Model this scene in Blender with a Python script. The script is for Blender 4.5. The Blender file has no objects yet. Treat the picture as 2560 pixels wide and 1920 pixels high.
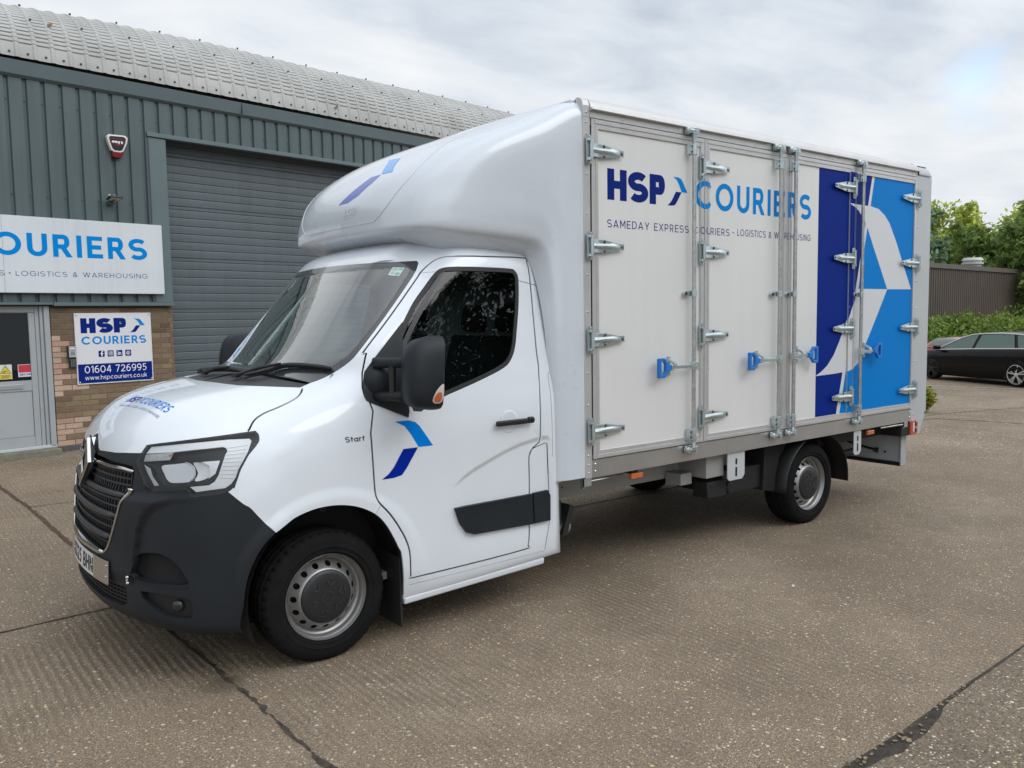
import bpy, bmesh, math, random
import numpy as np
from mathutils import Vector, Matrix
from mathutils.geometry import delaunay_2d_cdt
random.seed(7); RNG = np.random.default_rng(11)
SC = bpy.context.scene; COL = SC.collection
R = math.radians
# ---------------------------------------------------------------- camera
cd = bpy.data.cameras.new('camera'); cam = bpy.data.objects.new('camera', cd); COL.objects.link(cam)
cd.sensor_fit = 'HORIZONTAL'; cd.sensor_width = 36.0; cd.lens = 2063.51/2560*36.0
cd.clip_start = 0.05; cd.clip_end = 2000
_yaw, _pit, _rol = R(52.4785), R(-4.7233), R(-0.8625)
_f = Vector((math.cos(_yaw)*math.cos(_pit), math.sin(_yaw)*math.cos(_pit), math.sin(_pit)))
_r = Vector((math.sin(_yaw), -math.cos(_yaw), 0)); _u = _r.cross(_f)
_r2 = math.cos(_rol)*_r+math.sin(_rol)*_u; _u2 = -math.sin(_rol)*_r+math.cos(_rol)*_u
cam.matrix_world = Matrix(((_r2.x, _u2.x, -_f.x, -1.7578), (_r2.y, _u2.y, -_f.y, -3.8828), (_r2.z, _u2.z, -_f.z, 1.7632), (0, 0, 0, 1)))
SC.camera = cam
# ---------------------------------------------------------------- sky: daylight sky behind a broken cloud layer
SUN_EL, SUN_AZ = R(44), R(-66)                 # azimuth measured from +X towards +Y
SC.view_settings.view_transform = 'Standard'; SC.view_settings.look = 'None'
SC.view_settings.exposure = 0.04; SC.view_settings.gamma = 1.0
W = bpy.data.worlds.new('World'); SC.world = W; W.use_nodes = True
nt = W.node_tree; nt.nodes.clear()
def nn(t, **k):
    n = nt.nodes.new(t)
    for a, b in k.items(): setattr(n, a, b)
    return n
def lk(a, b): nt.links.new(a, b)
def mth(op, a, b=None, c=None):
    n = nn('ShaderNodeMath', operation=op)
    for i, v in enumerate((a, b, c)):
        if v is None: continue
        if isinstance(v, (int, float)): n.inputs[i].default_value = v
        else: lk(v, n.inputs[i])
    return n.outputs[0]
sky = nn('ShaderNodeTexSky'); sky.sky_type = 'NISHITA'; sky.sun_disc = False
sky.sun_elevation = SUN_EL; sky.sun_rotation = R(90)-SUN_AZ; sky.air_density = 1.0; sky.dust_density = 1.5; sky.ozone_density = 1.0
tc = nn('ShaderNodeTexCoord'); sep = nn('ShaderNodeSeparateXYZ'); lk(tc.outputs['Generated'], sep.inputs[0])
zc = mth('MAXIMUM', sep.outputs[2], 0.0); zc = mth('ADD', zc, 0.16)
cx = nn('ShaderNodeCombineXYZ'); lk(mth('DIVIDE', sep.outputs[0], zc), cx.inputs[0]); lk(mth('DIVIDE', sep.outputs[1], zc), cx.inputs[1])
def wnoise(scale, detail, rough, seed):
    mp = nn('ShaderNodeMapping'); mp.inputs['Location'].default_value = (seed, seed*.7, 0); mp.inputs['Rotation'].default_value = (0, 0, .6)
    mp.inputs['Scale'].default_value = (1.0, 1.7, 1); lk(cx.outputs[0], mp.inputs[0])
    n = nn('ShaderNodeTexNoise'); n.inputs['Scale'].default_value = scale; n.inputs['Detail'].default_value = detail; n.inputs['Roughness'].default_value = rough
    n.inputs['Distortion'].default_value = .35
    lk(mp.outputs[0], n.inputs['Vector']); return n.outputs[0]
n1 = wnoise(.8, 8, .55, 3.1); n2 = wnoise(2.2, 7, .55, 9.4)
ramp = nn('ShaderNodeValToRGB'); e = ramp.color_ramp.elements
e[0].position = .34; e[0].color = (.50, .57, .665, 1); e[1].position = .64; e[1].color = (.88, .905, .925, 1)
m_ = e.new(.50); m_.color = (.74, .785, .84, 1)
lk(mth('ADD', mth('MULTIPLY', n1, .6), mth('MULTIPLY', n2, .4)), ramp.inputs[0])
# clouds brighten overhead, as an overcast sky does
sdir = nn('ShaderNodeVectorMath', operation='DOT_PRODUCT'); lk(tc.outputs['Generated'], sdir.inputs[0]); sdir.inputs[1].default_value = (math.cos(SUN_EL)*math.cos(SUN_AZ), math.cos(SUN_EL)*math.sin(SUN_AZ), math.sin(SUN_EL))
veil = mth('MULTIPLY', mth('POWER', mth('MAXIMUM', sdir.outputs['Value'], 0.0), 2.5), 1.45)     # thinner cloud round the hidden sun
glow = mth('ADD', mth('ADD', mth('MULTIPLY', mth('POWER', mth('MAXIMUM', sep.outputs[2], 0.0), 1.2), .22), .98), veil)
cl = nn('ShaderNodeVectorMath', operation='SCALE'); lk(ramp.outputs[0], cl.inputs[0]); lk(mth('MULTIPLY', glow, 10.0), cl.inputs['Scale'])
# one blue gap low to the right
gap = nn('ShaderNodeVectorMath', operation='DISTANCE'); lk(tc.outputs['Generated'], gap.inputs[0]); gap.inputs[1].default_value = (.8914, .3938, .2244)
gd = mth('ADD', gap.outputs['Value'], mth('MULTIPLY', mth('SUBTRACT', n2, .5), .10))
mr = nn('ShaderNodeMapRange'); mr.interpolation_type = 'SMOOTHSTEP'; lk(gd, mr.inputs[0]); mr.inputs[1].default_value = -.015; mr.inputs[2].default_value = .05; mr.inputs[3].default_value = .15; mr.inputs[4].default_value = 1.0
skb = nn('ShaderNodeVectorMath', operation='SCALE'); lk(sky.outputs[0], skb.inputs[0]); skb.inputs['Scale'].default_value = 3.2
mix = nn('ShaderNodeMix', data_type='RGBA'); lk(mr.outputs[0], mix.inputs[0]); lk(skb.outputs[0], mix.inputs[6]); lk(cl.outputs[0], mix.inputs[7])
bg = nn('ShaderNodeBackground'); bg.inputs['Strength'].default_value = .1; lk(mix.outputs[2], bg.inputs[0])
wo = nn('ShaderNodeOutputWorld'); lk(bg.outputs[0], wo.inputs[0])
# ---------------------------------------------------------------- sun, veiled by cloud
sd = bpy.data.lights.new('sun', 'SUN'); sd.energy = .75; sd.angle = R(35); sd.color = (1.0, .96, .9)
sun = bpy.data.objects.new('sun', sd); COL.objects.link(sun)
_s = Vector((math.cos(SUN_EL)*math.cos(SUN_AZ), math.cos(SUN_EL)*math.sin(SUN_AZ), math.sin(SUN_EL)))
sun.rotation_euler = _s.to_track_quat('Z', 'Y').to_euler(); sun.location = (0, 0, 30)
# ---------------------------------------------------------------- helpers
WPOS = {}                                     # world position of the empties
def tag(o, label=None, cat=None, group=None, kind=None):
    if label: o['label'] = label
    if cat: o['category'] = cat
    if group: o['group'] = group
    if kind: o['kind'] = kind
    return o
def empty(name, loc, label, cat, group=None):
    o = bpy.data.objects.new(name, None); COL.objects.link(o); o.location = loc; o.empty_display_size = .2
    return tag(o, label, cat, group)
def adopt(o, parent):                          # parent without moving (mesh data is in world coordinates)
    o.parent = parent
    w = Matrix.Identity(4); p = parent; chain = []
    while p: chain.append(p); p = p.parent
    for p in reversed(chain): w = w @ p.matrix_parent_inverse @ Matrix.LocRotScale(p.location, p.rotation_euler, p.scale) if p.parent else Matrix.LocRotScale(p.location, p.rotation_euler, p.scale)
    o.matrix_parent_inverse = w.inverted()
class MB:
    def __init__(s): s.v = []; s.f = []; s.m = []; s.n = 0; s.nrm = {}; s.cols = []
    def add(s, v, f, mi=0):
        v = [tuple(map(float, p)) for p in v]; k = len(s.v); s.v += v
        s.f += [tuple(k+i for i in q) for q in f]; s.m += [mi]*len(f); return k
    def box(s, a, b, mi=0):
        x0, y0, z0 = a; x1, y1, z1 = b
        s.add([(x0,y0,z0),(x1,y0,z0),(x1,y1,z0),(x0,y1,z0),(x0,y0,z1),(x1,y0,z1),(x1,y1,z1),(x0,y1,z1)],
              [(0,3,2,1),(4,5,6,7),(0,1,5,4),(1,2,6,5),(2,3,7,6),(3,0,4,7)], mi); return s
    def obox(s, M, a, b, mi=0):
        k = len(s.v); s.box(a, b, mi); s.v[k:] = [tuple(M @ Vector(p)) for p in s.v[k:]]; return s
    def prism(s, poly, fn, d0, d1, mi=0):      # extrude a 2-D outline; fn(u,v,d) -> xyz
        n = len(poly); area = sum(poly[i][0]*poly[(i+1) % n][1]-poly[(i+1) % n][0]*poly[i][1] for i in range(n))
        if area < 0: poly = poly[::-1]
        s.add([fn(u, v, d0) for u, v in poly]+[fn(u, v, d1) for u, v in poly],
              [tuple(range(n-1, -1, -1)), tuple(range(n, 2*n))]+[(i, (i+1) % n, n+(i+1) % n, n+i) for i in range(n)], mi); return s
    def tube(s, pts, r, n=8, cap=True, mi=0):
        P = [Vector(p) for p in pts]; rr = r if hasattr(r, '__len__') else [r]*len(P); rings = []
        up = None
        for i, p in enumerate(P):
            t = (P[min(i+1, len(P)-1)]-P[max(i-1, 0)]).normalized()
            if up is None: up = t.orthogonal().normalized()
            up = (up-t*up.dot(t)).normalized(); w = t.cross(up)
            rings.append([p+rr[i]*(math.cos(2*math.pi*k/n)*up+math.sin(2*math.pi*k/n)*w) for k in range(n)])
        v = [q for g in rings for q in g]; f = []
        for i in range(len(P)-1):
            for k in range(n): f.append((i*n+k, i*n+(k+1) % n, (i+1)*n+(k+1) % n, (i+1)*n+k))
        if cap: f.append(tuple(range(n-1, -1, -1))); f.append(tuple((len(P)-1)*n+k for k in range(n)))
        s.add(v, f, mi); return s
    def lathe(s, prof, c, axis='y', n=64, mi=0, fn=None):   # profile (r, h); axis direction +h
        v = []; f = []; m = len(prof)
        for k in range(n):
            a = 2*math.pi*k/n; ca, sa = math.cos(a), math.sin(a)
            for j, (r, h) in enumerate(prof):
                if fn: r, h = fn(r, h, j, k)
                if axis == 'y': v.append((c[0]+r*ca, c[1]+h, c[2]+r*sa))
                elif axis == 'z': v.append((c[0]+r*ca, c[1]+r*sa, c[2]+h))
                else: v.append((c[0]+h, c[1]+r*ca, c[2]+r*sa))
        for k in range(n):
            for j in range(m-1):
                a = k*m+j; b = ((k+1) % n)*m+j; f.append((a, a+1, b+1, b))
        s.add(v, f, mi); return s
    def grid(s, P, mi=0, closed=False):
        P = np.asarray(P); r, c = P.shape[:2]; f = []
        for i in range(r-1):
            for j in range(c if closed else c-1): f.append((i*c+j, i*c+(j+1) % c, (i+1)*c+(j+1) % c, (i+1)*c+j))
        s.add(P.reshape(-1, 3), f, mi); return s
    def build(s, name, mats, parent=None, smooth=False, bevel=0, seg=1, subsurf=0, weld=0, autos=None, normals=None, fixn=False, colors=None):
        me = bpy.data.meshes.new(name); me.from_pydata(s.v, [], s.f)
        if not isinstance(mats, (list, tuple)): mats = [mats]
        for m in mats: me.materials.append(m)
        me.polygons.foreach_set('material_index', s.m)
        if colors is not None:
            at = me.color_attributes.new('tone', 'FLOAT_COLOR', 'CORNER'); at.data.foreach_set('color', np.asarray(colors, np.float32).ravel())
        if fixn or weld:
            bm = bmesh.new(); bm.from_mesh(me)
            if weld: bmesh.ops.remove_doubles(bm, verts=bm.verts, dist=weld)
            if fixn: bmesh.ops.recalc_face_normals(bm, faces=bm.faces)
            bm.to_mesh(me); bm.free()
        me.update()
        if smooth or autos is not None: me.polygons.foreach_set('use_smooth', [True]*len(me.polygons))
        if autos is not None: me.set_sharp_from_angle(angle=R(autos))
        if normals is not None: me.normals_split_custom_set_from_vertices([tuple(x) for x in normals])
        o = bpy.data.objects.new(name, me); COL.objects.link(o)
        if parent: adopt(o, parent)
        if bevel:
            b = o.modifiers.new('bevel', 'BEVEL'); b.width = bevel; b.segments = seg; b.limit_method = 'ANGLE'; b.angle_limit = R(40)
        if subsurf:
            b = o.modifiers.new('sub', 'SUBSURF'); b.levels = b.render_levels = subsurf
        return o
def inpoly(pts, poly):
    pts = np.atleast_2d(pts); poly = np.asarray(poly); x, y = pts[:, 0], pts[:, 1]; c = np.zeros(len(pts), bool)
    a = poly; b = np.roll(poly, -1, 0)
    for (x0, y0), (x1, y1) in zip(a, b):
        if y0 == y1: continue
        k = ((y0 > y) != (y1 > y)) & (x < (x1-x0)*(y-y0)/(y1-y0)+x0); c ^= k
    return c
def cdt(polys, extra=None, step=None, outer=None, eps=1e-6):
    """triangulate with all outlines as constraints; returns points, triangles"""
    V = []; E = []
    for p in polys:
        k = len(V); V += [tuple(map(float, q)) for q in p]; n = len(p); E += [(k+i, k+(i+1) % n) for i in range(n)]
    if extra is not None: V += [tuple(map(float, q)) for q in extra]
    r = delaunay_2d_cdt([Vector(q) for q in V], E, [], 0, eps)
    return np.array([tuple(q) for q in r[0]]), [tuple(f) for f in r[2]]
def fill(poly, step=None, holes=()):
    """triangles inside a 2-D outline (minus holes), optionally with interior grid points"""
    ex = None; P = np.asarray(poly, float)
    if step:
        st = step if hasattr(step, '__len__') else (step, step)
        gx = np.arange(P[:, 0].min()+st[0]*.5, P[:, 0].max(), st[0]); gy = np.arange(P[:, 1].min()+st[1]*.5, P[:, 1].max(), st[1])
        ex = np.array([(a, b) for a in gx for b in gy]); ex = ex[inpoly(ex, P)] if len(ex) else None
    v, f = cdt([poly]+list(holes), ex)
    out = []
    if len(f):
        c = np.array([v[list(t)].mean(0) for t in f]); k = inpoly(c, P)
        for h in holes: k &= ~inpoly(c, h)
        out = [t for t, q in zip(f, k) if q]
    return v, out
# ---------------------------------------------------------------- materials
MATS = {}
class Mt:
    def __init__(s, name):
        s.m = bpy.data.materials.new(name); s.m.use_nodes = True; s.t = s.m.node_tree; s.b = s.t.nodes['Principled BSDF']; s.o = s.t.nodes['Material Output']
    def n(s, t, **k):
        x = s.t.nodes.new(t)
        for a, b in k.items():
            if a.startswith('_'): x.inputs[a[1:].replace('_', ' ')].default_value = b
            else: setattr(x, a, b)
        return x
    def l(s, a, b): s.t.links.new(a, b)
    def math(s, op, a, b=None, clamp=False):
        x = s.n('ShaderNodeMath', operation=op, use_clamp=clamp)
        for i, v in enumerate((a, b)):
            if v is None: continue
            if isinstance(v, (int, float)): x.inputs[i].default_value = v
            else: s.l(v, x.inputs[i])
        return x.outputs[0]
    def co(s, scale=(1, 1, 1), rot=(0, 0, 0), kind='Object'):
        a = s.n('ShaderNodeTexCoord'); m = s.n('ShaderNodeMapping'); m.inputs['Scale'].default_value = scale; m.inputs['Rotation'].default_value = rot
        s.l(a.outputs[kind], m.inputs[0]); return m.outputs[0]
    def noise(s, vec, scale, detail=4, rough=.5):
        x = s.n('ShaderNodeTexNoise'); x.inputs['Scale'].default_value = scale; x.inputs['Detail'].default_value = detail; x.inputs['Roughness'].default_value = rough
        if vec is not None: s.l(vec, x.inputs['Vector'])
        return x.outputs[0]
    def ramp(s, fac, stops):
        x = s.n('ShaderNodeValToRGB'); e = x.color_ramp.elements
        while len(e) < len(stops): e.new(.5)
        for q, (p, c) in zip(e, stops): q.position = p; q.color = (*c, 1) if len(c) == 3 else c
        s.l(fac, x.inputs[0]); return x.outputs[0]
    def mix(s, fac, a, b, mode='MIX'):
        x = s.n('ShaderNodeMix', data_type='RGBA', blend_type=mode)
        for i, v in ((0, fac), (6, a), (7, b)):
            if isinstance(v, (int, float)): x.inputs[i].default_value = v
            elif isinstance(v, tuple): x.inputs[i].default_value = (*v, 1) if len(v) == 3 else v
            else: s.l(v, x.inputs[i])
        return x.outputs[2]
    def bump(s, h, strength=.3, dist=.01):
        x = s.n('ShaderNodeBump'); x.inputs['Strength'].default_value = strength; x.inputs['Distance'].default_value = dist
        s.l(h, x.inputs['Height']); s.l(x.outputs[0], s.b.inputs['Normal']); return x
def plain(name, col, rough=.5, metal=0., coat=0., spec=.5, var=0., vscale=3., bump=0., bscale=200., bdist=.001, streak=0.):
    if name in MATS: return MATS[name]
    M = Mt(name); b = M.b
    b.inputs['Base Color'].default_value = (*col, 1); b.inputs['Roughness'].default_value = rough; b.inputs['Metallic'].default_value = metal
    b.inputs['Coat Weight'].default_value = coat; b.inputs['Coat Roughness'].default_value = .03; b.inputs['Specular IOR Level'].default_value = spec
    v = M.co()
    if var:
        f = M.noise(v, vscale, 5, .6)
        M.l(M.ramp(f, [(.3, tuple(c*(1-var) for c in col)), (.7, tuple(min(1, c*(1+var)) for c in col))]), b.inputs['Base Color'])
        M.l(M.math('ADD', M.math('MULTIPLY', M.noise(v, vscale*3.3, 4), .25), rough-.12), b.inputs['Roughness'])
    if streak:                                 # faint run-off streaks down a wall
        s = M.noise(M.co((9, 9, .45)), 1.0, 6, .62); old = b.inputs['Base Color'].links[0].from_socket if b.inputs['Base Color'].is_linked else tuple(col)
        M.l(M.mix(1.0, old, M.ramp(s, [(.34, (1-streak,)*3), (.52, (1,)*3), (.72, (1+streak*.6,)*3)]), 'MULTIPLY'), b.inputs['Base Color'])
    if bump: M.bump(M.noise(v, bscale, 3), bump, bdist)
    MATS[name] = M.m; return M.m
# ---------------------------------------------------------------- geometric sans lettering drawn as outlines (cap height 1)
def _arc(cx, cy, rx, ry, a0, a1, n=18): return [(cx+rx*math.cos(R(a0+(a1-a0)*i/n)), cy+ry*math.sin(R(a0+(a1-a0)*i/n))) for i in range(n+1)]
def _stroke(pts, w):
    L = []; Q = []; n = len(pts)
    for i, p in enumerate(pts):
        a = pts[max(i-1, 0)]; b = pts[min(i+1, n-1)]; dx, dy = b[0]-a[0], b[1]-a[1]; d = math.hypot(dx, dy) or 1
        L.append((p[0]-dy/d*w/2, p[1]+dx/d*w/2)); Q.append((p[0]+dy/d*w/2, p[1]-dx/d*w/2))
    return L+Q[::-1]
def _dg(x0, y0, x1, y1, w):
    L = math.hypot(x1-x0, y1-y0); h = w/2*L/abs(y1-y0)
    return [(x0-h, y0), (x0+h, y0), (x1+h, y1), (x1-h, y1)]
def _rc(x0, y0, x1, y1): return [(x0, y0), (x1, y0), (x1, y1), (x0, y1)]
def _ring(cx, cy, rx, ry, w):
    o = _arc(cx, cy, rx+w/2, ry+w/2, 90, 450, 36)[:-1]; i = _arc(cx, cy, rx-w/2, ry-w/2, 90, 450, 36)[:-1]
    h = len(o)//2
    return [o[:h+1]+i[:h+1][::-1], o[h:]+[o[0]]+[i[0]]+i[h:][::-1]]
def glyph(c, w):
    k = w/2; S = lambda p: _stroke(p, w); m = .5
    if c == ' ': return [], .34
    if c == 'H': return [_rc(0,0,w,1), _rc(.72-w,0,.72,1), _rc(w*.9,m-k,.72-w*.9,m+k)], .72
    if c == 'I': return [_rc(0,0,w,1)], w
    if c in 'O0':
        W = .98 if c == 'O' else .72; return _ring(W/2, .5, W/2-k, .5-k, w), W
    if c == 'C': return [S(_arc(.49,.5,.49-k,.5-k,40,320,30))], .90
    if c == 'G': return [S(_arc(.49,.5,.49-k,.5-k,42,318,30)), _rc(.90-w,.13,.90,.5), _rc(.52,.5-k,.90,.5+k)], .92
    if c == 'S':
        a = _arc(.345,.745-k*.49,.345-k*.6,.255-k*.5,35,255,16); b = _arc(.345,.255+k*.49,.345-k*.6,.255-k*.5,75,-145,16)
        return [S(a+b)], .69
    if c == 'U': return [S([(k,1),(k,.38)]+_arc(.36,.36,.36-k,.36-k,180,360,18)+[(.72-k,.38),(.72-k,1)])], .72
    if c in 'PRB':
        t = {'P': .33+w, 'R': .37+w, 'B': .5+k}[c]; out = [_rc(0,0,w,1)]; r = (1-t-w)/2+k-k; cy = (1+t)/2-k*0
        ry = (1-t)/2-k*0; cyy = 1-ry; X = .62
        out.append(S([(w*.9,1-k),(X-ry,1-k)]+_arc(X-ry,(1-k+t-k)/2+0,ry-k,(1-k-(t-k))/2,90,-90,16)+[(w*.9,t-k)]))
        if c == 'R': out.append(_dg(.36,t-w*.6,.60,0,w))
        if c == 'B': out.append(S([(w*.9,t-k),(X-.2,t-k)]+_arc(X-.2,(t)/2,.23-k*.4,(t-k-k)/2,90,-90,16)+[(w*.9,k)]))
        return out, .66 if c != 'R' else .68
    if c == 'E': return [_rc(0,0,w,1), _rc(w*.9,1-w,.60,1), _rc(w*.9,m-k,.55,m+k), _rc(w*.9,0,.61,w)], .61
    if c == 'F': return [_rc(0,0,w,1), _rc(w*.9,1-w,.58,1), _rc(w*.9,.47-k,.52,.47+k)], .58
    if c == 'L': return [_rc(0,0,w,1), _rc(w*.9,0,.54,w)], .54
    if c == 'T': return [_rc(.31-k,0,.31+k,1-w*.9), _rc(0,1-w,.62,1)], .62
    if c == 'M': return [_rc(0,0,w,1), _rc(.84-w,0,.84,1), _dg(.42,.26,k*1.2,1,w), _dg(.42,.26,.84-k*1.2,1,w)], .84
    if c == 'N': return [_rc(0,0,w,1), _rc(.74-w,0,.74,1), _dg(.74-k*1.3,0,k*1.3,1,w)], .74
    if c == 'A': return [_dg(k,0,.42,1,w), _dg(.84-k,0,.42,1,w), _rc(.2,.22,.64,.22+w)], .84
    if c == 'D': return [_rc(0,0,w,1), S([(w*.9,1-k),(.36,1-k)]+_arc(.36,.5,.41-k,.5-k,90,-90,20)+[(w*.9,k)])], .77
    if c == 'Y': return [_rc(.38-k,0,.38+k,.45), _dg(.38,.40,k,1,w), _dg(.38,.40,.76-k,1,w)], .76
    if c == 'X': return [_dg(k,0,.74-k,1,w), _dg(.74-k,0,k,1,w)], .74
    if c == 'K': return [_rc(0,0,w,1), _dg(.1+k,.38,.66-k,1,w), _dg(.66-k*.6,0,.27,.55,w)], .68
    if c == 'V': return [_dg(.4,0,k,1,w), _dg(.4,0,.8-k,1,w)], .8
    if c == 'W': return [_dg(.30,0,k,1,w), _dg(.30,0,.57,1,w), _dg(.84,0,.57,1,w), _dg(.84,0,1.14-k,1,w)], 1.14
    if c == '&': return [S([(.74-k,.0+k*.6),(.22,.62)]+_arc(.345,.755,.165,.2-k*.6,215,-35,14)+[(.17,.46)]+_arc(.27,.25,.27-k,.25-k,110,300,14)+[(.70,.46)])], .76
    if c == '•': return [_arc(.14,.5,.14,.14,0,340,17)], .28
    if c == '.': return [_rc(0,0,w*1.2,w*1.2)], w*1.2
    if c == '1': return [_rc(.22,0,.22+w,1), _dg(.04,.80,.24,1,w*.8)], .24+w
    if c == '2': return [S(_arc(.31,.69,.30-k,.31-k,165,-30,16)+[(.08,k*1.6)]), _rc(.02,0,.64,w)], .64
    if c == '3': return [S(_arc(.31,.72,.27-k,.28-k,150,-90,14)), S(_arc(.31,.29,.31-k,.29-k,90,-150,16))], .62
    if c == '4': return [_rc(.44,0,.44+w,1), _dg(.06,.24,.46,1,w), _rc(.0,.22,.66,.22+w)], .66
    if c == '5': return [_rc(.10,1-w,.56,1), _rc(.10,.48,.10+w,1), S([(.12,.50)]+_arc(.28,.32,.32-k,.32-k,110,-140,16))], .62
    if c == '6': return _ring(.32,.33,.32-k,.33-k,w)+[S([(k*1.05,.38)]+_arc(.40,.42,.40-k,.58-k,170,75,12))], .64
    if c == '7': return [_rc(0,1-w,.60,1), _dg(.2,0,.60-k*1.1,1,w)], .60
    if c == '8': return _ring(.32,.74,.26-k,.26-k,w)+_ring(.32,.28,.32-k,.28-k,w), .64
    if c == '9': return _ring(.32,.67,.32-k,.33-k,w)+[S([(.64-k*1.05,.62)]+_arc(.24,.58,.40-k,.58-k,-10,-105,12))], .64
    # lower case, x-height .7
    x = .70
    if c == 'o': return _ring(.36,.35,.36-k,.35-k,w), .72
    if c == 'c': return [S(_arc(.36,.35,.36-k,.35-k,45,315,22))], .64
    if c == 'e': return [S([(.06,.35),(.66-k,.35)]+_arc(.36,.35,.36-k,.35-k,0,310,22))], .72
    if c == 'n': return [_rc(0,0,w,x), S([(k,.3)]+_arc(.29,.38,.29-k,.32-k,180,0,14)+[(.58-k,0)])], .58
    if c == 'h': return [_rc(0,0,w,1.02), S([(k,.3)]+_arc(.29,.38,.29-k,.32-k,180,0,14)+[(.58-k,0)])], .58
    if c == 'u': return [_rc(.58-w,0,.58,x), S([(k,x)]+_arc(.29,.32,.29-k,.32-k,180,360,14)+[(.58-k,.4)])], .58
    if c == 'r': return [_rc(0,0,w,x), S(_arc(.26,.36,.26-k,.34-k,175,70,8))], .36
    if c == 'p': return [_rc(0,-.25,w,x)]+_ring(.36,.35,.36-k,.35-k,w), .72
    if c == 'a': return [_rc(.68-w,0,.68,x)]+_ring(.34,.35,.34-k,.35-k,w), .68
    if c == 's': return [S(_arc(.25,.515-k*.2,.24-k*.6,.185-k*.5,35,255,10)+_arc(.25,.185+k*.2,.24-k*.6,.185-k*.5,75,-145,10))], .50
    if c == 'i': return [_rc(0,0,w,x), _rc(0,.84,w,.84+w*1.1)], w
    if c == 't': return [_rc(.12,.12,.12+w,.92), _rc(0,x-w,.40,x), S(_arc(.27,.15,.15-k,.15-k,180,290,8))], .40
    if c == 'w': return [_dg(.24,0,k,x,w), _dg(.24,0,.46,x,w), _dg(.68,0,.46,x,w), _dg(.68,0,.92-k,x,w)], .92
    if c == 'k': return [_rc(0,0,w,1.02), _dg(.08+k,.28,.52-k,x,w), _dg(.54-k*.6,0,.2,.42,w)], .55
    if c == 'y': return [_dg(.3,.05,k,x,w), _dg(.16,-.25,.6-k,x,w)], .6
    if c == 'x': return [_dg(k,0,.58-k,x,w), _dg(.58-k,0,k,x,w)], .58
    return [_rc(0,0,.5,1)], .5
def layout(s, w, track=.16):
    X = 0; out = []
    for c in s:
        g, a = glyph(c, w)
        if g: out.append([[(X+x, y) for x, y in p] for p in g])
        X += a+track
    return out, X-track
def union_tris(polys):
    v, f = cdt(polys); keep = []
    for t in f:
        c = v[list(t)].mean(0)
        if any(inpoly(c, p)[0] for p in polys): keep.append(t)
    return v, keep
def text_tris(s, w, x0, x1, z0, h, track=.16):
    """lettering fitted between x0 and x1, base line z0, cap height h -> list of (points, triangles)"""
    L, Wd = layout(s, w, track); k = (x1-x0)/Wd
    return [(lambda v, f: (np.stack([x0+v[:, 0]*k, z0+v[:, 1]*h], 1), f))(*union_tris(g)) for g in L]
CH_L = [(.284,1.0),(.553,.998),(.678,.953),(.756,.87),(.863,.706),(1,.495),(.716,.498),(.569,.753),(.466,.90)]
CH_D = [(.706,.495),(.422,.495),(.228,.187),(.128,.08),(0,0),(.222,0),(.381,.03),(.481,.154)]
def _cr(p): return [tuple(q) for q in p]
def chevron(x0, x1, z0, z1):
    f = lambda P: np.array([(x0+a*(x1-x0), z0+b*(z1-z0)) for a, b in P])
    return f(CH_L), f(CH_D)
def clipx(v, f, a, b):
    """clip triangles to a <= x <= b; returns list of polygons"""
    out = []
    for t in f:
        P = [tuple(v[i]) for i in t]
        for lim, sg in ((a, 1), (b, -1)):
            Q = []
            for i in range(len(P)):
                p, q = P[i], P[(i+1) % len(P)]; dp, dq = sg*(p[0]-lim), sg*(q[0]-lim)
                if dp >= 0: Q.append(p)
                if dp*dq < 0: t_ = dp/(dp-dq); Q.append((p[0]+t_*(q[0]-p[0]), p[1]+t_*(q[1]-p[1])))
            P = Q
            if not P: break
        if len(P) > 2: out.append(P)
    return out
# ---------------------------------------------------------------- smooth surfaces from control nets
YC = 0.965                                   # centre line of the truck
def _slopes(p):                              # monotone cubic slopes along axis 0
    d = np.diff(p, axis=0); m = np.zeros_like(p)
    a, b = d[:-1], d[1:]
    with np.errstate(divide='ignore', invalid='ignore'):
        h = np.where(a*b > 0, 2*a*b/(a+b), 0.0)
    m[1:-1] = 0.5*h + 0.5*np.where(a*b > 0, np.sign(a)*np.minimum(np.abs(a+b)/2, 3*np.minimum(np.abs(a), np.abs(b))), 0)
    m[0] = d[0] - (m[1]-d[0])*0.5; m[-1] = d[-1] - (m[-2]-d[-1])*0.5
    return m
def _interp(p, n):
    m = _slopes(p); out = []
    for i in range(len(p)-1):
        for k in range(n):
            t = k/n; t2 = t*t; t3 = t2*t
            out.append((2*t3-3*t2+1)*p[i]+(t3-2*t2+t)*m[i]+(-2*t3+3*t2)*p[i+1]+(t3-t2)*m[i+1])
    out.append(p[-1]); return np.array(out)
def _smooth(g, it):
    for _ in range(it):
        e = np.concatenate([g[:, 1:2]*np.array([1, -1, 1]), g], 1)         # mirror across the centre line
        h = g.copy(); h[:, :-1] = 0.25*e[:, :-2]+0.5*e[:, 1:-1]+0.25*e[:, 2:]
        g = h.copy(); g[1:-1] = 0.25*h[:-2]+0.5*h[1:-1]+0.25*h[2:]
    return g
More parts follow.
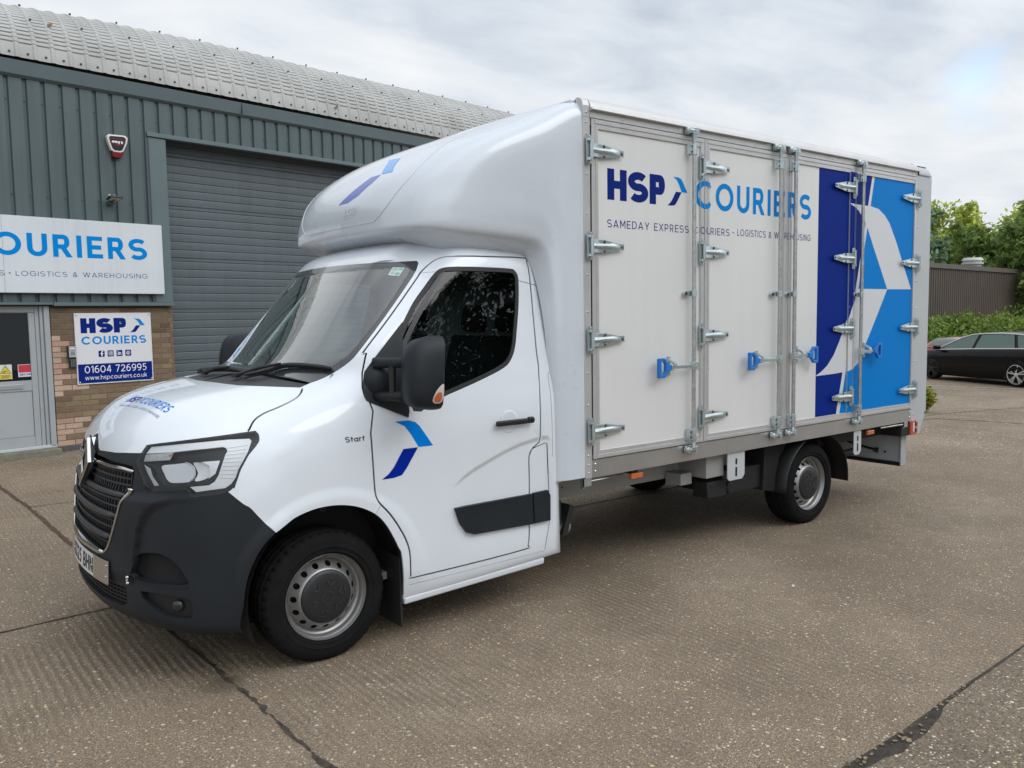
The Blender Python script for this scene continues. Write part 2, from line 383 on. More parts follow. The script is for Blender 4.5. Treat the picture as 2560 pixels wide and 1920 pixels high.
class Surf:
    N = 20
    def __init__(s, net, smooth=40):
        net = np.array(net, float); s.nr, s.nc = net.shape[:2]
        g = _interp(net, s.N); g = _interp(g.transpose(1, 0, 2), s.N).transpose(1, 0, 2)
        g = _smooth(g, smooth)
        s.g = g.copy(); s.g[:, :, 1] = YC - g[:, :, 1]
        gu = np.gradient(s.g, axis=1); gv = np.gradient(s.g, axis=0)
        n = np.cross(gu, gv); n /= np.linalg.norm(n, axis=2, keepdims=True)+1e-12
        s.n = n
    def _at(s, a, st):
        st = np.atleast_2d(st); u = np.clip(st[:, 0]*s.N, 0, a.shape[1]-1.0001); v = np.clip(st[:, 1]*s.N, 0, a.shape[0]-1.0001)
        i = u.astype(int); j = v.astype(int); fu = (u-i)[:, None]; fv = (v-j)[:, None]
        return (a[j, i]*(1-fu)+a[j, i+1]*fu)*(1-fv)+(a[j+1, i]*(1-fu)+a[j+1, i+1]*fu)*fv
    def P(s, st): return s._at(s.g, st)
    def Nn(s, st):
        n = s._at(s.n, st); return n/np.linalg.norm(n, axis=1, keepdims=True)
    def jac(s, p):
        e = 0.02; q = s.P([[p[0]+e, p[1]], [p[0]-e, p[1]], [p[0], p[1]+e], [p[0], p[1]-e]])
        return np.stack([(q[0]-q[1])/(2*e), (q[2]-q[3])/(2*e)], 1)
    def near(s, xyz):                         # parameters of the nearest surface point
        out = []
        for p in np.atleast_2d(xyz):
            d = ((s.g-p)**2).sum(2); j, i = np.unravel_index(d.argmin(), d.shape)
            q = np.array([i/s.N, j/s.N])
            for _ in range(6):
                J = s.jac(q); r = p-s.P(q)[0]
                q = q+np.clip(np.linalg.lstsq(J, r, rcond=None)[0], -.1, .1)
                q = np.clip(q, 0, [s.nc-1, s.nr-1])
            out.append(q)
        return np.array(out)
    def ribbon(s, line, w):                   # strip of width w metres along a polyline of parameters
        line = np.array(line, float); L = []; R = []
        for i, p in enumerate(line):
            a = line[max(i-1, 0)]; b = line[min(i+1, len(line)-1)]
            J = s.jac(p); T = J@(b-a); nn = s.Nn(p)[0]; B = np.cross(nn, T); B *= w/2/(np.linalg.norm(B)+1e-12)
            dq = np.linalg.lstsq(J, B, rcond=None)[0]
            L.append(p+dq); R.append(p-dq)
        return L+R[::-1]
def crom(pts, n=6, closed=False):             # Catmull-Rom through points
    p = np.array(pts, float); m = len(p); out = []
    rng = range(m) if closed else range(m-1)
    for i in rng:
        p0 = p[(i-1) % m] if (closed or i > 0) else 2*p[0]-p[1]
        p1 = p[i]; p2 = p[(i+1) % m]
        p3 = p[(i+2) % m] if (closed or i+2 < m) else 2*p[-1]-p[-2]
        for k in range(n):
            t = k/n
            out.append(0.5*((2*p1)+(-p0+p2)*t+(2*p0-5*p1+4*p2-p3)*t*t+(-p0+3*p1-3*p2+p3)*t**3))
    if not closed: out.append(p[-1])
    return np.array(out)

X2, X3 = .80, 1.50
def _row(front, side): return front+side
CAB_NET = [
 # bumper underside, lip and bumper
 [(-.86,0,.27),(-.85,.30,.275),(-.815,.55,.285),(-.735,.75,.28),(-.63,.88,.27),(-.475,.962,.262),(-.28,1.0,.25),(.25,1.005,.235),(.80,1.01,.25),(1.55,1.01,.285)],
 [(-.935,0,.335),(-.92,.30,.338),(-.872,.55,.345),(-.785,.75,.338),(-.675,.88,.325),(-.51,.965,.315),(-.28,1.012,.305),(.25,1.025,.30),(.80,1.028,.30),(1.555,1.028,.32)],
 [(-.945,0,.42),(-.93,.30,.42),(-.88,.55,.42),(-.79,.75,.42),(-.675,.88,.42),(-.51,.97,.42),(-.28,1.02,.42),(.25,1.033,.42),(.80,1.035,.42),(1.56,1.035,.42)],
 [(-.925,0,.60),(-.91,.30,.60),(-.86,.55,.60),(-.77,.75,.60),(-.66,.88,.60),(-.50,.97,.60),(-.28,1.022,.60),(.25,1.035,.60),(.80,1.035,.60),(1.57,1.035,.60)],
 [(-.915,0,.80),(-.90,.30,.80),(-.85,.55,.80),(-.755,.75,.80),(-.645,.88,.80),(-.49,.965,.80),(-.28,1.02,.80),(.25,1.035,.80),(.80,1.035,.80),(1.57,1.035,.80)],
 [(-.905,0,.95),(-.89,.30,.95),(-.835,.55,.95),(-.735,.75,.95),(-.62,.88,.955),(-.465,.96,.96),(-.26,1.012,.96),(.25,1.034,.96),(.80,1.035,.96),(1.57,1.035,.96)],
 [(-.885,0,1.08),(-.87,.30,1.075),(-.815,.55,1.07),(-.71,.75,1.075),(-.585,.88,1.085),(-.42,.95,1.09),(-.21,1.002,1.09),(.25,1.03,1.09),(.80,1.035,1.09),(1.565,1.035,1.09)],
 # bonnet and wing tops
 [(-.85,0,1.165),(-.835,.30,1.16),(-.78,.55,1.15),(-.67,.745,1.15),(-.535,.87,1.155),(-.36,.94,1.16),(-.14,.992,1.165),(.25,1.025,1.17),(.80,1.033,1.17),(1.56,1.033,1.17)],
 [(-.785,0,1.245),(-.77,.30,1.242),(-.715,.55,1.23),(-.605,.74,1.218),(-.46,.86,1.215),(-.285,.93,1.218),(-.07,.982,1.225),(.25,1.018,1.23),(.80,1.028,1.23),(1.56,1.028,1.23)],
 [(-.66,0,1.335),(-.645,.30,1.332),(-.595,.55,1.32),(-.49,.735,1.295),(-.35,.845,1.272),(-.185,.915,1.275),(.005,.965,1.285),(.26,1.008,1.295),(.80,1.02,1.30),(1.555,1.02,1.30)],
 [(-.45,0,1.40),(-.435,.30,1.397),(-.39,.55,1.383),(-.31,.73,1.358),(-.20,.832,1.333),(-.07,.90,1.335),(.085,.947,1.345),(.27,.995,1.355),(.80,1.01,1.36),(1.55,1.01,1.36)],
 [(-.18,0,1.445),(-.17,.30,1.442),(-.135,.55,1.432),(-.065,.725,1.412),(.01,.818,1.398),(.09,.882,1.405),(.18,.932,1.415),(.29,.983,1.42),(.80,1.0,1.43),(1.545,1.0,1.43)],
 # windscreen
 [(-.02,0,1.49),(-.013,.30,1.488),(.02,.55,1.48),(.085,.715,1.472),(.135,.795,1.47),(.18,.862,1.48),(.24,.913,1.49),(.33,.965,1.495),(.80,.988,1.50),(1.54,.988,1.50)],
 [(.085,0,1.585),(.095,.30,1.585),(.13,.55,1.585),(.18,.72,1.585),(.215,.81,1.585),(.25,.88,1.587),(.305,.922,1.59),(.41,.948,1.595),(.84,.975,1.60),(1.53,.975,1.60)],
 [(.30,0,1.84),(.31,.30,1.84),(.345,.55,1.84),(.405,.68,1.84),(.45,.755,1.84),(.495,.815,1.84),(.555,.86,1.84),(.64,.91,1.845),(.96,.938,1.85),(1.51,.938,1.85)],
 [(.49,0,2.07),(.50,.30,2.07),(.54,.55,2.07),(.625,.63,2.075),(.68,.695,2.075),(.735,.745,2.073),(.80,.795,2.072),(.86,.872,2.075),(1.08,.898,2.08),(1.50,.898,2.08)],
 [(.60,0,2.165),(.61,.30,2.165),(.65,.55,2.162),(.725,.61,2.16),(.78,.665,2.158),(.835,.705,2.157),(.895,.75,2.157),(.96,.815,2.16),(1.13,.84,2.16),(1.50,.84,2.16)],
 [(.80,0,2.235),(.81,.30,2.232),(.84,.50,2.225),(.89,.56,2.22),(.93,.60,2.217),(.98,.63,2.215),(1.03,.65,2.213),(1.08,.67,2.212),(1.20,.69,2.21),(1.50,.69,2.21)],
]

LUTON_NET = [
 [(.80,0,2.205),(.81,.42,2.20),(.86,.66,2.165),(.92,.735,2.15),(1.02,.775,2.14),(1.2,.815,2.14),(1.40,.875,2.14),(1.475,.985,1.6),(1.49,.995,.744)],
 [(.67,0,2.235),(.675,.42,2.235),(.74,.73,2.235),(.82,.82,2.225),(.94,.865,2.21),(1.19,.90,2.19),(1.42,.94,2.155),(1.49,1.01,1.6),(1.50,1.02,.744)],
 [(.585,0,2.275),(.59,.42,2.275),(.655,.77,2.275),(.75,.87,2.27),(.88,.918,2.262),(1.17,.962,2.24),(1.45,1.0,2.19),(1.515,1.035,1.6),(1.52,1.04,.744)],
 [(.58,0,2.375),(.588,.42,2.375),(.665,.775,2.375),(.762,.88,2.375),(.895,.93,2.37),(1.19,.98,2.33),(1.48,1.02,2.225),(1.545,1.05,1.6),(1.55,1.052,.744)],
 [(.615,0,2.50),(.625,.42,2.50),(.71,.785,2.495),(.82,.888,2.49),(.955,.94,2.48),(1.24,.992,2.41),(1.51,1.035,2.26),(1.575,1.058,1.6),(1.58,1.06,.744)],
 [(.70,0,2.62),(.71,.42,2.62),(.80,.80,2.61),(.905,.905,2.60),(1.04,.955,2.57),(1.30,1.002,2.48),(1.55,1.045,2.285),(1.605,1.062,1.6),(1.61,1.063,.744)],
 [(.92,0,2.79),(.935,.42,2.785),(1.02,.845,2.765),(1.11,.945,2.74),(1.21,.985,2.69),(1.42,1.025,2.56),(1.6,1.055,2.30),(1.64,1.064,1.6),(1.645,1.065,.744)],
 [(1.30,0,2.945),(1.31,.43,2.94),(1.37,.90,2.925),(1.42,.995,2.89),(1.47,1.03,2.82),(1.56,1.048,2.63),(1.65,1.06,2.315),(1.67,1.065,1.6),(1.675,1.065,.744)],
 [(1.63,0,3.072),(1.635,.44,3.07),(1.65,.945,3.055),(1.66,1.03,3.01),(1.67,1.055,2.92),(1.68,1.063,2.66),(1.70,1.065,2.325),(1.70,1.065,1.6),(1.70,1.065,.744)],
 [(1.715,0,3.09),(1.715,.45,3.088),(1.715,.95,3.07),(1.715,1.04,3.02),(1.715,1.063,2.93),(1.715,1.065,2.66),(1.715,1.065,2.33),(1.715,1.065,1.6),(1.715,1.065,.744)],
]
# outlines on the cab and fairing, as points on their surfaces (metres)
FEAT = {
'cab_hoodseam':[(-0.3556,0.0645,1.2221),(-0.3431,0.0655,1.2286),(-0.3259,0.0825,1.2519),(-0.3018,0.0993,1.2749),(-0.2719,0.1047,1.2903),(-0.2358,0.1074,1.3056),(-0.1967,0.1025,1.3163),(-0.1197,0.1046,1.3431),(-0.0726,0.1156,1.3621),(-0.0362,0.1461,1.3843),(-0.0161,0.1778,1.4034)],
'cab_headlight':[(-0.7926,0.3732,1.0824),(-0.7705,0.3662,1.1271),(-0.7516,0.362,1.1553),(-0.734,0.3434,1.1672),(-0.5969,0.187,1.1934),(-0.3484,0.061,1.2213),(-0.317,0.0467,1.218),(-0.3094,0.029,1.1959),(-0.332,0.0134,1.1537),(-0.442,0.0011,0.9852),(-0.455,0.0031,0.9671),(-0.4791,0.0101,0.9499),(-0.5299,0.0309,0.9409),(-0.6202,0.0842,0.9339),(-0.6341,0.0978,0.9483),(-0.6522,0.1177,0.967),(-0.7704,0.2758,0.952),(-0.7803,0.3035,0.9851),(-0.7914,0.3565,1.0613)],
'cab_bumpertop':[(-0.479,0.0102,0.9515),(-0.4178,-0.0197,0.8874),(-0.3818,-0.0327,0.8574),(-0.2804,-0.0537,0.7338)],
'cab_bumperarch':[(-0.2804,-0.0537,0.7338),(-0.333,-0.0481,0.6868),(-0.371,-0.0424,0.6358),(-0.4091,-0.0345,0.5563),(-0.4292,-0.0296,0.4835),(-0.4426,-0.0248,0.3904),(-0.4515,-0.0095,0.2737)],
'cab_arch':[(-0.2795,-0.0538,0.7317),(-0.2284,-0.0574,0.7655),(-0.1763,-0.0599,0.7953),(-0.0707,-0.0639,0.8217),(0.0468,-0.067,0.8214),(0.1585,-0.0689,0.794),(0.2538,-0.0697,0.7408),(0.3116,-0.0699,0.6772),(0.35,-0.0699,0.6114),(0.3838,-0.0698,0.541),(0.4057,-0.0695,0.4721),(0.4232,-0.0541,0.2691)],
'cab_doorseam':[(0.2704,0.0601,1.5728),(0.2794,0.0425,1.5454),(0.2592,-0.031,1.3368),(0.2483,-0.0595,1.1634),(0.2529,-0.0678,0.9864),(0.2578,-0.0694,0.8611),(0.2661,-0.0696,0.8152),(0.285,-0.0698,0.7854),(0.3335,-0.0699,0.7326),(0.3822,-0.07,0.6608),(0.4263,-0.0699,0.5794),(0.4502,-0.0697,0.5008),(0.4534,-0.0687,0.4067),(0.4562,-0.0674,0.3684),(0.4742,-0.0667,0.3551),(0.8351,-0.0676,0.3538),(1.253,-0.068,0.3639),(1.276,-0.069,0.3857),(1.2936,-0.07,0.5484),(1.3,-0.07,0.7739),(1.2998,-0.07,0.9172),(1.3266,-0.07,0.9653),(1.373,-0.07,0.9961),(1.3803,-0.07,1.0364),(1.3917,-0.0604,1.2549)],
'cab_doortop':[(0.2704,0.0601,1.5728),(0.4732,0.0974,1.7766),(0.6933,0.1651,1.995),(0.7156,0.174,2.0182),(0.7926,0.1806,2.0759),(0.8422,0.1625,2.1016),(0.8784,0.1241,2.1084),(1.1013,0.0833,2.1127),(1.3877,0.0826,2.1131),(1.4057,0.071,2.086),(1.4074,0.0338,1.8961),(1.4049,-0.0289,1.4652),(1.3807,-0.069,1.1452)],
'cab_window':[(0.5167,0.0454,1.7382),(0.6044,0.0743,1.8498),(0.6867,0.0922,1.9344),(0.7426,0.1043,1.9903),(0.7919,0.1055,2.0313),(0.8506,0.0841,2.0466),(1.0838,0.0609,2.0488),(1.2662,0.0593,2.0446),(1.3037,0.0559,2.0293),(1.3211,0.0479,1.9867),(1.3038,0.0257,1.8423),(1.2689,0.002,1.6833),(1.242,-0.0128,1.5784),(1.2073,-0.0215,1.5114),(1.1475,-0.0295,1.4619),(0.9987,-0.0381,1.4081),(0.7455,-0.0487,1.3339),(0.6604,-0.0527,1.3057),(0.5094,-0.0566,1.2594),(0.4727,-0.0093,1.5093)],
'cab_tri':[(0.5138,0.0462,1.7383),(0.2641,0.0211,1.4806),(0.2433,-0.0296,1.3352),(0.4737,-0.0595,1.2289),(0.4823,-0.0558,1.2615),(0.478,-0.0097,1.5091)],
'cab_wscreen':[(0.731,0.2376,2.0844),(0.732,0.2226,2.0724),(0.6698,0.1827,1.9954),(0.4388,0.1084,1.763),(0.2601,0.0766,1.5831),(0.2141,0.0938,1.5328),(0.1312,0.1595,1.4654),(0.038,0.1921,1.4278),(-0.0229,0.1911,1.4068)],
'cab_wtop':[(0.7318,0.2389,2.086),(0.5459,0.4398,2.0803),(0.5083,0.787,2.0841)],
'cab_hoodrear':[(-0.0238,0.194,1.4077),(-0.1157,0.283,1.4115),(-0.2473,0.4719,1.4161),(-0.3107,0.7691,1.421)],
'cab_fuel':[(1.3004,-0.07,0.7995),(1.2998,-0.07,0.9172),(1.3266,-0.07,0.9653),(1.426,-0.07,0.9905),(1.4353,-0.07,0.9822),(1.4405,-0.07,0.7966),(1.3004,-0.07,0.7995)],
'cab_pillar':[(1.4327,-0.07,0.9897),(1.4405,-0.07,0.7966),(1.45,-0.07,0.5228),(1.4071,-0.0646,0.329)],
'cab_strip':[(0.7475,-0.07,0.6954),(0.7817,-0.07,0.6031),(0.8263,-0.07,0.542),(0.8725,-0.07,0.5241),(1.3034,-0.07,0.5137),(1.3039,-0.07,0.6953)],
'cab_strip2':[(1.3157,-0.07,0.6977),(1.4284,-0.07,0.7013),(1.4495,-0.07,0.67),(1.4431,-0.07,0.5155),(1.3152,-0.07,0.5138)],
'cab_lt':[(0.3898,-0.0591,1.2151),(0.4761,-0.0612,1.2138),(0.5164,-0.0632,1.2013),(0.5407,-0.0656,1.1763),(0.5749,-0.0683,1.1272),(0.6188,-0.0695,1.0643),(0.528,-0.069,1.0648),(0.4811,-0.0668,1.141),(0.4479,-0.0635,1.1848)],
'cab_dk':[(0.5248,-0.069,1.0642),(0.4343,-0.0683,1.0641),(0.3717,-0.0691,0.9718),(0.3402,-0.0693,0.9397),(0.2994,-0.0693,0.9163),(0.3697,-0.0696,0.916),(0.4211,-0.0697,0.9247),(0.4534,-0.0696,0.9616)],
'cab_start':[(0.1049,-0.0525,1.1578),(0.2121,-0.059,1.1511),(0.1053,-0.0555,1.1312),(0.2105,-0.0607,1.1294)],
'cab_bumpbot':[(-0.8483,0.4189,0.3129),(-0.7365,0.2127,0.283),(-0.608,0.069,0.2703),(-0.4658,-0.0013,0.2653)],
'cab_chrome':[(-0.7734,0.2849,0.9653),(-0.7977,0.3302,0.9568),(-0.8222,0.3797,0.9334),(-0.8415,0.4196,0.8915),(-0.8557,0.4481,0.8311),(-0.8694,0.4827,0.7593),(-0.8853,0.534,0.6639),(-0.896,0.5782,0.6219),(-0.9079,0.6554,0.6072),(-0.9209,0.8452,0.6094)],
'cab_hoodfront':[(-0.7777,0.3801,1.1251),(-0.8416,0.5713,1.1107),(-0.8771,0.871,1.0933)],
'cab_fog':[(-0.8257,0.293,0.4771),(-0.7491,0.1651,0.47),(-0.6524,0.0716,0.4592),(-0.6529,0.0706,0.3564)],
'cab_inlet':[(-0.8391,0.3368,0.526),(-0.8173,0.3125,0.6417),(-0.7371,0.1752,0.6665),(-0.6867,0.1117,0.6152),(-0.6638,0.0839,0.5193)],
'cab_logo':[(-0.597,0.3804,1.3047)],
'cab_crease':[(0.7294,-0.07,0.7817),(0.7545,-0.07,0.8338),(0.8156,-0.07,0.8712),(0.89,-0.07,0.9077),(0.9909,-0.07,0.9449),(1.0944,-0.07,0.9821),(1.2273,-0.07,1.0184),(1.3782,-0.07,1.0404)],
'cab_handle':[(1.0404,-0.069,1.144),(1.3049,-0.0689,1.1465),(1.1543,-0.0657,1.2016),(1.1358,-0.0699,1.0912)],
'cab_bars':[(-0.8577,0.4852,0.9217),(-0.8808,0.5451,0.8014),(-0.8972,0.6099,0.6886),(-0.8921,0.6682,0.9116),(-0.9034,0.8439,0.9196)],
'cab_gtop':[(-0.8922,0.8744,1.0246),(-0.8523,0.5363,1.0484),(-0.8077,0.3891,1.0501),(-0.7997,0.3629,1.0368)],
'cab_plate':[(-0.9218,0.6425,0.4674),(-0.9169,0.7089,0.5662),(-0.8892,0.471,0.4734),(-0.8865,0.5133,0.5846)],
'cab_hook':[(-0.8507,0.366,0.5242)],
'cab_lowgrille':[(-0.8624,0.3731,0.3756),(-0.9152,0.582,0.4442),(-0.9385,0.8677,0.4538)],
'cab_frit':[(0.6699,0.2383,2.0422),(0.6508,0.2077,2.0036),(0.4181,0.1288,1.7634),(0.2264,0.1159,1.573),(0.1573,0.1797,1.5116)],
'cab_sticker':[(0.614,0.3109,2.0486),(0.6584,0.2521,2.0442),(0.6118,0.2357,1.9954),(0.5722,0.2961,2.0027)],
'cab_wiper':[(-0.1757,0.5803,1.4374),(0.0206,0.5012,1.4949),(0.1508,0.1675,1.4916)],
'cab_wiper2':[(-0.1293,0.6775,1.4515)],
'cab_fogl':[(-0.7285,0.1369,0.4166),(-0.687,0.097,0.4133)],
'cab_crB':[(-0.806,0.302,0.7461),(-0.7504,0.2218,0.8649),(-0.6419,0.0979,0.9071)],
'lut_lt':[(0.8595,0.7541,2.7456),(0.8486,0.5953,2.7312),(0.7243,0.4786,2.6204),(0.7146,0.5912,2.6229),(0.8087,0.6833,2.7077)],
'lut_dk':[(0.7119,0.5937,2.6205),(0.7065,0.708,2.6205),(0.6047,0.9609,2.4719),(0.6061,0.8326,2.4733),(0.6221,0.7266,2.5056),(0.6682,0.624,2.5737)],
'lut_panel':[(0.596,0.4858,2.324),(0.6042,0.4288,2.3562),(0.63,0.352,2.4236),(0.7191,0.2691,2.5588),(0.8167,0.2664,2.6575),(0.9355,0.2939,2.7487),(1.0317,0.3144,2.8049),(1.1633,0.3364,2.8667)],
'lut_lcb':[(0.5841,0.8431,2.3936),(0.5943,0.6959,2.4308),(0.582,0.9065,2.3778),(0.5849,0.6998,2.3789)],
}
LAMP = {
'ra':[(-0.7222,0.2372,1.0756),(-0.6827,0.1873,1.0872),(-0.6277,0.1287,1.0949),(-0.6087,0.1021,1.0702),(-0.6051,0.0921,1.0421),(-0.6219,0.0983,1.0079),(-0.6781,0.1519,0.9977),(-0.7097,0.1933,1.0021),(-0.7216,0.2222,1.0418)],
'rb':[(-0.6093,0.1119,1.0949),(-0.5624,0.0763,1.0907),(-0.5472,0.0592,1.0587),(-0.5557,0.057,1.0246),(-0.5834,0.0708,1.0101),(-0.6132,0.0913,1.0078),(-0.5985,0.0879,1.0451)],
'arc':[(-0.6395,0.1413,1.0962),(-0.6213,0.1197,1.0888),(-0.6087,0.1021,1.0702),(-0.6056,0.0932,1.0452),(-0.6118,0.0933,1.0234),(-0.627,0.1023,1.0064)],
'facet':[(-0.7806,0.3412,1.0753),(-0.7629,0.2975,1.0593),(-0.7584,0.274,1.0194),(-0.7422,0.2363,0.9821),(-0.7577,0.2605,0.9772),(-0.774,0.3073,1.0331)],
'guide':[(-0.7556,0.3436,1.1348),(-0.7359,0.337,1.1599),(-0.6003,0.1769,1.1818),(-0.4395,0.0767,1.1941),(-0.3534,0.0415,1.1924),(-0.3471,0.0326,1.1812),(-0.3714,0.0166,1.1346),(-0.4325,0.005,1.0257),(-0.4619,0.0088,0.9867),(-0.4889,0.0165,0.9681),(-0.6084,0.0788,0.9557),(-0.6304,0.1002,0.9797),(-0.5563,0.0506,0.9852),(-0.5306,0.0401,1.0011),(-0.5114,0.0366,1.0314),(-0.4604,0.0505,1.1405),(-0.4615,0.0598,1.1558),(-0.4753,0.0704,1.1626),(-0.6086,0.1535,1.1511),(-0.6723,0.2164,1.1409),(-0.7604,0.3444,1.127)],
'bowl':[(-0.781,0.3451,1.0798),(-0.719,0.2365,1.0835),(-0.5561,0.0753,1.0981),(-0.4952,0.0472,1.1026),(-0.507,0.0441,1.0752),(-0.5287,0.043,1.0231),(-0.5525,0.0508,0.9992),(-0.6307,0.1027,0.9922),(-0.7577,0.2605,0.9772),(-0.7737,0.3079,1.0362)],
'bright':[(-0.5747,0.0866,1.0973),(-0.4984,0.0475,1.0997),(-0.5101,0.0447,1.0723),(-0.5245,0.0439,1.0386),(-0.5565,0.0557,1.0152),(-0.5454,0.0563,1.0492),(-0.5479,0.0642,1.0776)],
'ind':[(-0.7645,0.3475,1.1221),(-0.6676,0.2106,1.1411),(-0.6889,0.2068,1.1049),(-0.7765,0.3425,1.0895)],
'amber':[(-0.689,0.2255,1.127),(-0.6688,0.2091,1.1381),(-0.6823,0.2113,1.1215),(-0.6886,0.2171,1.1182)],
'b1':[(-0.6499,0.134,1.05)],
'b2':[(-0.5791,0.0777,1.0586)],
'rib0':[(-0.4553,0.0627,1.1646),(-0.5169,0.0336,1.0002)],
'rib1':[(-0.3546,0.031,1.1739),(-0.4585,0.0085,0.9928)],
}
# ================================================================ GROUND
def gz(x, y):                                  # the yard falls away gently beyond the lorry
    t = np.clip((np.asarray(x, float)-7.5)/24.0, 0, 1); return -.28*t*t*(3-2*t)
def concrete(name, base, dark, light, ribs=.8, pebble=1.0, seed=0.):
    M = Mt(name); b = M.b; v = M.co()
    vs = M.n('ShaderNodeVectorMath', operation='ADD'); M.l(v, vs.inputs[0]); vs.inputs[1].default_value = (seed, seed*1.7, 0); v = vs.outputs[0]
    big = M.noise(v, .55, 5, .6); mid = M.noise(v, 6, 5, .65); fine = M.noise(v, 95, 3, .6)
    c = M.ramp(big, [(.3, dark), (.55, base), (.8, light)])
    c = M.mix(M.math('MULTIPLY', M.math('SUBTRACT', mid, .38, True), 1.6, True), c, tuple(k*.66 for k in base))
    c = M.mix(.75, c, M.ramp(fine, [(.30, (.22,)*3), (.5, (1,)*3), (.72, (1.7, 1.65, 1.55))]), 'MULTIPLY')
    def peb(scale, lo, hi, amt, tones, seedv):
        vo = M.n('ShaderNodeTexVoronoi'); vo.inputs['Scale'].default_value = scale; vo.inputs['Randomness'].default_value = 1
        s2 = M.n('ShaderNodeVectorMath', operation='ADD'); M.l(v, s2.inputs[0]); s2.inputs[1].default_value = (seedv, -seedv, 0)
        wv = M.n('ShaderNodeTexNoise'); wv.inputs['Scale'].default_value = scale*1.6; M.l(s2.outputs[0], wv.inputs['Vector'])
        s3 = M.n('ShaderNodeVectorMath', operation='MULTIPLY_ADD'); M.l(wv.outputs[1], s3.inputs[0]); s3.inputs[1].default_value = (.55/scale,)*3; M.l(s2.outputs[0], s3.inputs[2])
        M.l(s3.outputs[0], vo.inputs['Vector'])
        sp = M.n('ShaderNodeSeparateColor'); M.l(vo.outputs['Color'], sp.inputs[0])
        inside = M.math('LESS_THAN', vo.outputs['Distance'], M.math('MULTIPLY', M.math('ADD', sp.outputs[2], .35), .34))
        pick = M.math('LESS_THAN', sp.outputs[0], amt)
        col = M.ramp(sp.outputs[1], tones)
        return M.math('MULTIPLY', inside, pick), col, vo.outputs['Distance']
    t1 = [(0, (.10, .085, .07)), (.22, (.42, .36, .28)), (.5, (.72, .65, .52)), (.74, (.74, .48, .18)), (.84, (.78, .73, .64)), (1, (.24, .24, .25))]
    t2 = [(0, (.030, .025, .021)), (.30, (.085, .070, .055)), (.48, (.34, .28, .21)), (.72, (.70, .62, .50)), (1, (.80, .74, .65))]
    f2, c2, d2 = peb(115, 0, 1, .85*pebble, t2, 3.3); f1, c1, d1 = peb(42, 0, 1, .36*pebble, t1, 1.1)
    wear = M.math('MULTIPLY', M.math('SUBTRACT', M.noise(v, 1.3, 4, .6), .25, True), 2.2, True)
    c = M.mix(M.math('MULTIPLY', f2, M.math('ADD', M.math('MULTIPLY', wear, .45), .55)), c, c2); c = M.mix(M.math('MULTIPLY', f1, M.math('ADD', M.math('MULTIPLY', wear, .4), .58)), c, c1)
    # tamped ribs across the slab
    wv = M.n('ShaderNodeTexWave'); wv.wave_type = 'BANDS'; wv.bands_direction = 'X'; wv.inputs['Scale'].default_value = 7.2; wv.inputs['Distortion'].default_value = 2.2; wv.inputs['Detail'].default_value = 3; wv.inputs['Detail Scale'].default_value = .6
    M.l(v, wv.inputs['Vector'])
    rmask = M.math('MULTIPLY', M.ramp(M.noise(v, .8, 4, .6), [(.42, (0,)*3), (.66, (1,)*3)]), ribs)
    c = M.mix(M.math('MULTIPLY', M.math('MULTIPLY', M.math('SUBTRACT', 1.0, wv.outputs[1]), rmask), .62), c, tuple(k*.42 for k in base))
    for sx, sy, sr in ((-.53, .06, .20), (-.15, .55, .30), (6.4, -1.6, .35), (3.1, -2.9, .22)):      # oil stains
        ds = M.n('ShaderNodeVectorMath', operation='DISTANCE'); M.l(M.co(), ds.inputs[0]); ds.inputs[1].default_value = (sx, sy, 0)
        k = M.n('ShaderNodeMapRange'); k.interpolation_type = 'SMOOTHSTEP'; M.l(M.math('ADD', ds.outputs['Value'], M.math('MULTIPLY', mid, sr*1.1)), k.inputs[0]); k.inputs[1].default_value = sr*.75; k.inputs[2].default_value = sr*1.35; k.inputs[3].default_value = .62; k.inputs[4].default_value = 0
        c = M.mix(k.outputs[0], c, tuple(q*.30 for q in base))
    M.l(c, b.inputs['Base Color']); b.inputs['Roughness'].default_value = .86; b.inputs['Specular IOR Level'].default_value = .3
    h = M.math('ADD', M.math('MULTIPLY', fine, .55), M.math('ADD', M.math('MULTIPLY', f1, .5), M.math('MULTIPLY', M.math('MULTIPLY', wv.outputs[1], rmask), 1.3)))
    M.bump(h, .8, .007); return M.m
con = concrete('yard concrete', (.240, .186, .131), (.182, .138, .095), (.305, .247, .182))
con2 = concrete('rough concrete', (.190, .150, .108), (.138, .108, .080), (.235, .19, .142), ribs=.08, pebble=.5, seed=7.7)
xs = np.concatenate([[-600, -200, -60, -20, -8], np.arange(-4, 36, 1.0), [40, 50, 70, 120, 300, 900]]); ys = np.array([-900, -300, -100, -40, -15, -6, 0, 6, 14, 30, 60, 140, 400, 900.])
g = MB(); g.grid([[(x, y, float(gz(x, y))) for x in xs] for y in ys]); tag(g.build('ground', con, smooth=True), kind='structure')
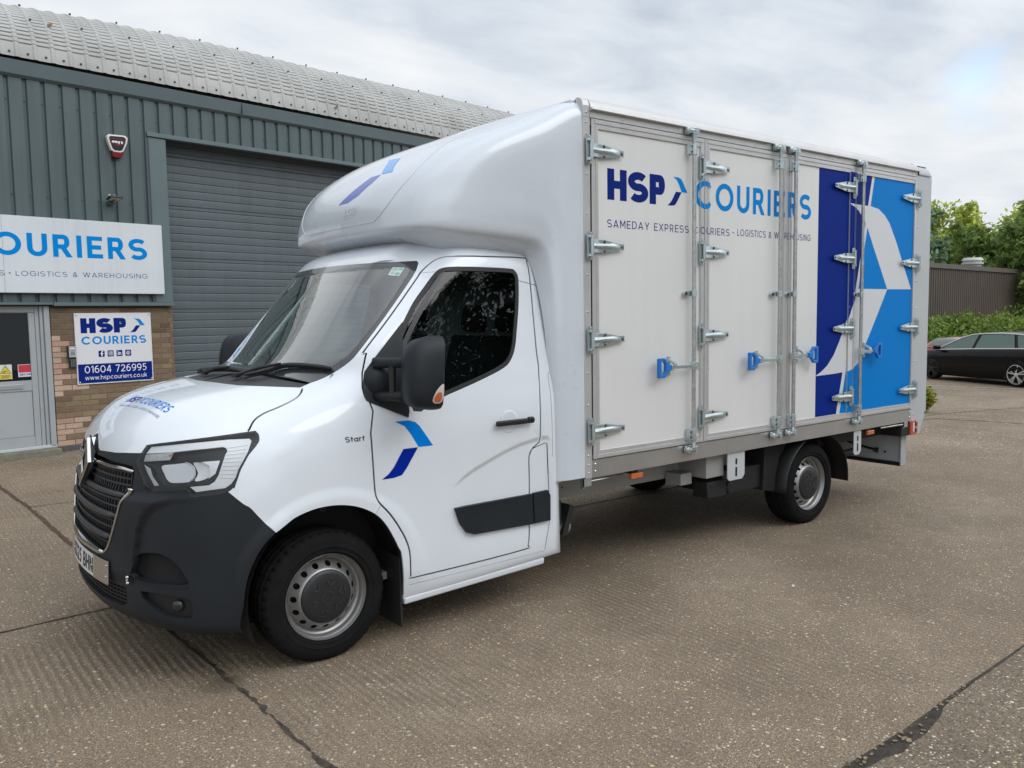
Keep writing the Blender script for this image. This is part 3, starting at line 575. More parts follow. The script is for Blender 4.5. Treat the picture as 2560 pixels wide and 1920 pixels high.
# slab joints: packed dirt in the gaps
dirt = plain('joint dirt', (.048, .038, .028), .95, var=.6, vscale=22)
rust = plain('joint dirt brown', (.075, .045, .028), .95, var=.4, vscale=25)
def joint(name, pts, w, mat, jit=.5, z=.004):
    P = crom(pts, 1); L = []; 
    seglen = np.hypot(*np.diff(P, axis=0).T).sum(); n = max(12, int(seglen/.018)); t = np.linspace(0, 1, n)
    q = np.r_[0, np.cumsum(np.hypot(*np.diff(P, axis=0).T))]; q /= q[-1]
    X = np.interp(t, q, P[:, 0]); Y = np.interp(t, q, P[:, 1]); dx = np.gradient(X); dy = np.gradient(Y); d = np.hypot(dx, dy)
    wa = w*(1+jit*np.convolve(RNG.normal(0, 1, n+8), np.ones(3)/3, 'same')[4:-4]); wb = w*(1+jit*np.convolve(RNG.normal(0, 1, n+8), np.ones(5)/5, 'same')[4:-4])
    A = np.stack([X-dy/d*wa/2, Y+dx/d*wa/2, gz(X, Y)+z], 1); B = np.stack([X+dy/d*wb/2, Y-dx/d*wb/2, gz(X, Y)+z], 1)
    m = MB(); m.grid([A, B]); return tag(m.build(name, mat), kind='structure')
joint('slab_joint', [(-.80, 9.0), (-.798, 6.47), (-.70, 5.16), (-.62, 3.2), (-.565, 1.6)], .035, rust)
joint('slab_joint', [(-.565, 1.57), (-.532, .93), (-.50, .3)], .02, dirt)
joint('slab_joint', [(-.50, .32), (-.488, .18), (-.47, -.4), (-.45, -1.0), (-.40, -2.6)], .020, dirt, 1.3)
joint('slab_joint', [(-6, 1.52), (-1.3, 1.548), (-.736, 1.585), (3.3, 1.70), (5.1, 1.66), (9, 1.7)], .016, dirt)
joint('slab_joint', [(-.70, 5.14), (-.289, 5.128), (3, 5.1)], .014, dirt)
joint('slab_joint', [(11.5, 2.62), (11.97, 2.545), (12.26, 1.517), (12.4, 1.0)], .03, dirt, .9)
joint('slab_joint', [(12.3, 2.86), (12.664, 2.823), (14.9, 2.37)], .018, dirt, .9)
# the broken edge at the right: the next slab lies a little lower and rougher
n = 90; X = np.linspace(.2, 9.0, n); nz = np.convolve(RNG.normal(0, 1, n+8), np.ones(5)/5, 'same')[4:-4]
edge = np.interp(X, [.2, 1.1, 1.6, 2.0, 2.9, 9], [-2.232, -2.222, -2.221, -2.203, -2.174, -1.95])+.006*nz
gapw = np.interp(X, [.2, .9, 1.1, 1.35, 1.6, 1.75, 1.9, 2.3, 3, 9], [.015, .025, .045, .085, .095, .07, .025, .02, .016, .015])*(1+.22*np.convolve(RNG.normal(0, 1, n+8), np.ones(3)/3, 'same')[4:-4])
m = MB(); m.grid([np.stack([X, edge, 0*X+.004], 1), np.stack([X, edge-gapw-.004, 0*X+.004], 1)]); tag(m.build('slab_joint', plain('wet dirt', (.042, .033, .024), .85, var=.8, vscale=18, bump=1., bscale=90, bdist=.01)), kind='structure')
m = MB(); m.grid([np.stack([X, edge-gapw, 0*X+.006], 1), np.stack([X, 0*X-9., 0*X+.006], 1)]); tag(m.build('rough_slab', con2), kind='structure')
# loose chips and dead leaves lying in the broken joint
m = MB(); cols = []
for i in range(60):
    x = random.uniform(.9, 2.2); y = float(np.interp(x, X, edge))-random.uniform(.01, .9)*float(np.interp(x, X, gapw)); s = random.uniform(.003, .011)
    M_ = Matrix.Translation((x, y, .006)) @ Matrix.Rotation(random.uniform(0, 6), 4, 'Z') @ Matrix.Rotation(random.uniform(-.4, .4), 4, 'X')
    k = len(m.v); m.obox(M_, (-s, -s*.6, 0), (s, s*.6, s*.5))
tag(m.build('loose_chips', plain('stone chips', (.22, .17, .11), .9, var=.6, vscale=20), bevel=.001), kind='stuff')
# pale leaf-sized scrap of litter
m = MB(); m.obox(Matrix.Translation((2.82, -.86, .004)) @ Matrix.Rotation(.5, 4, 'Z'), (-.02, -.008, 0), (.02, .008, .003)); tag(m.build('litter', plain('litter white', (.6, .6, .58), .7), bevel=.002), 'small white scrap of litter lying on the open concrete', 'litter')
# ================================================================ BUILDING
BA = R(9.0); BO = np.array([.1, 8.64, 0.]); BU = np.array([math.cos(BA), math.sin(BA), 0]); BN = np.array([-math.sin(BA), math.cos(BA), 0])
def bw(u, n, z): return tuple(BO+BU*u+BN*n+np.array([0, 0, z]))
def bbox(m, u0, u1, n0, n1, z0, z1, mi=0):
    k = len(m.v); m.box((u0, n0, z0), (u1, n1, z1), mi); m.v[k:] = [bw(*p) for p in m.v[k:]]; return m
unit = empty('industrial_unit', bw(1, 0, 0), 'grey-green corrugated industrial unit with ribbed barrel roof and roller shutter', 'building')
clad = plain('clad steel', (.070, .100, .104), .5, var=.07, vscale=1.2, bump=.05, bscale=900, streak=.16)
trim = plain('trim steel', (.105, .143, .152), .42, var=.05, vscale=1.5)
def corr(u0, u1, z0, z1, pitch=.2135, off=.031, dep=.03, n0=-.05):
    P = []; k0 = int(math.floor((u0-off)/pitch))-1
    k = k0
    while off+k*pitch < u1+pitch:
        b = off+k*pitch
        for du, d in ((0, 0), (.010, 1), (.046, 1), (.058, 0), (.130, 0)):
            P.append((b+du, d))
        k += 1
    P = [(min(max(u, u0), u1), d) for u, d in P]; Q = []
    for p in P:
        if not Q or p[0] > Q[-1][0]+1e-5: Q.append(p)
    return Q, n0, dep
def wall_sheet(m, u0, u1, z0, z1):
    Q, n0, dep = corr(u0, u1, z0, z1)
    m.grid([[bw(u, n0+d*dep, z) for u, d in Q] for z in (z1, z0)])
m = MB(); wall_sheet(m, -7, 1.40, 2.03, 4.95); wall_sheet(m, 1.40, 6.2, 4.455, 4.95); wall_sheet(m, 6.2, 13, .02, 4.95)
# screw heads on the cladding
for z in (4.62, 3.42, 2.16):
    k = -20
    while k < 70:
        u = .031+k*.2135+.028
        if -7 < u < 1.38 or (z > 4.5 and u < 13): m.lathe([(.0, -.012), (.007, -.010), (.009, -.002), (.009, 0)], bw(u, -.022, z), n=6, mi=1)
        k += 1
m.build('clad_wall', [clad, plain('screw', (.06, .085, .09), .4)], unit)
# eaves fascia, gutter shadow gap
m = MB(); 
m.prism([(-.10, 4.93), (-.13, 5.10), (.05, 5.12), (.05, 4.90), (-.06, 4.90)], lambda a, b, d: bw(d, a, b), -7.2, 13.2)
for u in (2.85, 8.9, 14.9): bbox(m, u, u+.004, -.1345, -.10, 4.935, 5.098, 1)
m.build('fascia', [trim, plain('dark seam', (.03, .04, .045), .7)], unit, fixn=True)
# barrel roof: ribbed sheets with crimped steps
def Rr(u): return float(np.interp(u, [-8, -.4, 1.06, 2.8, 4.9, 7.7, 24], [.88, .93, 1.05, 1.13, 1.12, 1.18, 1.2]))
P = []; us = []; k = 0; pr_ = .214
while -7.3+k*pr_ < 13.2:
    b = -7.3+k*pr_
    for du, h in ((0, .013), (.020, .017), (.040, .013), (.052, .003), (.06, 0), (.195, 0), (.206, .003)): us.append((b+du, h))
    k += 1
th = np.r_[np.linspace(4, 13, 4), np.linspace(13.1, 80, 190)]
for i, a in enumerate(th):
    ph = (a*1.05) % 4/4; crimp = (.027*max(0., 1-abs(ph-.16)/.16)) if a > 13 else .0
    row = []
    for u, h in us:
        r_ = Rr(u)+h-crimp*(1 if h < .003 else .35); A = R(a); row.append(bw(u, -.07+Rr(u)-r_*math.cos(A), 5.09+r_*math.sin(A)))
    P.append(row)
row = [bw(u, 9.5, 5.09+Rr(u)+.9+h) for u, h in us]; P.append(row)
roofm = plain('grey roof sheet', (.385, .385, .37), .6, var=.16, vscale=1.6)
m = MB(); m.grid(P[::-1])
for k in range(0, 130):
    u = -7.3+k*pr_+.147
    if u < 13:
        A = R(7.5); c = bw(u, -.07+Rr(u)-Rr(u)*math.cos(A), 5.09+Rr(u)*math.sin(A)); m.lathe([(0, -.02), (.012, -.018), (.016, -.004), (.016, .004)], c, n=6, mi=1)
        if k % 3 == 0:
            for a in (40, 68):
                A = R(a); c = bw(u+.11, -.07+Rr(u)-(Rr(u)+.03)*math.cos(A), 5.09+(Rr(u)+.03)*math.sin(A)); m.lathe([(0, -.02), (.012, -.018), (.016, -.004), (.016, .004)], c, n=6, mi=1)
for u, a in ((-.02+.25, 36), (4.62, 12)):
    for dz in range(3):
        A = R(a+dz*1.2); r_ = Rr(u)+.035; c = bw(u+.02*dz, -.07+Rr(u)-r_*math.cos(A), 5.09+r_*math.sin(A)); m.lathe([(0, -.004), (.018-.004*dz, -.003), (.022-.004*dz, .004)], c, n=9, mi=2)
m.build('roof', [roofm, plain('bolt cap', (.06, .06, .06), .6), plain('rust', (.25, .15, .09), .9, var=.4, vscale=40)], unit)
# other walls
m = MB(); bbox(m, -7, 13, 9.4, 9.5, -.5, 6.9); m.build('rear_wall', clad, unit); m = MB(); bbox(m, -7.1, -7.0, 0, 9.4, 0, 5.1); m.build('end_wall', clad, unit); m = MB(); bbox(m, 13.0, 13.1, -.03, 9.4, -.5, 5.1); m.build('end_wall', clad, unit)
# lintel flashing, jamb flashing, drip trim
m = MB(); m.prism([(-.085, 4.395), (-.085, 4.45), (-.02, 4.47), (-.02, 4.385)], lambda a, b, d: bw(d, a, b), 1.385, 6.25)
bbox(m, 1.40, 1.655, -.062, -.03, 2.035, 4.384); bbox(m, 1.403, 1.415, -.07, -.063, 2.035, 4.384); bbox(m, 1.651, 1.66, -.03, .30, 2.035, 4.384); bbox(m, 6.0, 6.22, -.062, .30, 0, 4.384)
bbox(m, 0.03, 1.665, -.085, -.02, 1.985, 2.033); bbox(m, -7, .03, -.07, -.02, 2.0, 2.033)
m.build('flashing', trim, unit, bevel=.003, fixn=True)
# brickwork: every brick a block with its own tone, over a mortar bed
def bricks(u0, u1, z0, z1, n0, name):
    m = MB(); cols = []; bw_, bh, j = .2145, .0645, .0105; z = z0; row = 0
    rr = random.Random(5)
    while z+bh*.5 < z1:
        zt = min(z+bh, z1); u = u0-(0 if row % 2 else .1125); i = 0
        while u < u1-.02:
            a, b = max(u, u0), min(u+bw_, u1)
            if b-a > .03:
                k = len(m.v); f0 = len(m.f); dj = rr.uniform(-.0015, .0015)
                bbox(m, a, b, n0+dj, n0+.05, z, zt)
                edge = .10+.12*((row % 2)); new = (a-u0 < edge+(.12 if row in (1, 3, 4, 5, 11, 13, 15, 17) else 0)) and not (6 <= row <= 9) and row < 21 and u0 > -.1
                if new: t = rr.choice([(.46, .33, .25), (.43, .30, .225), (.47, .35, .27), (.40, .25, .19)])
                else: t = rr.choice([(.20, .145, .088), (.225, .165, .10), (.18, .125, .078), (.235, .17, .10), (.20, .135, .08), (.16, .105, .068)])
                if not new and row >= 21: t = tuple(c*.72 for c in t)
                if row == 0: t = (.075, .08, .088)
                q = rr.uniform(.88, 1.1); cols += [(t[0]*q, t[1]*q, t[2]*q, 1)]*24
            u += bw_+j; i += 1
        z += bh+j; row += 1
    M = Mt('brick'); a = M.n('ShaderNodeAttribute'); a.attribute_name = 'tone'; v = M.co()
    M.l(M.mix(.8, a.outputs['Color'], M.ramp(M.noise(v, 45, 5, .7), [(.25, (.7,)*3), (.5, (1,)*3), (.75, (1.22,)*3)]), 'MULTIPLY'), M.b.inputs['Base Color'])
    M.b.inputs['Roughness'].default_value = .9; M.bump(M.noise(v, 160, 4, .7), .5, .004)
    o = m.build(name, M.m, unit, bevel=.002, colors=cols)
    mo = MB(); bbox(mo, u0+.001, u1-.004, n0+.006, n0+.14, max(z0-.15, -.02), z1-.001); mm = mo.build('mortar', plain('mortar', (.20, .165, .125), .95, var=.3, vscale=30), o)
    return o
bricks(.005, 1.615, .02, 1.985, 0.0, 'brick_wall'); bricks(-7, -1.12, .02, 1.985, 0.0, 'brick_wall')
m = MB(); bbox(m, -1.13, .0, .02, .12, 1.985, 2.05); bbox(m, .005, 1.615, -.004, .12, 1.955, 1.984); m.build('lintel', plain('dark brick', (.06, .05, .042), .9, var=.4, vscale=15), unit)  # darker brick strips over the door and along the wall top
# roller shutter
shm = plain('shutter steel', (.088, .108, .12), .42, var=.08, vscale=.8, streak=.10); prof = []; z = 4.62; k = 0
while z > .03:
    prof += [(0.0, z), (-.003, z-.008), (-.005, z-.05), (-.004, z-.106), (0.0, z-.112), (.007, z-.114), (.007, z-.120)]; z -= .1205; k += 1
    if k % 6 == 3: prof += [(-.006, z), (-.006, z-.042), (.012, z-.044), (.012, z-.05)]; z -= .052
m = MB(); m.grid([[bw(u, .26+n, z_) for n, z_ in prof] for u in (1.60, 6.05)])
sh = m.build('roller_shutter', shm, unit)
for a, b in ((1.66, 1.74), (5.92, 6.0)): m = MB(); bbox(m, a, b, .20, .25, 0, 4.4); m.build('guide_rail', trim, sh, bevel=.003)
m = MB(); bbox(m, 1.6, 6.1, .30, .34, -.02, 4.9); m.build('shutter_back', plain('black void', (.01, .01, .01), .9), sh)
m = MB(); bbox(m, 1.615, 1.66, -.0, .30, 0, 1.984); m.build('brick_return', plain('brick return', (.17, .12, .075), .9, var=.3, vscale=9), unit)
# entrance door
dm = plain('grey aluminium frame', (.33, .35, .365), .45, var=.05, vscale=2)
dr = empty('entrance_door', bw(-.5, .06, .1), None, None); adopt(dr, unit)
m = MB(); bbox(m, -.075, -.005, .0, .10, .10, 1.985); bbox(m, -.12, -.078, .025, .12, .10, 1.985); bbox(m, -.172, -.123, .045, .13, .10, 1.985); bbox(m, -1.13, -.175, .045, .13, 1.905, 1.985); bbox(m, -1.13, -1.06, 0, .12, .10, 1.985)
m.build('frame', dm, dr, bevel=.006, seg=2)
m = MB(); bbox(m, -.250, -.176, .05, .10, .125, 1.902); bbox(m, -1.06, -.98, .05, .10, .125, 1.902); bbox(m, -.98, -.251, .052, .098, .868, 1.008); bbox(m, -.98, -.251, .052, .098, .125, .262); bbox(m, -.98, -.251, .052, .098, 1.896, 1.902)
m.build('stile', dm, dr, bevel=.003)
m = MB(); bbox(m, -.976, -.254, .062, .09, .266, .864); m.build('lower_panel', plain('door panel', (.345, .365, .385), .5, var=.04, vscale=2), dr, bevel=.002)
m = MB(); bbox(m, -.80, -.36, .036, .052, .905, .966); bbox(m, -.79, -.37, .032, .037, .93, .96); m.build('letterbox', plain('letter plate', (.55, .57, .59), .3, metal=.6), dr, bevel=.003)
gl = Mt('door glass'); gl.b.inputs['Base Color'].default_value = (.012, .016, .02, 1); gl.b.inputs['Roughness'].default_value = .02; gl.b.inputs['Specular IOR Level'].default_value = .9
m = MB(); bbox(m, -.98, -.251, .066, .075, 1.009, 1.895); m.build('glass', gl.m, dr)
step = MB(); bbox(step, -1.3, -.0, -.17, .13, -.03, .088); st_ = step.build('door_step', plain('mossy concrete', (.155, .15, .115), .95, var=.35, vscale=9, bump=.4, bscale=60, bdist=.006), unit, bevel=.012, seg=2)
m = MB(); bbox(m, -1.13, -.0, .0, .13, .0885, .124); m.build('threshold', plain('pale sill', (.5, .52, .53), .4), dr, bevel=.003)
# ---------------------------------------------------------------- signs and fittings on the wall
NAVY = plain('navy vinyl', (.005, .020, .175), .45, spec=.06); SKYB = plain('sky blue vinyl', (.0, .22, .62), .45, spec=.06); WHT = plain('white print', (.82, .83, .85), .4)
def wtext(m, s, w, u0, u1, z0, h, n, track=.16, mi=0):
    for v, f in text_tris(s, w, u0, u1, z0, h, track): m.add([bw(a, n, b) for a, b in v], [(t[0], t[1], t[2]) for t in f], mi)
def wpoly(m, poly, n, mi=0):
    v, f = fill(poly); m.add([bw(a, n, b) for a, b in v], f, mi)
signw = plain('sign panel white', (.60, .645, .675), .35, var=.03, vscale=1.5, streak=.06)
sg = empty('fascia_sign', bw(-.6, -.1, 2.65), 'wide white fascia sign reading COURIERS above the door, mounted on green cladding', 'sign')
m = MB(); bbox(m, -.536, 1.512, -.115, -.06, 2.155, 3.14); bbox(m, -3.2, -.538, -.115, -.06, 2.155, 3.14); m.build('sign_board', signw, sg, bevel=.003)
n_ = -.1165
m = MB(); wtext(m, 'COURIERS', .195, -1.02, 1.272, 2.632, .296, n_, .20); m.build('lettering', SKYB, sg)
m = MB(); wtext(m, 'HSP', .29, -2.72, -1.80, 2.632, .296, n_, .1)
m2 = MB(); a, b = chevron(-1.72, -1.28, 2.62, 2.94); wpoly(m, b, n_); wpoly(m2, a, n_); m2.build('chevron', SKYB, sg)
wtext(m, 'SAMEDAY EXPRESS COURIERS', .085, -2.72, -.535, 2.372, .064, n_, .26)
wtext(m, '•', .085, -.486, -.465, 2.378, .055, n_); wtext(m, 'LOGISTICS & WAREHOUSING', .085, -.408, 1.272, 2.372, .064, n_, .26); m.build('small_lettering', NAVY, sg)
ICN = []
bs = empty('wall_sign', bw(.8, -.02, 1.4), 'square white and navy sign with phone number screwed to the brick pier', 'sign')
m = MB(); bbox(m, .29, 1.327, -.022, -.002, .908, 1.888); m.build('sign_board', plain('sign board pale', (.66, .665, .69), .35), bs, bevel=.002)
m = MB(); bbox(m, .305, 1.312, -.0245, -.0225, .925, 1.187); wtext(m, 'HSP', .30, .366, .985, 1.612, .205, -.0235, .10); a, b = chevron(1.02, 1.238, 1.612, 1.806); wpoly(m, b, -.0235)
for k in range(4):
    u = .579+k*.1205; P = []
    for (cx_, cz, a0) in ((.014, .014, 180), (.0725, .014, 270), (.0725, .076, 0), (.014, .076, 90)): P += [(u+cx_+.012*math.cos(R(a0+t*22.5)), 1.277+cz+.012*math.sin(R(a0+t*22.5))) for t in range(5)]
    i_ = MB(); wpoly(i_, P, -.0235); ICN.append(i_)
m.build('lettering', NAVY, bs)
m = MB(); wpoly(m, a, -.0235); wtext(m, 'COURIERS', .19, .368, 1.242, 1.455, .112, -.0235, .18); m.build('lettering', SKYB, bs)
m = MB(); n_ = -.0262; wtext(m, '01604 726995', .105, .388, 1.231, 1.062, .098, n_, .15); wtext(m, 'www.hspcouriers.co.uk', .10, .389, 1.231, .968, .062, n_, .13)
m.build('lettering', WHT, bs); n_ = -.0252; m = ICN[0]
m.add([bw(*p) for p in [(.617, n_, 1.288), (.631, n_, 1.288), (.631, n_, 1.343), (.617, n_, 1.343)]], [(0, 1, 2, 3)], 1); wpoly(m, _rc(.606, 1.318, .645, 1.329), n_-.0004, 1); wpoly(m, _stroke(_arc(.645, 1.338, .021, .020, 180, 95, 8), .013), n_-.0008, 1)
m = ICN[1]
u = .6995+.0432; z = 1.322
for r_, w in ((.025, .007),): 
    for p in _ring(u, z, .012, .012, .006): wpoly(m, p, n_, 1)
for p in ((u-.026, z-.026, u+.026, z-.021), (u-.026, z+.021, u+.026, z+.026), (u-.026, z-.0205, u-.021, z+.0205), (u+.021, z-.0205, u+.026, z+.0205), (u+.011, z+.012, u+.017, z+.018)): wpoly(m, _rc(*p), n_, 1)
m = ICN[2]; wtext(m, 'in', .17, .84, .886, 1.295, .058, n_, .14, 1); m = ICN[3]
u = .9405+.0432
for p in _ring(u, z, .026, .026, .004): wpoly(m, p, n_, 1)
wpoly(m, _stroke(_arc(u, z, .015, .015, 45, 315, 16), .007), n_, 1); wpoly(m, _rc(u, z-.004, u+.018, z+.003), n_-.0004, 1)
for m in ICN: m.build('icon', [NAVY, WHT], bs)
for u, z in ((.318, 1.862), (1.30, 1.862), (.32, .94), (1.302, .94)): m = MB(); m.lathe([(0, -.008), (.008, -.007), (.012, -.002), (.012, .002)], bw(u, -.0255, z), n=10); m.build('screw_cap', plain('screw cap', (.5, .5, .5), .4), bs, smooth=True)
# alarm box
al = empty('alarm_box', bw(.95, -.08, 4.2), 'white, black and red shield-shaped alarm box high on the green cladding', 'alarm box')
shield = lambda k, dz=0: [(.95+(u-.95)*k, 4.2+(z-4.2)*k+dz) for u, z in [(.815, 4.31), (.84, 4.335), (1.065, 4.345), (1.10, 4.315), (1.085, 4.24), (1.03, 4.12), (.99, 4.10), (.90, 4.10), (.865, 4.125), (.825, 4.24)]]
m = MB(); m.prism(shield(1), lambda a, b, d: bw(a, d, b), -.05, -.12); m.build('cover', plain('alarm white', (.66, .66, .60), .4), al, bevel=.012, seg=3, fixn=True)
m = MB(); m.prism(shield(.80, .006), lambda a, b, d: bw(a, d, b), -.118, -.124); m.build('face', plain('alarm black', (.012, .012, .016), .3), al, bevel=.002, fixn=True)
m = MB(); m.prism([(.868, 4.14), (1.03, 4.135), (1.035, 4.10), (1.0, 4.035), (.985, 4.028), (.90, 4.03), (.888, 4.04)], lambda a, b, d: bw(a, d, b), -.05, -.116); m.build('strobe', plain('strobe red', (.16, .008, .016), .25), al, bevel=.008, seg=2, fixn=True)
m = MB(); wtext(m, 'onyx', .26, .875, 1.025, 4.226, .042, -.1262, .1); m.build('lettering', WHT, al)
m = MB()
for p in ((.862, 4.283, 1.04, 4.287), (.862, 4.213, 1.04, 4.216), (.862, 4.2165, .866, 4.2825), (1.036, 4.2165, 1.04, 4.2825)): wpoly(m, _rc(*p), -.1255)
wtext(m, 'SECURITY', .2, .91, .99, 4.194, .010, -.1255, .3); m.build('red_print', plain('red print', (.42, .02, .03), .4), al)
# floodlight
fl = empty('floodlight', bw(.84, -.1, 3.45), 'small black floodlight on the cladding above the fascia sign', 'floodlight')
m = MB(); m.obox(Matrix.Translation(bw(.845, -.20, 3.46)) @ Matrix.Rotation(BA, 4, 'Z') @ Matrix.Rotation(R(-10), 4, 'X'), (-.085, -.08, -.016), (.085, .08, .016)); m.build('lamp_head', plain('lamp black', (.015, .016, .018), .45), fl, bevel=.006, seg=2)
m = MB(); m.obox(Matrix.Translation(bw(.845, -.20, 3.46)) @ Matrix.Rotation(BA, 4, 'Z') @ Matrix.Rotation(R(-10), 4, 'X'), (-.07, -.065, -.0185), (.07, .065, -.0165)); m.build('lens', plain('lamp lens', (.55, .5, .42), .2), fl)
m = MB(); m.tube([bw(.83, -.05, 3.41), bw(.83, -.10, 3.40), bw(.84, -.15, 3.43), bw(.845, -.19, 3.45)], .016, 8); m.lathe([(0, -.06), (.035, -.055), (.04, -.0), (.04, .02)], bw(.83, -.06, 3.40), n=14); m.build('bracket', plain('lamp bracket', (.05, .055, .055), .5), fl, autos=40)
for u in (.79, .855): m = MB(); m.lathe([(0, -.02), (.014, -.018), (.016, .0), (.016, .02)], bw(u, -.16, 3.495), n=10); m.build('sensor', plain('sensor pale', (.5, .5, .48), .4), fl, smooth=True)
# intercom
ic = empty('intercom', bw(.24, -.03, 1.3), 'silver door intercom with black keypad on brick beside the wall sign', 'intercom')
m = MB(); bbox(m, .182, .283, -.045, -.001, 1.284, 1.449); bbox(m, .196, .284, -.040, -.001, 1.148, 1.280); m.build('housing', plain('intercom black', (.02, .022, .026), .4), ic, bevel=.004)
m = MB(); bbox(m, .194, .280, -.049, -.0455, 1.292, 1.442); fp_ = m; m = MB(); bbox(m, .21, .262, -.0515, -.0492, 1.405, 1.418)
m.build('name_plate', plain('name plate', (.75, .78, .8), .3), ic)
m = fp_
for k in range(5): bbox(m, .215, .268, -.0502, -.0492, 1.322+k*.010, 1.327+k*.010, 1)
bbox(m, .218, .265, -.0502, -.0492, 1.385, 1.389, 1)
m.build('face_plate', [plain('intercom silver', (.46, .48, .50), .35, metal=.3), plain('slot dark', (.06, .1, .14), .6)], ic)
for i in range(3):
    for j in range(4): m = MB(); bbox(m, .213+i*.021, .226+i*.021, -.044, -.0402, 1.168+j*.026, 1.184+j*.026); m.build('key', plain('key grey', (.16, .18, .17), .4), ic)
# stickers on the door glass
stk = empty('warning_sticker', bw(-.55, .06, 1.13), 'yellow triangle camera warning sticker on the entrance door glass', 'sticker')
m = MB(); bbox(m, -.626, -.474, .0635, .065, 1.038, 1.228); m.build('backing', plain('sticker white', (.62, .63, .62), .5), stk)
m = MB(); wpoly(m, _rc(-.622, 1.042, -.478, 1.10), .0628)
for z in (1.088, 1.076, 1.064, 1.052): wpoly(m, _rc(-.612+random.uniform(0, .02), z, -.49-random.uniform(0, .02), z+.004), .0618, 1)
YB_ = [plain('sticker yellow', (.66, .52, .02), .5), plain('sticker black', (.02, .02, .02), .5)]; m.build('caption', YB_, stk); m = MB(); wpoly(m, [(-.612, 1.118), (-.488, 1.118), (-.55, 1.216)], .0621)
wpoly(m, [(-.618, 1.113), (-.482, 1.113), (-.49, 1.119), (-.61, 1.119)], .0614, 1); wpoly(m, [(-.618, 1.1135), (-.61, 1.1195), (-.55, 1.212), (-.55, 1.222)], .0608, 1); wpoly(m, [(-.482, 1.1135), (-.49, 1.1195), (-.55, 1.212), (-.55, 1.222)], .0602, 1)
wpoly(m, [(-.585, 1.135), (-.548, 1.152), (-.542, 1.143), (-.578, 1.126)], .0596, 1); wpoly(m, _rc(-.54, 1.143, -.525, 1.148), .0596, 1)
m.build('triangle', YB_, stk)
stk = empty('alarm_sticker', bw(-.32, .06, 1.13), 'red and white alarm company sticker on the entrance door glass', 'sticker')
m = MB(); bbox(m, -.404, -.234, .0635, .065, 1.058, 1.221); m.build('backing', plain('sticker white', (.62, .63, .62), .5), stk)
m = MB(); wpoly(m, _rc(-.398, 1.115, -.24, 1.215), .0628); m.build('red_print', plain('sticker red', (.50, .03, .05), .5), stk)
m = MB(); wtext(m, 'SECOM', .24, -.386, -.246, 1.076, .026, .0628, .08); m.build('lettering', plain('sticker blue', (.02, .06, .30), .5), stk)
# ================================================================ BOX VAN
van = empty('box_van', (2.5, YC, 0), 'white box van with roof fairing, blue courier lettering and four hinged side doors', 'van')
pw = Mt('white paint'); pw.b.inputs['Base Color'].default_value = (.71, .75, .80, 1); pw.b.inputs['Roughness'].default_value = .42; pw.b.inputs['Coat Weight'].default_value = 1.0; pw.b.inputs['Coat Roughness'].default_value = .035
pw.b.inputs['Specular IOR Level'].default_value = .35
v_ = pw.co(); dust = pw.noise(v_, 1.7, 5, .62); pw.l(pw.ramp(dust, [(.3, (.685, .725, .77)), (.6, (.715, .755, .805))]), pw.b.inputs['Base Color']); pw.l(pw.math('ADD', pw.math('MULTIPLY', dust, .06), .01), pw.b.inputs['Coat Roughness'])
PAINT = pw.m
gel = plain('gelcoat white', (.60, .645, .70), .3, coat=.8, var=.02, vscale=1.3)
BLK = plain('bumper plastic', (.0125, .0160, .0200), .5, spec=.32, bump=.35, bscale=700, bdist=.0006, var=.12, vscale=3)
BLKS = plain('black trim', (.012, .012, .013), .42); RUB = plain('rubber seal', (.014, .014, .015), .6); VOID = plain('dark gap', (.006, .006, .007), .8)
GLOSSB = plain('gloss black', (.010, .010, .012), .12, coat=1)
CHR = plain('chrome', (.62, .63, .64), .07, metal=1); STEEL = plain('zinc plated steel', (.52, .59, .60), .30, metal=.75, var=.12, vscale=14); ALU = plain('mill aluminium', (.56, .555, .55), .38, metal=.45, var=.06, vscale=5)
gm = Mt('tinted glass')
def glassmat(name, tint, k=1.75, base=0.02):
    G = Mt(name); G.t.nodes.remove(G.b); tr = G.n('ShaderNodeBsdfTransparent'); tr.inputs[0].default_value = (*tint, 1)
    gl_ = G.n('ShaderNodeBsdfGlossy'); gl_.inputs['Roughness'].default_value = .015; gl_.inputs[0].default_value = (1, 1, 1, 1)
    fr = G.n('ShaderNodeFresnel'); fr.inputs[0].default_value = 1.52
    mx = G.n('ShaderNodeMixShader'); G.l(G.math('ADD', G.math('MULTIPLY', fr.outputs[0], k, True), base, True), mx.inputs[0]); G.l(tr.outputs[0], mx.inputs[1]); G.l(gl_.outputs[0], mx.inputs[2]); G.l(mx.outputs[0], G.o.inputs[0]); return G.m
GL_WS = glassmat('windscreen glass', (.68, .84, .82), 2.1, .085); GL_SD = glassmat('side glass', (.42, .50, .48), .85, .0); GL_LAMP = glassmat('lamp glass', (.95, .96, .97), .75, .0)
CAB = Surf(CAB_NET)
# press the shallow lower-door recess below its curved crease into the surface
_cr = np.array(FEAT['cab_crease']); g = CAB.g
side = (g[:, :, 1] < -.03)
def _ss(t): t = np.clip(t, 0, 1); return t*t*(3-2*t)
zc_ = np.interp(g[:, :, 0], _cr[:, 0], _cr[:, 2]); xl = np.interp(g[:, :, 2], [.5, .78], [.80, .7294])

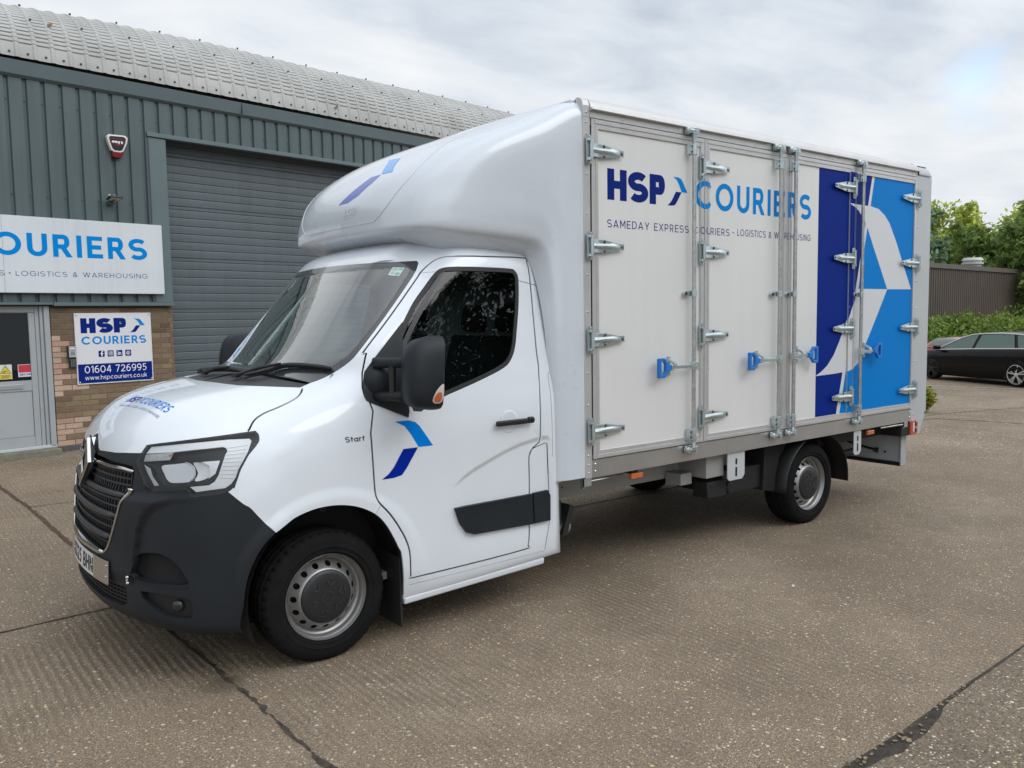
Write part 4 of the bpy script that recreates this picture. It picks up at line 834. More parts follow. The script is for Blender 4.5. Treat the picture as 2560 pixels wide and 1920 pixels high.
def _press(p):
    x, y, z = p[:, 0], p[:, 1], p[:, 2]; zc = np.interp(x, _cr[:, 0], _cr[:, 2])
    d = .012*_ss((zc-z)/.034)*_ss((x-.72)/.13)*_ss((z-.40)/.25)*_ss((1.46-x)/.03)
    r = np.hypot(x-.02, z-.36); d = d-.012*_ss((.56-r)/.07)*_ss((z-.27)/.14)
    return np.where(y < -.02, d, 0)
_bk = np.array([(.04, .915), (.098, .907), (.16, .893), (.222, .862), (.27, .815), (.302, .745), (.316, .68), (.326, .58), (.34, .48)])
def _cheek(p):                                # the folded upper cheek of the bumper
    x, y, z = p[:, 0], p[:, 1], p[:, 2]; zc = np.interp(y, _bk[:, 0], _bk[:, 1])
    return .020*_ss((z-zc)/.055)*_ss((.945-z)/.05)*_ss((z-.44)/.12)*_ss((y-.0)/.06)*(x < -.3)
# flared lip around the wheel arch

_P0, _N0 = CAB.P, CAB.Nn
def _P(st): p = _P0(st).copy(); p[:, 1] += _press(p); return p+_N0(st)*_cheek(p)[:, None]
def _N(st):
    p = _P0(st); n = _N0(st).copy(); e = .004
    for k in (0, 2):
        a = p.copy(); b = p.copy(); a[:, k] += e; b[:, k] -= e; n[:, k] -= (_cheek(a)-_cheek(b))/(2*e); n[:, k] += (_press(a)-_press(b))/(2*e)*np.abs(n[:, 1])
    return n/np.linalg.norm(n, axis=1, keepdims=True)
CAB.P, CAB.Nn = _P, _N
F_ = lambda k: CAB.near(np.array(FEAT['cab_'+k]))
def st(*pts): return CAB.near([(x, YC-d, z) for x, d, z in pts])
def loop(a): return [tuple(p) for p in a]
def closed_ribbon(S, P, w): P = [tuple(p) for p in P]; return S.ribbon(P+[P[0]], w)
T1 = CAB.nr-1
# ---- outlines
seam = crom(F_('hoodseam'), 4)
for _ in range(10): seam[1:-1] = .25*seam[:-2]+.5*seam[1:-1]+.25*seam[2:]
seam_ = 0; hl = crom(F_('headlight'), 3, True); barch = crom(F_('bumperarch'), 3); arch = crom(F_('arch'), 4); btop = crom(F_('bumpertop'), 3)
door = np.concatenate([crom(F_('doorseam'), 3)[:-1], crom(F_('doortop')[::-1][1:], 3)])
win = crom(F_('window'), 3, True); tri = F_('tri')
hf = st((-.778, .585, 1.125), (-.842, .394, 1.111), (-.868, .17, 1.098), (-.862, .135, 1.105), (-.85, .04, 1.155), (-.848, 0, 1.172))
hoodfront = np.concatenate([[hl[6]], hf])
ws = np.concatenate([[(0, 15.06)], F_('wtop')[:3][::-1], crom(F_('wscreen')[1:8], 3), [(0, 11.72)]])
ws[0] = (-.02, ws[1][1]+.01); ws[-1] = (-.02, 11.70)
cowl = np.concatenate([[(-.02, 11.71)], [F_('wscreen')[7]], F_('wscreen')[8:], F_('hoodrear')[1:3], [(-.02, F_('hoodrear')[3][1])]])
fr_in = np.concatenate([[(-.02, 14.86)], st((.53, .55, 2.035)), crom(F_('frit'), 3), st((.03, .55, 1.503)), [(-.02, 12.05)]])
bonnet = np.concatenate([[(-.02, 10.7)], F_('hoodrear')[1:3][::-1], seam[::-1], hl[3:0:-1] if False else np.array([hl[15]]), hf, [(-.02, hf[-1][1])]])
# bonnet: rear edge, seam down to the lamp, along the lamp top, front edge
lamp_top = [p for p in hl if True]
i0 = int(np.argmin(((hl-seam[0])**2).sum(1))); i1 = int(np.argmin(((hl-hf[0])**2).sum(1)))
path = hl[i1:i0+1] if i1 <= i0 else np.concatenate([hl[i1:], hl[:i0+1]])
bonnet = np.concatenate([[(-.02, F_('hoodrear')[3][1])], F_('hoodrear')[:3][::-1], seam[::-1], path[::-1], hf, [(-.02, hf[-1][1])]])
wa = np.concatenate([barch[::-1][:-1], [barch[0]], arch[1:], [(arch[-1][0], -.2), (barch[-1][0], -.2)]])
bumper = np.concatenate([[(-.02, -.2)], [(barch[-1][0], -.2)], barch[::-1], btop[::-1][1:], [hl[int(np.argmin(((hl-btop[0])**2).sum(1)))]]])
j0 = int(np.argmin(((hl-btop[0])**2).sum(1))); lower = np.concatenate([hl[j0:], hl[:i1+1]]) if i1 < j0 else hl[j0:i1+1]
bumper = np.concatenate([[(-.02, -.2)], [(barch[-1][0], -.2)], barch[::-1], btop[::-1][1:], lower, hf, [(-.02, hf[-1][1])]])
CHP = [(-.80, .585, .955), (-.822, .58, .933), (-.842, .548, .892), (-.856, .52, .831), (-.869, .488, .759), (-.885, .435, .664), (-.895, .39, .622), (-.905, .33, .603), (-.912, .24, .598), (-.918, .12, .596), (-.92, 0, .596)]
grille = np.concatenate([st(*[(x, d-.006, z) for x, d, z in CHP]), [(-.02, 3.0)], st((-.89, 0, 1.075), (-.87, .15, 1.073), (-.855, .40, 1.068), (-.80, .565, 1.06), (-.79, .585, 1.03))])
grille[len(CHP)] = (-.02, grille[len(CHP)-1][1]); grille = np.insert(grille, len(CHP)+1, [(-.02, st((-.89, 0, 1.075))[0][1])], 0)
lowg = np.concatenate([[(-.02, st((-.94, 0, .37))[0][1])], st((-.93, .3, .37), (-.88, .55, .375), (-.865, .585, .40), (-.87, .57, .47), (-.925, .27, .475)), [(-.02, st((-.935, 0, .475))[0][1])]])
inlet = crom(CAB.near([(x, y, z) for x, y, z in [(-.839, .336, .526), (-.835, .33, .60), (-.817, .312, .645), (-.775, .235, .66), (-.737, .175, .655), (-.70, .125, .62), (-.675, .098, .57), (-.664, .084, .52), (-.75, .185, .515)]]), 3, True)
fog = crom(CAB.near([(x, y, z) for x, y, z in [(-.826, .292, .470), (-.79, .23, .405), (-.745, .165, .365), (-.67, .085, .355), (-.653, .07, .37), (-.652, .07, .44), (-.70, .11, .462)]]), 2, True)
fuel = F_('fuel')
gaps = [CAB.ribbon(seam[1:], .011), closed_ribbon(CAB, door, .010), CAB.ribbon(fuel[:-1], .006), CAB.ribbon([F_('pillar')[1], F_('pillar')[2], F_('pillar')[3]], .0045),
        CAB.ribbon(crom(np.array([door[-8], *st((1.45, .945, 1.95), (1.47, .985, 1.4), (1.475, 1.033, 1.0), (1.47, 1.035, .9))]), 3), .004)]
arch_seam = CAB.ribbon(st((.252, 1.03, .745), (.285, 1.035, .785)), .003)
sillseam = CAB.ribbon(st((.45, 1.03, .318), (.80, 1.03, .318), (1.40, 1.03, .325)), .003)
gaps += [arch_seam, sillseam]
outl = [wa, *gaps, win, tri, ws, fr_in, cowl, door, hl, bonnet, grille, lowg, inlet, fog, bumper]
ex = np.array([(a, b) for a in np.arange(0, CAB.nc-1+.01, .11) for b in np.arange(0, T1+.01, .2)])
xs_ = np.arange(.70, 1.46, .02); ex = np.concatenate([ex, np.array([(a, b) for a in np.arange(1.2, 5.5, .09) for b in np.arange(2.2, 5.1, .1)])]+[CAB.near(np.stack([xs_, 0*xs_-.07, np.interp(xs_, _cr[:, 0], _cr[:, 2])-o], 1)) for o in (-.004, .006, .014, .022, .030, .038)]
    +[CAB.near(np.array([(.02+r*math.cos(a), -.07, .36+r*math.sin(a)) for a in np.linspace(.1, 2.6, 50)])) for r in (.485, .50, .515, .53, .545, .56)])
dom = [(-.02, -.0), (CAB.nc-1, -.0), (CAB.nc-1, T1), (-.02, T1)]
Vst, Tr = cdt([loop(p) for p in outl]+[dom], ex)
Cn = np.array([Vst[list(t)].mean(0) for t in Tr]); inside = inpoly(Cn, dom)
seal = np.zeros(len(Tr), bool)
order = [('none', wa)]+[('gap', p) for p in gaps]+[('tri', tri), ('window', win), ('glass', fr_in), ('frit', ws), ('cowl', cowl), ('lamp', hl), ('grille', grille), ('lowgrille', lowg), ('inlet', inlet), ('fog', fog), ('bumper', bumper), ('bonnet', bonnet), ('door', door)]
lab = np.array(['body']*len(Tr), object); done = ~inside; lab[~inside] = 'none'
for nm, p in order:
    k = inpoly(Cn, p) & ~done; lab[k] = nm; done |= k
P3 = CAB.P(Vst); N3 = CAB.Nn(Vst)
def panel(tris, name, mat, parent, side='near', off=0., thick=.012, both=False, skirt=True):
    """build triangles of the cab surface as a panel with a turned-in edge; far side is the mirror image"""
    m = MB(); nrm = []
    def emit(sgn):
        ids = sorted({i for t in tris for i in t}); ix = {i: k for k, i in enumerate(ids)}
        p = P3[ids]+N3[ids]*off; n = N3[ids].copy(); p2 = p.copy(); 
        if sgn < 0: p2[:, 1] = 2*YC-p2[:, 1]; n[:, 1] = -n[:, 1]
        c = np.isclose(Vst[ids][:, 0], 0, atol=.021)
        base = len(m.v); m.add(p2, [tuple(ix[i] for i in (t if sgn > 0 else t[::-1])) for t in tris]); nrm.extend(n)
        if skirt:
            ec = {}
            for t in tris:
                for a, b in ((t[0], t[1]), (t[1], t[2]), (t[2], t[0])): ec[(a, b)] = 1
            bd = [(a, b) for a, b in ec if (b, a) not in ec and not (abs(Vst[a][0]) < .021 and abs(Vst[b][0]) < .021)]
            for a, b in bd:
                q = [p2[ix[a]], p2[ix[b]], p2[ix[b]]-n[ix[b]]*thick, p2[ix[a]]-n[ix[a]]*thick]
                fn = np.cross(q[1]-q[0], q[3]-q[0]); fn = -fn/(np.linalg.norm(fn)+1e-12)*sgn
                m.add(q, [(0, 3, 2, 1) if sgn > 0 else (0, 1, 2, 3)]); nrm.extend([fn]*4)
    if both or side == 'near': emit(1)
    if both or side == 'far': emit(-1)
    return m.build(name, mat, parent, smooth=True, normals=nrm)
def sel(*n): return [t for t, l in zip(Tr, lab) if l in n]
# clamp the tiny overhang at the centre line
Vc = Vst.copy(); k = Vst[:, 0] < 0.021; P3[k, 1] = YC
nk = N3[k]; nk[:, 1] = 0; N3[k] = nk/np.linalg.norm(nk, axis=1, keepdims=True)
body = panel(sel('body'), 'body_shell', PAINT, van, both=True)
bon = panel(sel('bonnet'), 'bonnet', PAINT, van, both=True)
bmp = panel(sel('bumper'), 'bumper', BLK, van, both=True, thick=.03)
wsc = panel(sel('glass'), 'windscreen', GL_WS, van, both=True, off=.001, skirt=False)
panel(sel('frit'), 'windscreen_surround', plain('frit black', (.03, .033, .036), .15, coat=1), wsc, both=True, off=.0005, skirt=False)
panel(sel('cowl'), 'cowl', plain('cowl black', (.03, .031, .034), .5), van, both=True, off=-.012)
# doors
def door_unit(sd):
    d = panel(sel('door'), 'door', PAINT, van, side=sd)
    # seal: outer ring of the window; glass inside
    Vw, Fw = None, None
    wst = np.array(win); c = wst.mean(0)
    return d
d_near = door_unit('near'); d_far = door_unit('far')
def patch(S, poly, name, mat, parent, off=0., step=(.07, .12), holes=(), edge=0., sides=('near',), smooth=True, fn=None, thick=0.):
    """a piece of skin lying on a surface at a set height; edge>0 rolls its rim down"""
    v, f = fill(loop(poly), step, [loop(h) for h in holes]); p = S.P(v); n = S.Nn(v); m = MB(); nrm = []
    h = np.full(len(v), off) if fn is None else np.array([fn(*q) for q in v])
    for sd in sides:
        q = p+n*h[:, None]; nn_ = n.copy()
        if sd == 'far': q[:, 1] = 2*YC-q[:, 1]; nn_[:, 1] *= -1
        m.add(q, [t if sd == 'near' else t[::-1] for t in f]); nrm.extend(nn_)
        if thick:
            ec = {(a, b) for t in f for a, b in ((t[0], t[1]), (t[1], t[2]), (t[2], t[0]))}
            for a, b in ec:
                if (b, a) not in ec:
                    w4 = [q[a], q[b], q[b]-nn_[b]*thick, q[a]-nn_[a]*thick]; fnm = np.cross(w4[1]-w4[0], w4[3]-w4[0]); fnm = -fnm/(np.linalg.norm(fnm)+1e-12)*(1 if sd == 'near' else -1)
                    m.add(w4, [(0, 3, 2, 1) if sd == 'near' else (0, 1, 2, 3)]); nrm.extend([fnm]*4)
    return m.build(name, mat, parent, smooth=True, normals=nrm if fn is None else None)
wc = np.array(win).mean(0); winin = [tuple(CAB.near(CAB.P(p)[0]+0)[0]) for p in win]
# inner outline of the seal: moved 26 mm towards the middle of the window
inn = []
for i, p in enumerate(win):
    a, b = win[i-1], win[(i+1) % len(win)]; J = CAB.jac(p); T = J@(np.array(b)-np.array(a)); nn_ = CAB.Nn(p)[0]; B = np.cross(nn_, T); B /= np.linalg.norm(B)+1e-9
    if (J@(wc-p))@B < 0: B = -B
    inn.append(tuple(np.array(p)+np.linalg.lstsq(J, B*.024, rcond=None)[0]))
for sd, dd in (('near', d_near), ('far', d_far)):
    patch(CAB, win, 'window_seal', RUB, dd, off=-.001, holes=[inn], sides=(sd,), thick=.02)
    patch(CAB, inn, 'side_window', GL_SD, dd, off=-.008, sides=(sd,))
    b0 = CAB.near([(.735, -.05, 1.30)])[0]; b1 = CAB.near([(.825, .095, 2.035)])[0]
    patch(CAB, CAB.ribbon([b0*(1-t)+b1*t for t in np.linspace(0, 1, 8)], .026), 'window_bar', plain('window bar', (.035, .036, .038), .4), dd, off=-.004, sides=(sd,))
    patch(CAB, tri, 'mirror_base', BLK, dd, off=.006, sides=(sd,), thick=.014)
    patch(CAB, crom(F_('strip'), 1), 'door_moulding', BLK, dd, off=.022, sides=(sd,), thick=.034)
    patch(CAB, F_('strip2'), 'pillar_moulding', BLK, van, off=.022, sides=(sd,), thick=.034)
    # handle in its round recess
    c3 = np.array((1.143, -.0695, 1.147)); m = MB()
    y_ = -.069 if sd == 'near' else 2*YC+.069; s_ = 1 if sd == 'near' else -1
    m.lathe([(.068, 0), (.066, -.0015*s_), (.05, -.0005*s_), (.0, .0005*s_)], (1.145, y_-.001*s_, 1.147), n=40); m.build('handle_recess', PAINT, dd, smooth=True)
    m = MB(); a_, b_ = sorted((y_-.012*s_, y_-.040*s_)); m.box((1.035, a_, 1.128), (1.262, b_, 1.160)); m.box((1.264, a_, 1.128), (1.31, b_, 1.166)); m.build('handle', BLKS, dd, bevel=.010, seg=3)
    m = MB(); m.lathe([(.0, -.003*s_), (.010, -.003*s_), (.011, 0)], (1.295, y_-.041*s_, 1.148), n=14); m.build('lock', plain('lock', (.04, .04, .045), .3, metal=.6), dd)
# dark inner shell behind every gap, open at the glass
inner = sel('body', 'gap', 'bonnet', 'bumper', 'door', 'lamp', 'cowl', 'inlet', 'fog', 'lowgrille', 'tri')
panel(inner, 'inner_shell', VOID, van, both=True, off=-.040, skirt=False)
gp = panel(sel('gap'), 'panel_gap', plain('gap grey', (.012, .012, .013), .8), van, both=True, off=-.008, skirt=False)
# ---------------------------------------------------------------- grille
gr = panel(sel('grille'), 'grille', plain('grille back', (.006, .006, .007), .7), van, both=True, off=-.05, skirt=False)
def front_at(d, z, off=0.):
    q = CAB.near([(-.9, YC-abs(d), z)])[0]
    for _ in range(3):
        p = CAB.P(q)[0]; J = CAB.jac(q); r = np.array([0, (YC-abs(d))-p[1], z-p[2]]); q = q+np.linalg.lstsq(J[1:], r[1:], rcond=None)[0]
    p = CAB.P(q)[0]+CAB.Nn(q)[0]*off
    if d < 0: p[1] = 2*YC-p[1]
    return tuple(p)
chz = np.array([c[2] for c in CHP][::-1]); chd = np.array([c[1] for c in CHP][::-1])
def dmax(z): return float(np.interp(z, chz[1:], chd[1:])) if z < .955 else .575
_fc = {}
def fline(z, off, n=24, k=1.0, dm=None):
    D = (dm if dm else dmax(z)-.01)*k
    return [front_at(-D+2*D*i/n, z, off) for i in range(n+1)]
m = MB()
for z in (.668, .705, .748, .785, .858, .895, .965, .997, 1.029): m.tube(fline(z, -.014, 22), .0052, 6)
for i in range(-16, 17):
    d = i*.034; zb_ = .61+(max(0, abs(d)-.3)/.285)**1.6*.30
    m.tube([front_at(d, zb_+(1.052-zb_)*t, -.026) for t in np.linspace(0, 1, 9)], .0050, 5)
m.build('grille_mesh', plain('grille plastic', (.022, .023, .025), .42), gr, autos=50)
for z, r_ in ((.921, .0145), (.812, .0155), (.700, .0155)):
    m = MB(); L = fline(z, -.006, 24); m.tube(L, [r_*(.35 if i in (0, 24) else 1) for i in range(25)], 10); m.build('grille_bar', plain('grille bar', (.035, .038, .041), .38), gr, smooth=True)
m = MB(); ch = [front_at(d, z, .002) for x, d, z in CHP]; ch2 = [(x, 2*YC-y, z) for x, y, z in ch[::-1][1:]]; L = crom(ch+ch2, 4); nL = len(L); m.tube(L, [.0062+.012*max(0, 1-min(i, nL-1-i)/7)**.8 for i in range(nL)], 10); m.build('grille_surround', CHR, gr, smooth=True)
for s_ in (1, -1):
    m = MB(); m.tube([front_at(s_*d, 1.044-.006*(d > .5)-.012*max(0, .2-d), -.002) for d in (.10, .2, .3, .4, .5, .565, .58)], [.008, .010, .010, .010, .010, .009, .004], 8); m.build('grille_chrome', CHR, gr, smooth=True)
m = MB(); L = [front_at(d, .612, .001) for d in np.linspace(-.37, .37, 20)]; m.tube(L, [.004+.018*math.sin(math.pi*(i+.5)/20)**.6 for i in range(20)], 10); m.build('grille_chrome', CHR, gr, smooth=True)
# emblem: a tall folded diamond
em = MB(); xf = lambda z: front_at(0, min(z, 1.09), 0)[0]+(0 if z < 1.09 else .10*(z-1.09))
O = [(0, 1.152), (.088, 1.03), (0, .895), (-.088, 1.03)]; I = [(0, 1.095), (.043, 1.03), (0, .965), (-.043, 1.03)]
fo = [(xf(z)-.026, YC-d, z) for d, z in O]; fi = [(xf(z)-.032, YC-d, z) for d, z in I]; bo = [(xf(z)+.02, YC-d*1.03, z) for d, z in O]; bi = [(xf(z)-.004, YC-d, z) for d, z in I]
em.add(fo+fi+bo+bi, [(i, (i+1) % 4, 4+(i+1) % 4, 4+i) for i in range(4)]+[(i, 8+i, 8+(i+1) % 4, (i+1) % 4) for i in range(4)]+[(4+i, 4+(i+1) % 4, 12+(i+1) % 4, 12+i) for i in range(4)])
emb = em.build('emblem', CHR, gr, bevel=.004, seg=2, fixn=True)
# black housing the emblem sits in
m = MB(); HB = [(.135, 1.090), (.045, 1.140), (.010, 1.164), (-.010, 1.164), (-.045, 1.140), (-.135, 1.090), (-.10, 1.0), (0, .86), (.10, 1.0)]
v, f = fill(HB, .03); m.add([(xf(z)-.006-.012*max(0, 1-abs(d)/.12)+(.16*max(0, z-1.10)), YC-d, z) for d, z in v], f); m.build('emblem_housing', BLK, gr, smooth=True, fixn=True)
# lower intake
lg = panel(sel('lowgrille'), 'lower_intake', VOID, bmp, both=True, off=-.05, skirt=False)
m = MB()
for z in (.388, .408, .428, .448, .465): m.tube(fline(z, -.02, 20, dm=.56), .0035, 5)
for i in range(-15, 16): m.tube([front_at(i*.037, z, -.024) for z in (.372, .42, .476)], .003, 5)
m.build('intake_mesh', plain('grille plastic', (.013, .014, .015), .45), lg)
# recesses in the bumper corners
for sd in ('near', 'far'):
    panel(sel('inlet'), 'corner_recess', plain('recess black', (.009, .009, .010), .55), bmp, side=sd, off=-.045, skirt=False)
    panel(sel('fog'), 'fog_recess', plain('recess black', (.009, .009, .010), .55), bmp, side=sd, off=-.030, skirt=False)
for s_ in (1, -1):
    ys_ = lambda y: y if s_ > 0 else 2*YC-y
    m = MB(); m.lathe([(0, -.012), (.022, -.012), (.028, -.004), (.03, .02)], (0, 0, 0), 'x', 20); 
    q = CAB.near([(-.71, .12, .412)])[0]; p = CAB.P(q)[0]; n = CAB.Nn(q)[0]; rot = Vector((-1, 0, 0)).rotation_difference(Vector(n)).to_matrix().to_4x4()
    m.v = [tuple((Matrix.Translation(p-n*.02) @ rot) @ Vector(a)) for a in m.v]; m.v = [(a, ys_(b), c) for a, b, c in m.v]; m.build('fog_lamp', plain('fog glass', (.018, .019, .021), .12, coat=.4), bmp, smooth=True, fixn=True)
    m = MB(); L = [(-.835, .33, .517), (-.80, .27, .512), (-.75, .19, .508), (-.70, .122, .508), (-.662, .082, .512)]
    A = np.array([CAB.P(CAB.near([p])[0])[0]+CAB.Nn(CAB.near([p])[0])[0]*.004 for p in L]); B = A+np.array([.05, .03, .006]); A2 = A-np.array([0, 0, .012])
    m.grid(np.array([[(a, ys_(b), c) for a, b, c in r_] for r_ in (A2, A, B)])); m.build('recess_ledge', BLK, bmp, autos=40, fixn=True)
# tow-eye clip and number plate
m = MB(); q = CAB.near([(-.8508, .3655, .5243)])[0]; p = CAB.P(q)[0]; n = CAB.Nn(q)[0]; m.lathe([(.011, -.002), (.014, 0), (.011, .002), (.008, 0), (.011, -.002)], tuple(p+n*.008), 'x', 16); m.lathe([(0, -.012), (.007, -.010), (.008, 0)], tuple(p+n*.004+np.array([0, -.012, .014])), 'x', 10); m.lathe([(0, -.012), (.006, -.010), (.007, 0)], tuple(p+n*.004+np.array([0, -.014, -.014])), 'x', 10); m.build('bumper_clip', CHR, bmp, smooth=True)
npl = MB(); X0 = -.955; lean = .06
def npt(d, z, o=0): return (X0+lean*(z-.52)-o+.05*(d/.5)**2, YC-d, z)
def npg(m, d0, d1, z0, z1, o, mi=0, th=.004):
    D = np.linspace(d0, d1, 9); m.grid([[npt(d, z1, o) for d in D], [npt(d, z0, o) for d in D]], mi); m.grid([[npt(d, z1, o-th) for d in D], [npt(d, z1, o) for d in D]], mi); m.grid([[npt(d, z0, o) for d in D], [npt(d, z0, o-th) for d in D]], mi)
    for d in (d0, d1): m.add([npt(d, z1, o), npt(d, z0, o), npt(d, z0, o-th), npt(d, z1, o-th)], [(0, 1, 2, 3)], mi)
npg(npl, -.26, .26, .464, .575, .004); plate = npl.build('number_plate', plain('plate white', (.66, .67, .66), .35), bmp, fixn=True)
m = MB()
for v, f in text_tris('KX25 BHN', .18, -.235, .235, .480, .079, .17): m.add([npt(a, b, .0052) for a, b in v], f)
m.build('plate_lettering', plain('plate black', (.012, .012, .013), .5), plate)
for a, b in ((.262, .455), (-.455, -.262)):
    m = MB(); npg(m, a, b, .466, .583, .010); m.build('plate_backing', plain('polished steel', (.62, .61, .58), .16, metal=.9), bmp, fixn=True)
for d, z in ((.225, .52), (-.225, .52), (.44, .56), (.44, .505)): m = MB(); m.lathe([(0, -.006), (.004, -.005), (.005, 0)], npt(d, z, .0105 if abs(d) > .3 else .005), 'x', 10); m.build('plate_screw', CHR, bmp, smooth=True)
# ---------------------------------------------------------------- headlights
zh = lambda x, y: None
H = {k: np.array(v) for k, v in LAMP.items()}
silver = plain('lamp silver', (.60, .61, .62), .22, metal=.55); drl = plain('light guide', (.88, .89, .90), .3, coat=.4); refl = plain('reflector chrome', (.72, .73, .75), .18, metal=.35, coat=.6)
for sd in ('near', 'far'):
    hl_ = panel(sel('lamp'), 'headlight', plain('lamp rim black', (.007, .007, .008), .3, spec=.25), van, side=sd, off=-.034, thick=.03)
    patch(CAB, CAB.near(H['guide']), 'light_guide', drl, hl_, off=-.010, step=(.05, .08), sides=(sd,), thick=.008)
    patch(CAB, CAB.near(H['bowl']), 'lamp_bowl', plain('lamp bowl', (.010, .011, .013), .2, spec=.35), hl_, off=-.031, step=(.05, .08), sides=(sd,))
    patch(CAB, CAB.near(H['ind']), 'indicator', plain('indicator clear', (.50, .50, .50), .2, coat=1, var=.2, vscale=30), hl_, off=-.012, step=(.05, .08), sides=(sd,))
    patch(CAB, CAB.near(H['amber']), 'indicator_bulb', plain('amber glow', (.50, .16, .04), .25, coat=1), hl_, off=-.0105, step=None, sides=(sd,))
    patch(CAB, CAB.near(H['bright']), 'reflector', refl, hl_, off=-.013, step=(.05, .08), sides=(sd,))
    for k_ in ('ra', 'rb'):
        q0 = CAB.P(CAB.near(H[k_])); c0 = q0.mean(0); rad = np.linalg.norm(q0-c0, axis=1).max()
        patch(CAB, crom(CAB.near(H[k_]), 3, True), 'reflector', refl, hl_, step=(.045, .07), sides=(sd,), fn=lambda a, b: -.0165-.010*max(0., 1-float(np.linalg.norm(CAB.P([(a, b)])[0]-c0)/rad)**2))
    patch(CAB, CAB.near(H['facet']), 'reflector', refl, hl_, off=-.0175, step=None, sides=(sd,))
    m = MB(); q = crom(CAB.near(H['arc']), 4); L = CAB.P(q)-CAB.Nn(q)*.0135
    if sd == 'far': L[:, 1] = 2*YC-L[:, 1]
    m.tube(L, .0035, 6); m.build('lens_rim', CHR, hl_, smooth=True)
    m = MB()
    for i in range(9):
        t = (i+.7)/9.6; a = H['rib0'][0]*(1-t)+H['rib0'][1]*t; b = H['rib1'][0]*(1-t)+H['rib1'][1]*t; L = []
        for s_ in np.linspace(.06, .96, 7):
            q = CAB.near([a*(1-s_)+b*s_])[0]; L.append(CAB.P(q)[0]-CAB.Nn(q)[0]*.0095)
        if sd == 'far': L = [(x, 2*YC-y, z) for x, y, z in L]
        m.tube(L, .0012, 4)
    m.build('guide_rib', plain('rib grey', (.42, .43, .44), .4), hl_)
    if sd == 'near':
        hin = []; hc = np.array(hl).mean(0)
        for i, p in enumerate(hl):
            a, b = hl[i-1], hl[(i+1) % len(hl)]; J = CAB.jac(p); T = J@(np.array(b)-np.array(a)); B = np.cross(CAB.Nn(p)[0], T); B /= np.linalg.norm(B)+1e-9
            if (J@(hc-p))@B < 0: B = -B
            hin.append(tuple(np.array(p)+np.linalg.lstsq(J, B*.011, rcond=None)[0]))
    patch(CAB, hl, 'lamp_rim', plain('lamp rim black', (.007, .007, .008), .3, spec=.25), hl_, off=-.0015, holes=[hin], step=None, sides=(sd,))
    panel(sel('lamp'), 'lens', GL_LAMP, hl_, side=sd, off=.001, skirt=False)
# ---------------------------------------------------------------- lettering on the paint
def sdecal(S, v, f, fn, mat, name, parent, off=.0012):
    q = S.near([fn(a, b) for a, b in v]); m = MB(); m.add(S.P(q)+S.Nn(q)*off, f); return m
def decal(S, polys_tris, fn, mat, name, parent, off=.0012):
    m = MB(); nrm = []
    for v, f in polys_tris:
        q = S.near([fn(a, b) for a, b in v]); n = S.Nn(q); m.add(S.P(q)+n*off, f); nrm.extend(n)
    return m.build(name, mat, parent, smooth=True, normals=nrm)
DKB = plain('royal blue vinyl', (.001, .020, .29), .4, spec=.08); LTB = plain('bright blue vinyl', (.0, .20, .66), .4, spec=.08)
cl_, cd_ = chevron(.299, .619, .916, 1.215)
decal(CAB, [fill(crom(cl_, 1), .03)], lambda a, b: (a, -.068, b), LTB, 'door_logo', d_near); decal(CAB, [fill(cd_, .03)], lambda a, b: (a, -.069, b), DKB, 'door_logo', d_near)
decal(CAB, text_tris('Start', .17, .105, .212, 1.131, .029, .14), lambda a, b: (a, -.055, b), plain('badge grey', (.06, .06, .065), .3, metal=.5), 'badge_lettering', body)
# bonnet lettering runs across the car: u grows from far side to near side
def hoodpt(u, w): 
    y = YC+.46-u; x = -.60+w; q = CAB.near([(x, YC-abs(YC-y), 1.36)])[0]
    return y, x
def hood_decal(tris, mat, name, k=.0012):
    m = MB()
    for v, f in tris:
        pts = []
        for a, b in v:
            y = YC+.085-a; x = -.682+.08*a+b; yy = min(y, 2*YC-y); q = CAB.near([(x, yy, 1.34)])[0]
            for _ in range(2):
                J = CAB.jac(q); p = CAB.P(q)[0]; q = q+np.linalg.lstsq(J[:2], np.array([x-p[0], yy-p[1]]), rcond=None)[0]
            p = CAB.P(q)[0]+CAB.Nn(q)[0]*k
            if y > YC: p[1] = 2*YC-p[1]
            pts.append(p)
        m.add(pts, f)
    m.build(name, mat, bon, fixn=False)
hood_decal(text_tris('HSP', .19, .0, .15, 0, .052, .12), DKB, 'bonnet_lettering'); hood_decal(text_tris('COURIERS', .15, .215, .606, 0, .052, .2), LTB, 'bonnet_lettering')
a, b = chevron(.16, .205, 0, .052); hood_decal([fill(a)], LTB, 'bonnet_lettering'); hood_decal([fill(b)], DKB, 'bonnet_lettering')
hood_decal(text_tris('SAMEDAY EXPRESS COURIERS • LOGISTICS & WAREHOUSING', .10, .0, .606, -.036, .013, .26), DKB, 'bonnet_lettering')
